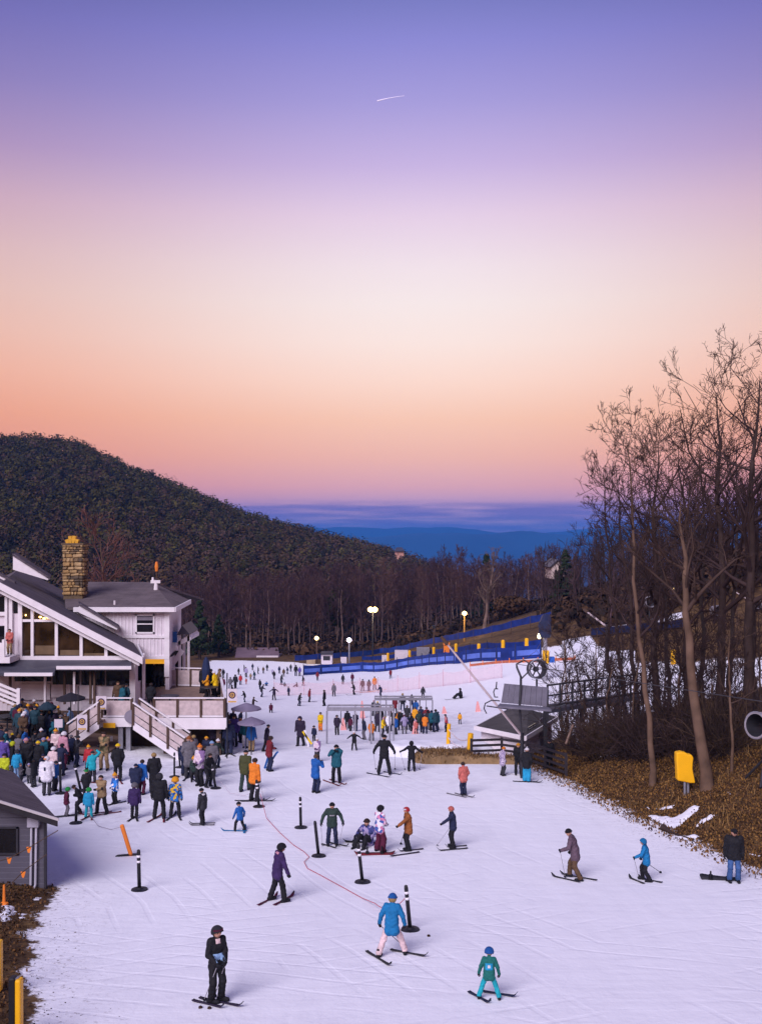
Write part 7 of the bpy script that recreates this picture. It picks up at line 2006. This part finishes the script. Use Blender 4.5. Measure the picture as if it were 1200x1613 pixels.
for px, py in [(291, 1222), (306, 1232), (320, 1214), (309, 1208), (341, 1210), (328, 1240), (353, 1188), (337, 1186), (380, 1170), (378, 1158), (366, 1160), (350, 1165)]:
    rows.append(dict(px=px, py=py, top=py - cr.uniform(46, 58) * (1 if py > 1180 else .85), face=cr.choice([0, 180, 90, -90, 0]) + cr.uniform(-40, 40), pose=cr.choice(['stand', 'pockets', 'front', 'poles']), jacket=cr.choice(['black', 'black', 'navy', 'charcoal', 'dark purple', 'rust', 'dark green', 'grey']), pants=cr.choice(['black', 'black', 'charcoal', 'navy']), hat=hatr(), vox=.047))
crowd(rows, 'round the deck stair foot', 'people round the foot of the deck stairs')
rows = []
for px, py, d, jk, ht, ps in ((238, 1108, 56, 'black', ('hair', 'dark brown'), 'pockets'), (244, 1066, 65, 'black', ('hair', 'dark brown'), 'stand'), (254, 1066, 65.2, 'charcoal', ('hair', 'dark brown'), 'stand'), (318, 1092, 62.5, 'black', ('hair', 'brown'), 'front'), (326, 1095, 61, 'amber', ('helmet', 'black'), 'front'), (333, 1090, 61.8, 'black', ('beanie', 'charcoal'), 'phone'), (340, 1095, 60.8, 'yellow', ('beanie', 'white'), 'front'), (344, 1092, 62, 'tan', ('hair', 'brown'), 'pockets'), (192, 1102, 55.4, 'teal', ('hair', 'dark brown'), 'front'), (200, 1102, 55.8, 'dark teal', ('beanie', 'black'), 'pockets'), (186, 1102, 56.6, 'brown', ('hair', 'brown'), 'stand')):
    x = (px - 600) / K * d; rows.append(dict(px=px, py=py, top=py - 45, face=cr.uniform(0, 360), pose=ps, jacket=jk, pants='black', hat=ht, at=Vector((x, d, DZ)), h=1.65, vox=.047))
crowd(rows, 'on the raised deck', 'people on the deck')
rows = []
Qx = [(585, 1167, 1135, 'orange', 0), (574, 1165, 1128, 'navy', 90), (602, 1160, 1128, 'yellow', -90), (594, 1153, 1120, 'dark purple', 0), (606, 1152, 1119, 'red', 180), (612, 1156, 1124, 'white', 0), (619, 1152, 1118, 'charcoal', 0), (624, 1157, 1128, 'blue', 40), (631, 1150, 1117, 'black', 180), (637, 1156, 1125, 'lavender', 0), (643, 1150, 1117, 'navy', 0), (649, 1152, 1122, 'black', 90), (655, 1156, 1126, 'coral', 0), (660, 1150, 1119, 'dark green', 0), (665, 1154, 1124, 'black', -60), (669, 1156, 1125, 'orange', 0), (674, 1150, 1118, 'charcoal', 0), (680, 1152, 1118, 'teal', 0), (686, 1153, 1116, 'dark teal', 20), (690, 1150, 1120, 'teal', 90), (599, 1144, 1112, 'black', 0), (616, 1143, 1112, 'maroon', 0), (628, 1143, 1111, 'orange', 0), (641, 1142, 1110, 'charcoal', 0), (653, 1143, 1113, 'amber', 0), (663, 1142, 1112, 'navy', 0), (672, 1142, 1113, 'dark red', 0), (588, 1128, 1102, 'charcoal', 0), (595, 1130, 1104, 'black', 30), (622, 1127, 1098, 'dark red', 0), (634, 1120, 1091, 'black', 0), (648, 1120, 1093, 'navy', 0), (552, 1152, 1120, 'maroon', 0), (560, 1152, 1121, 'dark purple', 0), (655, 1128, 1102, 'blue', 0)]
for px, py, t, jk, fc in Qx:
    rows.append(dict(px=px, py=py, top=t, face=fc + cr.uniform(-25, 25), pose=cr.choice(['stand', 'pockets', 'front', 'poles']), jacket=jk, pants=cr.choice(['black', 'charcoal', 'navy', 'grey', 'black']), hat=hatr(), vox=.047))
crowd(rows, 'in the lift queue', 'lift queue')
FARS = [(386, 1106, 1087, 'black', 'push', 90, 0), (399, 1120, 1097, 'dark brown', 'pole_far', -90, 0), (432, 1103, 1081, 'dark purple', 'arms_spread', 170, 0), (427, 1123, 1107, 'maroon', 'crouch', 20, 0), (487, 1106, 1084, 'dark red', 'stand', -60, 1), (511, 1112, 1086, 'black', 'stand', 80, 1), (526, 1097, 1076, 'grey', 'stand', 180, 1), (555, 1076, 1060, 'maroon', 'stand', 0, 0), (558, 1094, 1074, 'black', 'push', 80, 1), (420, 1080, 1073, 'blue', 'sit', 170, 0), (443, 1079, 1062, 'charcoal', 'look_down', -60, 0), (448, 1081, 1074, 'teal', 'sit', 200, 0), (468, 1082, 1074, 'black', 'sit', 100, 0), (371, 1085, 1062, 'black', 'walk', 30, 0), (363, 1085, 1066, 'grey', 'stand', 0, 0), (379, 1079, 1062, 'red', 'stand', 20, 0), (388, 1078, 1068, 'coral', 'stand', 0, 0), (388, 1067, 1050, 'lavender', 'stand', 180, 0), (401, 1071, 1056, 'dark teal', 'walk', 90, 0), (395, 1071, 1060, 'tan', 'stand', 0, 0), (376, 1063, 1052, 'black', 'stand', 0, 0), (407, 1062, 1050, 'charcoal', 'stand', 90, 0), (415, 1061, 1050, 'brown', 'stand', 0, 0), (429, 1062, 1054, 'lavender', 'stand', 0, 0), (440, 1061, 1049, 'navy', 'stand', 0, 0), (453, 1062, 1050, 'navy', 'walk', 70, 0), (466, 1065, 1047, 'black', 'stand', 0, 0), (472, 1065, 1050, 'violet', 'stand', 0, 0), (485, 1062, 1050, 'charcoal', 'stand', 0, 0), (571, 1089, 1069, 'black', 'stand', 10, 1), (581, 1089, 1070, 'black', 'stand', 0, 2), (590, 1087, 1065, 'orange', 'stand', 20, 2), (615, 1069, 1054, 'dark red', 'walk', 0, 0), (666, 1101, 1081, 'charcoal', 'look_down', 0, 1), (703, 1153, 1124, 'red and black', 'stand', 90, 0), (724, 1141, 1122, 'amber', 'stand', 180, 0), (345, 1098, 1075, 'navy', 'stand', 0, 0), (352, 1088, 1066, 'maroon', 'stand', 180, 0), (366, 1100, 1078, 'black', 'stand', 90, 0), (412, 1098, 1076, 'charcoal', 'push', -80, 0), (455, 1096, 1076, 'navy', 'stand', 30, 0), (478, 1080, 1064, 'black', 'walk', 80, 0), (500, 1072, 1057, 'dark red', 'stand', 0, 0), (432, 1070, 1056, 'black', 'stand', 170, 0), (458, 1058, 1046, 'charcoal', 'stand', 0, 0), (398, 1056, 1045, 'navy', 'stand', 0, 0), (385, 1058, 1047, 'black', 'stand', 90, 0), (421, 1057, 1046, 'black', 'stand', 0, 0), (447, 1066, 1053, 'brown', 'stand', 0, 0), (410, 1086, 1070, 'black', 'stand', 40, 0), (540, 1078, 1062, 'charcoal', 'stand', 0, 0), (600, 1098, 1078, 'navy', 'push', 70, 0), (352, 1068, 1053, 'black', 'stand', 0, 0), (471, 1112, 1090, 'black', 'push', -70, 0)]
rows = []
for px, py, t, jk, ps, fc, sk_ in FARS:
    rows.append(dict(px=px, py=py, top=t, face=fc + cr.uniform(-20, 20), pose=ps, jacket=jk, pants=cr.choice(['black', 'charcoal', 'navy', 'black']) if jk != 'coral' else 'coral', hat=(cr.choice(['helmet', 'beanie']), cr.choice(['black', 'charcoal', 'dark brown'])), vox=.047 if py > 1083 else .055))
crowd(rows, 'far down the slope', 'skiers far down the slope')
for nm, px, py, hd, c in (('first', 569, 1089, 80, 'charcoal'), ('second', 580, 1090, 85, 'orange'), ('third', 590, 1089, 88, 'orange'), ('fourth', 597, 1088, 86, 'amber'), ('fifth', 558, 1095, 70, 'black'), ('sixth', 487, 1106, 80, 'maroon'), ('seventh', 666, 1102, 80, 'charcoal')):
    q = hit(px, py, 40); ski(q, math.radians(hd), 1.9, c, {'first': 'dark ski at the left of the three far skiers standing together', 'second': 'orange ski under the middle of the three far skiers standing together', 'third': 'orange ski under the right one of three far skiers standing together', 'fourth': 'amber ski tip beyond the three far skiers standing together', 'fifth': 'black ski under the far skier left of the three together', 'sixth': 'maroon ski under the far skier in dark red', 'seventh': 'dark ski under the far skier right behind the lift queue'}[nm])
# a fallen skier beside the queue
p_ = hit(724, 1099, 60); J = None
r = Pn(726, 1100, 1089, 100, 'sit', 'black', 'black', ('helmet', 'black'), 'fallen skier in black sitting on the open snow right of the lift queue', h=1.0, vox=.047)
ski(hit(715, 1101, 60), math.radians(88), 1.7, 'charcoal', 'dark ski lying before the fallen skier on the open snow')
# two blue helmets deep in the brush
r = Pn(989, 1182, 1158, 0, 'stand', 'black', 'black', ('helmet', 'sky blue'), 'person with sky blue helmet half hidden in the brush under the grove', at=Vector((W(994, 0, 55).x, 55, W(0, 1208, 55).z)), h=1.6, vox=.047)
r = Pn(989, 1182, 1158, 0, 'stand', 'navy', 'black', ('helmet', 'blue'), 'person with darker blue helmet left of the sky blue helmet in the brush', at=Vector((W(984, 0, 57).x, 57, W(0, 1194, 57).z)), h=1.6, vox=.047)
# person on the lodge balcony
r = Pn(20, 1030, 990, 180, 'front', 'coral', 'tan', ('hair', 'dark brown'), 'person in coral top on the lodge balcony at far left', at=W(16, 1031, 57.4), h=1.5, vox=.047)

# ------------------------------------------------------------------ marker posts, ropes, gates, signs, patio furniture
WHT = mat('white reflective tape', (.78, .76, .80), .5, .05, 5, 0)
def marker(px, py, tx, ty, label, bands=2, r=.055, base=True):
    c = hit(px, py, 14); t = W(tx, ty, c.y); d = t - c; L = d.length
    root = empty('marker_post', c, 0, label, 'marker post', 'black marker posts on the snow')
    def at(f): return c + d * f
    b = MB(); b.lathe([(.05, -.03), (.23, -.02), (.25, .01), (.24, .035), (.12, .05), (.075, .09)], c, 20); 
    if base: b.build('base', BLK, root, smoothed=False)
    b = MB(); b.tube([at(.02), at(.93), at(.985), at(1.0)], [r, r, r * .8, r * .3], 10); b.build('post', BLK, root, smoothed=True)
    for k in range(bands):
        f = .86 - .13 * k; b = MB(); b.tube([at(f), at(f - .055)], r * 1.07, 10); b.build('reflective_band', WHT, root, smoothed=True)
marker(220, 1402, 218.5, 1338, 'black marker post with white bands nearest the grey shed')
marker(474, 1304, 473, 1255, 'black banded marker post left of the man in the dark green hoodie')
marker(502, 1349, 496, 1293, 'plain black marker post leaning left, before the man in the dark green hoodie', 0)
marker(571, 1390, 564, 1328, 'leaning black banded marker post below the seated snowboarder')
marker(646, 1465, 639, 1394, 'leaning black banded marker post right behind the bright blue coat')
marker(408, 1271, 404, 1228, 'banded marker post before the skier in the orange and blue jacket')
marker(120, 1297, 121, 1262, 'black marker post before the child in the sky blue suit', 0)
marker(275, 1224, 275, 1185, 'thin black marker post left of the long grey coat', 1, .045)
marker(284, 1209, 281, 1176, 'black marker post leaning beside the foot of the deck stairs', 0, .045)
marker(96, 1250, 95, 1192, 'tall black marker post beside the white jacket near the shed roof', 1)
marker(128, 1246, 118, 1204, 'black marker post tilting left beside the green jester hat', 1)
marker(340, 1242, 334, 1206, 'banded marker post before the mid grey jacket', 1)
c = hit(207, 1348, 20); b = MB(); t = W(192, 1299, c.y); b.tube([c, c.lerp(t, .97), t], [.07, .07, .05], 10); top('marker_pole', b, ORG, 'leaning orange marker pole behind the black post nearest the shed', 'marker pole')
q = hit(204, 1349, 20); b = MB(); b.prism([q + Vector((-.45, -.1, .02)), q + Vector((.35, .1, .02)), q + Vector((.3, .22, .02)), q + Vector((-.4, .05, .02))], (0, 0, .03)); top('base_plate', b, BLK, 'flat dark base plate lying by the orange marker pole', 'plate')
def rope(pts, label, m, r=.012, lift=.03):
    P_ = []
    H_ = [hit(x, y, 14) + Vector((0, 0, z + lift)) for x, y, z in pts]
    for i in range(len(H_) - 1):
        for t in np.linspace(0, 1, 6, endpoint=False): P_.append(H_[i].lerp(H_[i + 1], t))
    P_.append(H_[-1]); b = MB(); b.tube(P_, r, 5); return top('rope', b, m, label, 'rope')
ROPE = mat('faded red rope', (.48, .10, .13), .8, .15, 12, .1)
e_ = hit(646, 1465, 14); 
rope([(410, 1270, .5), (420, 1292, .05), (440, 1312, 0), (462, 1332, 0), (478, 1343, .02), (487, 1351, 0), (479, 1359, 0), (484, 1369, 0), (505, 1380, 0), (545, 1402, 0), (570, 1416, 0), (590, 1430, .1)], 'thin red rope snaking over the snow between the marker posts', ROPE, .011)
a_ = hit(590, 1430, 14) + Vector((0, 0, .13)); c = W(640.5, 1412, e_.y); b = MB(); b.tube([a_.lerp(c, t) - Vector((0, 0, .25 * math.sin(math.pi * t))) for t in np.linspace(0, 1, 9)], .011, 5); top('rope', b, ROPE, 'red rope rising to the marker post behind the bright blue coat', 'rope')
rope([(140, 1294, .3), (155, 1303, .02), (175, 1308, 0), (192, 1308, .1)], 'thin grey rope running from the lesson group to the orange pole', mat('grey rope', (.30, .27, .30), .8, .1, 9, 0), .010)
rope([(344, 1242, .4), (362, 1252, .05), (385, 1256, .05), (404, 1262, .4)], 'thin pale rope between the two marker posts below the deck', mat('pale rope', (.52, .46, .50)), .010)
# lift gates
def gate(px0, px1, ybeam, yfoot, d, label, posts, braces=True):
    root = empty('lift_gate', W((px0 + px1) / 2, yfoot, d), 0, label, 'gate')
    p, q = W(px0, ybeam, d), W(px1, ybeam, d); b = MB(); b.bar(p, q, .16, .2); b.build('beam', STEEL, root)
    p2, q2 = p + Vector((0, 1.3, 0)), q + Vector((0, 1.3, 0)); b = MB(); b.bar(p2, q2, .08, .10); b.build('beam', STEEL, root)
    for f in posts:
        c = p.lerp(q, f); g = Hs(c.x, c.y); b = MB(); b.span((c.x - .05, c.y - .05, g - .2), (c.x + .05, c.y + .05, c.z - .1)); b.build('post', STEEL, root)
        b = MB(); b.bar(c + Vector((0, 0, .0)), c + Vector((0, 1.3, 0)), .05, .06); b.build('tie', STEEL, root)
    for f in [(posts[i] + posts[i + 1]) / 2 for i in range(len(posts) - 1)]:
        c = p.lerp(q, f); b = MB(); b.tube([c + Vector((0, -.05, 0)), c + Vector((0, -.05, -.75)), c + Vector((.12, -.12, -.95))], .025, 6); b.build('gate_arm', DSTEEL, root)
dg1, dg2 = hit(600, 1172, 40).y, hit(640, 1140, 40).y
gate(515, 620, 1117, 1170, dg1, 'nearer grey steel lift gate frame over the left of the queue', (0, .42, .66, .8, .94, 1))
gate(590, 681, 1101, 1140, dg2, 'farther grey steel lift gate frame over the right of the queue', (0, .2, .42, .62, .78, 1))
PINK = mat('faded pink vinyl', (.72, .32, .30), .6, .1, 4, .05)
for px, py, ty, lab in ((571, 1131, 1104, 'tall faded pink marker panel behind the left lift gate'), (654, 1156, 1136, 'faded pink marker panel among the lift queue'), (700, 1124, 1113, 'small pink marker panel right behind the queue'), (753, 1121, 1105, 'tilted pink marker panel on the open snow left of the shack'), (541, 1150, 1131, 'narrow pink marker panel inside the left lift gate')):
    c = hit(px, py, 40); t = W(px - 1, ty, c.y); b = MB(); b.prism([c + Vector((-.24, 0, -.05)), c + Vector((.24, 0, -.05)), t + Vector((.06, 0, 0)), t + Vector((-.06, 0, 0))], Vector((0, .12, 0))); top('pink_marker', b, PINK, lab, 'marker', 'pink marker panels round the lift queue')
# signs
EMB = mat('dark purple print', (.04, .02, .07), .7, .1, 5, 0); GOLD = mat('gold print', (.55, .33, .08), .7, .1, 5, 0); SIGNW = mat('off-white sign board', (.60, .54, .58), .6, .06, 4, 0)
def emblem_sign(px, py, d, w, h, label, strip=True):
    c = W(px, py, d); root = empty('emblem_sign', c, 0, label, 'sign'); c = Vector(c)
    b = MB(); b.box(c, (w, .05, h)); b.build('board', SIGNW, root)
    def disc(rad, y, m, nm, dz=0):
        b = MB(); n = 20; b.prism([c + Vector((rad * math.cos(2 * math.pi * k / n), y, dz + rad * math.sin(2 * math.pi * k / n))) for k in range(n)], Vector((0, .004, 0))); b.build(nm, m, root)
    disc(w * .36, -.031, EMB, 'emblem_disc', h * .06); disc(w * .24, -.036, GOLD, 'emblem_disc', h * .06); disc(w * .15, -.041, EMB, 'emblem_disc', h * .06); disc(w * .07, -.046, GOLD, 'emblem_disc', h * .06)
    b = MB(); b.span(c + Vector((-w * .40, -.031, -h * .47)), c + Vector((w * .40, -.026, -h * .37))); b.build('colour_strip', GOLD, root)
emblem_sign(160, 1107, 53.6, .55, .70, 'square sign with a round gold and purple emblem on the deck corner')
emblem_sign(130, 1138, 52.2, .52, .78, 'sign with a round gold and purple emblem beside the left stairs')
emblem_sign(366, 1096, 53.0, .52, .72, 'sign with a round gold and purple emblem on the pole right of the deck')
b = MB(); x = W(358, 0, 53.4).x; b.tube([(x, 53.4, Hs(x, 53.4) - .2), (x, 53.4, W(0, 1060, 53.4).z)], .035, 7); top('sign_pole', b, DSTEEL, 'tall thin dark pole right of the deck', 'pole')
b = MB(); x = W(128, 0, 52.4).x; b.tube([(x - .2, 52.6, Hs(x, 52.4) - .2), (x - .2, 52.6, W(0, 1082, 52.4).z)], .03, 7); top('sign_pole', b, DSTEEL, 'thin dark pole beside the left stairs', 'pole')
b = MB(); b.span(W(163, 1139, 53.9), W(182, 1146.5, 53.9) + Vector((0, .05, 0))); top('hanging_sign', b, YEL, 'blank yellow sign hanging under the deck edge', 'sign')
b = MB(); b.span(W(86, 1133, 52), W(99, 1146, 52) + Vector((0, .04, 0))); c = W(92, 1146, 52.02); b.tube([(c.x, c.y, Hs(c.x, c.y)), (c.x, c.y, c.z)], .03, 6); top('notice_board', b, SIGNW, 'small white notice board on a post on the patio', 'sign')
b = MB(); b.span(W(292, 1135, 55.0), W(303, 1146, 55.0) + Vector((0, .04, 0))); top('notice_board', b, SIGNW, 'small pale notice on the wall under the deck', 'sign')
b = MB(); b.span(W(174, 1160, 56.2), W(178, 1168, 56.2) + Vector((0, .04, 0))); top('notice_board', b, SIGNW, 'tiny white notice in the shade under the deck', 'sign')
b = MB(); n = 18; c = W(208, 1129, 53.9); b.prism([c + Vector((.40 * math.cos(2 * math.pi * k / n), 0, .36 * math.sin(2 * math.pi * k / n))) for k in range(n)], Vector((0, .06, 0))); top('round_plaque', b, mat('grey plaque', (.22, .20, .25), .6, .1, 4, .05), 'round grey plaque on the white deck fascia', 'plaque')
# parasols, tables
def parasol(px, py_top, d, w, label, m, closed=False, floor=None):
    c = W(px, py_top, d); g = Hs(c.x, c.y) if floor is None else floor
    root = empty('parasol', (c.x, c.y, g), 0, label, 'parasol')
    b = MB(); b.tube([(c.x, c.y, g), (c.x, c.y, c.z)], .03, 7); b.build('pole', DSTEEL, root)
    b = MB()
    if closed: b.lathe([(.10, -1.6), (.22, -1.3), (.26, -.7), (.18, -.2), (.04, .05)], c, 10)
    else: b.lathe([(w / 2, -.34), (w / 2 * .98, -.26), (w / 2 * .5, -.10), (.05, .03)], c, 10)
    b.build('canopy', m, root)
GREYC = mat('grey violet canvas', (.20, .17, .24), .8, .12, 2, .2)
parasol(388, 1108, 56.5, 1.7, 'flat grey violet parasol right of the deck', GREYC)
parasol(396, 1130, 54.5, 1.5, 'lower grey violet parasol before the flat one right of the deck', GREYC)
parasol(325, 1036, 61.0, 1, 'closed dark blue parasol on the deck', mat('dark blue canvas', (.015, .025, .07), .8, .2, 3, .2), True, DZ)
parasol(112, 1092, 54.2, 1.6, 'black parasol over the patio crowd', mat('black canvas', (.015, .014, .02), .8, .2, 3, .2))
parasol(75, 1106, 54.0, 1.0, 'dark teal parasol among the patio crowd', mat('dark teal canvas', (.012, .03, .045), .8, .2, 3, .2))
def table(px, d, label, floor=None, m=None):
    x = (px - 600) / K * d; g = (Hs(x, d) + .06) if floor is None else floor
    root = empty('patio_table', (x, d, g), 0, label, 'table')
    b = MB(); b.lathe([(.52, .70), (.54, .72), (.52, .75)], (x, d, g), 16); b.build('tabletop', m or DSTEEL, root)
    b = MB(); b.lathe([(.25, 0), (.05, .05), (.045, .70)], (x, d, g), 8); b.build('pedestal', DSTEEL, root)
table(192, 55.0, 'dark round table on the deck left of the stairs', DZ); table(330, 60.2, 'dark round table on the deck under the closed parasol', DZ); table(268, 57, 'dark round table in the middle of the deck', DZ); table(12, 55.5, 'dark round table on the patio at the left edge')
b = MB(); x = W(14, 0, 56).x
for k in range(3): b.span((x - 1.6, 55.8 + .02 * k, Hs(x, 56) + .35 + .16 * k), (x + .8, 56.1 + .02 * k, Hs(x, 56) + .42 + .16 * k))
for s in (-1.4, .6): b.span((x + s - .05, 55.9, Hs(x, 56)), (x + s + .05, 56.2, Hs(x, 56) + .82))
top('bench', b, DSTEEL, 'dark slatted bench on the patio at the left edge', 'bench')
# far grey building, cabins, a pale house on the hill
bd = empty('far_building', hit(405, 1042, 100), 0, 'low grey building with long roof at the far end of the slope', 'building')
d = 210.0
b = MB(); b.span(W(372, 1036, d), W(439, 1047, d) + Vector((0, 8, 0))); b.build('wall', mat('mauve grey wall', (.16, .12, .14), .8, .15, .5, 0), bd)
b = MB(); b.prism([W(370, 1037, d - .6), W(441, 1037, d - .6), W(438, 1020, d + 5), W(373, 1020, d + 5)], Vector((0, 0, -.4))); b.build('roof', mat('mauve shingle', (.15, .10, .125), .9, .15, .6, 0), bd)
b = MB(); b.span(W(404, 1033, d - 1.2), W(438, 1035.5, d - 1.2) + Vector((0, .4, 0))); b.build('fascia', SIGNW, bd)
b = MB(); b.span(W(380, 1041, d - .5), W(418, 1045, d - .5) + Vector((0, .4, 0))); b.build('parapet', SIGNW, bd)
cb_ = empty('cabin', hit(514, 1052, 100), 0, 'small white cabin with a dark window beyond the blue fence', 'cabin'); d = cb_.location.y
b = MB(); b.span(W(506, 1031, d), W(523, 1047, d) + Vector((0, 3, 0))); b.build('wall', SIGNW, cb_)
b = MB(); b.span(W(509, 1033.5, d) + Vector((0, -.06, 0)), W(520, 1040, d) + Vector((0, .05, 0))); b.build('window', GLASS, cb_)
b = MB(); b.span(W(505, 1029, d) + Vector((0, -.3, 0)), W(524, 1031, d) + Vector((0, 3.3, 0))); b.build('roof', DSTEEL, cb_)
c = hit(541, 1059, 100); b = MB(); b.span(W(536.5, 1035, c.y), W(546, 1053, c.y) + Vector((0, .2, 0))); b.tube([(c.x, c.y + .1, c.z - .3), (c.x, c.y + .1, c.z + 2)], .08, 6); top('panel_sign', b, SIGNW, 'upright white panel beside the end of the blue fence', 'sign')
for px, py, s, m, lab in ((632, 1042, 2.2, SIGNW, 'white box beyond the lower blue fence'), (666, 1037, 2.0, STEEL, 'grey pump box between the blue fences'), (490, 1046, 1.6, mat('tan box', (.34, .25, .16)), 'tan box left of the small white cabin'), (607, 1042, 1.3, SIGNW, 'small white box left of the yellow padded posts')):
    c = hit(px, py, 100); b = MB(); b.box(c + Vector((0, 0, s * .4)), (s, s * .7, s * .9)); b.box(c + Vector((0, -s * .36, s * .45)), (s * .5, .06, s * .4), None, 0); top('utility_box', b, m, lab, 'box')
hs = empty('house', W(882, 905, 205), 0, 'pale house half hidden behind the dark evergreen on the right skyline', 'house'); d = 203
b = MB(); b.prism([W(868, 912, d), W(888, 912, d), W(888, 893, d), W(878, 884, d), W(868, 893, d)], Vector((0, 8, 0))); b.build('wall', mat('pale house wall', (.50, .40, .36), .8, .1, .5, 0), hs)
b = MB(); b.prism([W(866, 895, d - .4), W(878, 883, d - .4), W(878, 881, d - .4), W(865, 893, d - .4)], Vector((0, 9, 0))); b.prism([W(878, 883, d - .4), W(890, 895, d - .4), W(891, 893, d - .4), W(878, 881, d - .4)], Vector((0, 9, 0))); b.build('roof', METAL, hs)
b = MB(); b.span(W(873, 898, d) + Vector((0, -.1, 0)), W(876, 906, d)); b.span(W(880, 898, d) + Vector((0, -.1, 0)), W(883, 906, d)); b.build('window', GLASS, hs)
hs = empty('house', W(642, 861, 560), 0, 'tiny pink house on the shoulder of the left hill', 'house'); d = 560
b = MB(); b.span(W(622, 866, d), W(636, 884, d) + Vector((0, 10, 0))); b.build('wall', mat('pink house wall', (.50, .26, .20), .8, .1, .5, 0), hs)
b = MB(); b.prism([W(621, 867, d - 1), W(637, 867, d - 1), W(633, 862, d + 4), W(625, 862, d + 4)], Vector((0, 0, -.6))); b.build('roof', METAL, hs)
# snow guns up on the right hill, glimpsed between the trunks
fan_gun(1022, 948, 118, 1.3, 1.0, .2, 'pale snow gun up the right hill, left of the trunks', False)
fan_gun(1128, 962, 112, 1.2, 1.0, .4, 'pale snow gun up the right hill between two dark trunks', False)
fan_gun(1190, 952, 112, 1.0, .9, .3, 'small pale snow gun up the right hill near the right edge', False)
for px, py, lab in ((1060, 1046, 'first yellow padded post glimpsed among the trees on the right hill'), (1080, 1038, 'second yellow padded post glimpsed among the trees on the right hill'), (1133, 1040, 'third yellow padded post glimpsed among the trees on the right hill')):
    c = hit(px, py, 70); b = MB(); b.lathe([(.22, -.2), (.26, 0), (.26, 1.3), (.15, 1.4)], tuple(c), 10); top('padded_post', b, YEL, lab, 'padded post')
pts = [hit(x, y, 60) for x, y in ((1010, 990), (1040, 975), (1085, 968), (1120, 972), (950, 1000))]
for i, poly in enumerate([[(885, 1010), (930, 1002), (940, 1016), (920, 1030), (890, 1034)], [(1024, 975), (1080, 964), (1085, 970), (1030, 986)], [(935, 992), (990, 984), (992, 990), (940, 998)], [(950, 1028), (1000, 1024), (1000, 1042), (955, 1046)]]):
    draped('snow_patch', poly, snow_m, .12, seed=20 + i)
# a short vapour trail
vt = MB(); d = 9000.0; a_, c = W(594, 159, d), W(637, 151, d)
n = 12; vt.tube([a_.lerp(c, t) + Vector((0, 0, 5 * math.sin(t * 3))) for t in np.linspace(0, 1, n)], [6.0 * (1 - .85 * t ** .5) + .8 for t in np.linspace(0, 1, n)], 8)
top('vapour_trail', vt, emis('self-glowing vapour', (.80, .72, .86), .36), 'short pale vapour trail of an aircraft high in the sky', 'vapour trail')  # sunlight on the trail is put in as a glow of its own
# a crow-sized dark lump and bits on the snow
for px, py, lab in ((675, 1475, 'small dark lump on the snow right of the bright blue coat'), (316, 1588, 'dark bit on the snow left of the skis nearest the camera'), (330, 1589, 'dark bit on the snow under the skis nearest the camera')):
    c = hit(px, py, 14); b = MB(); b.lathe([(.02, -.01), (.045, .01), (.04, .035), (.015, .05)], tuple(c), 7); top('snow_clod', b, LEAF[3], lab, 'clod')
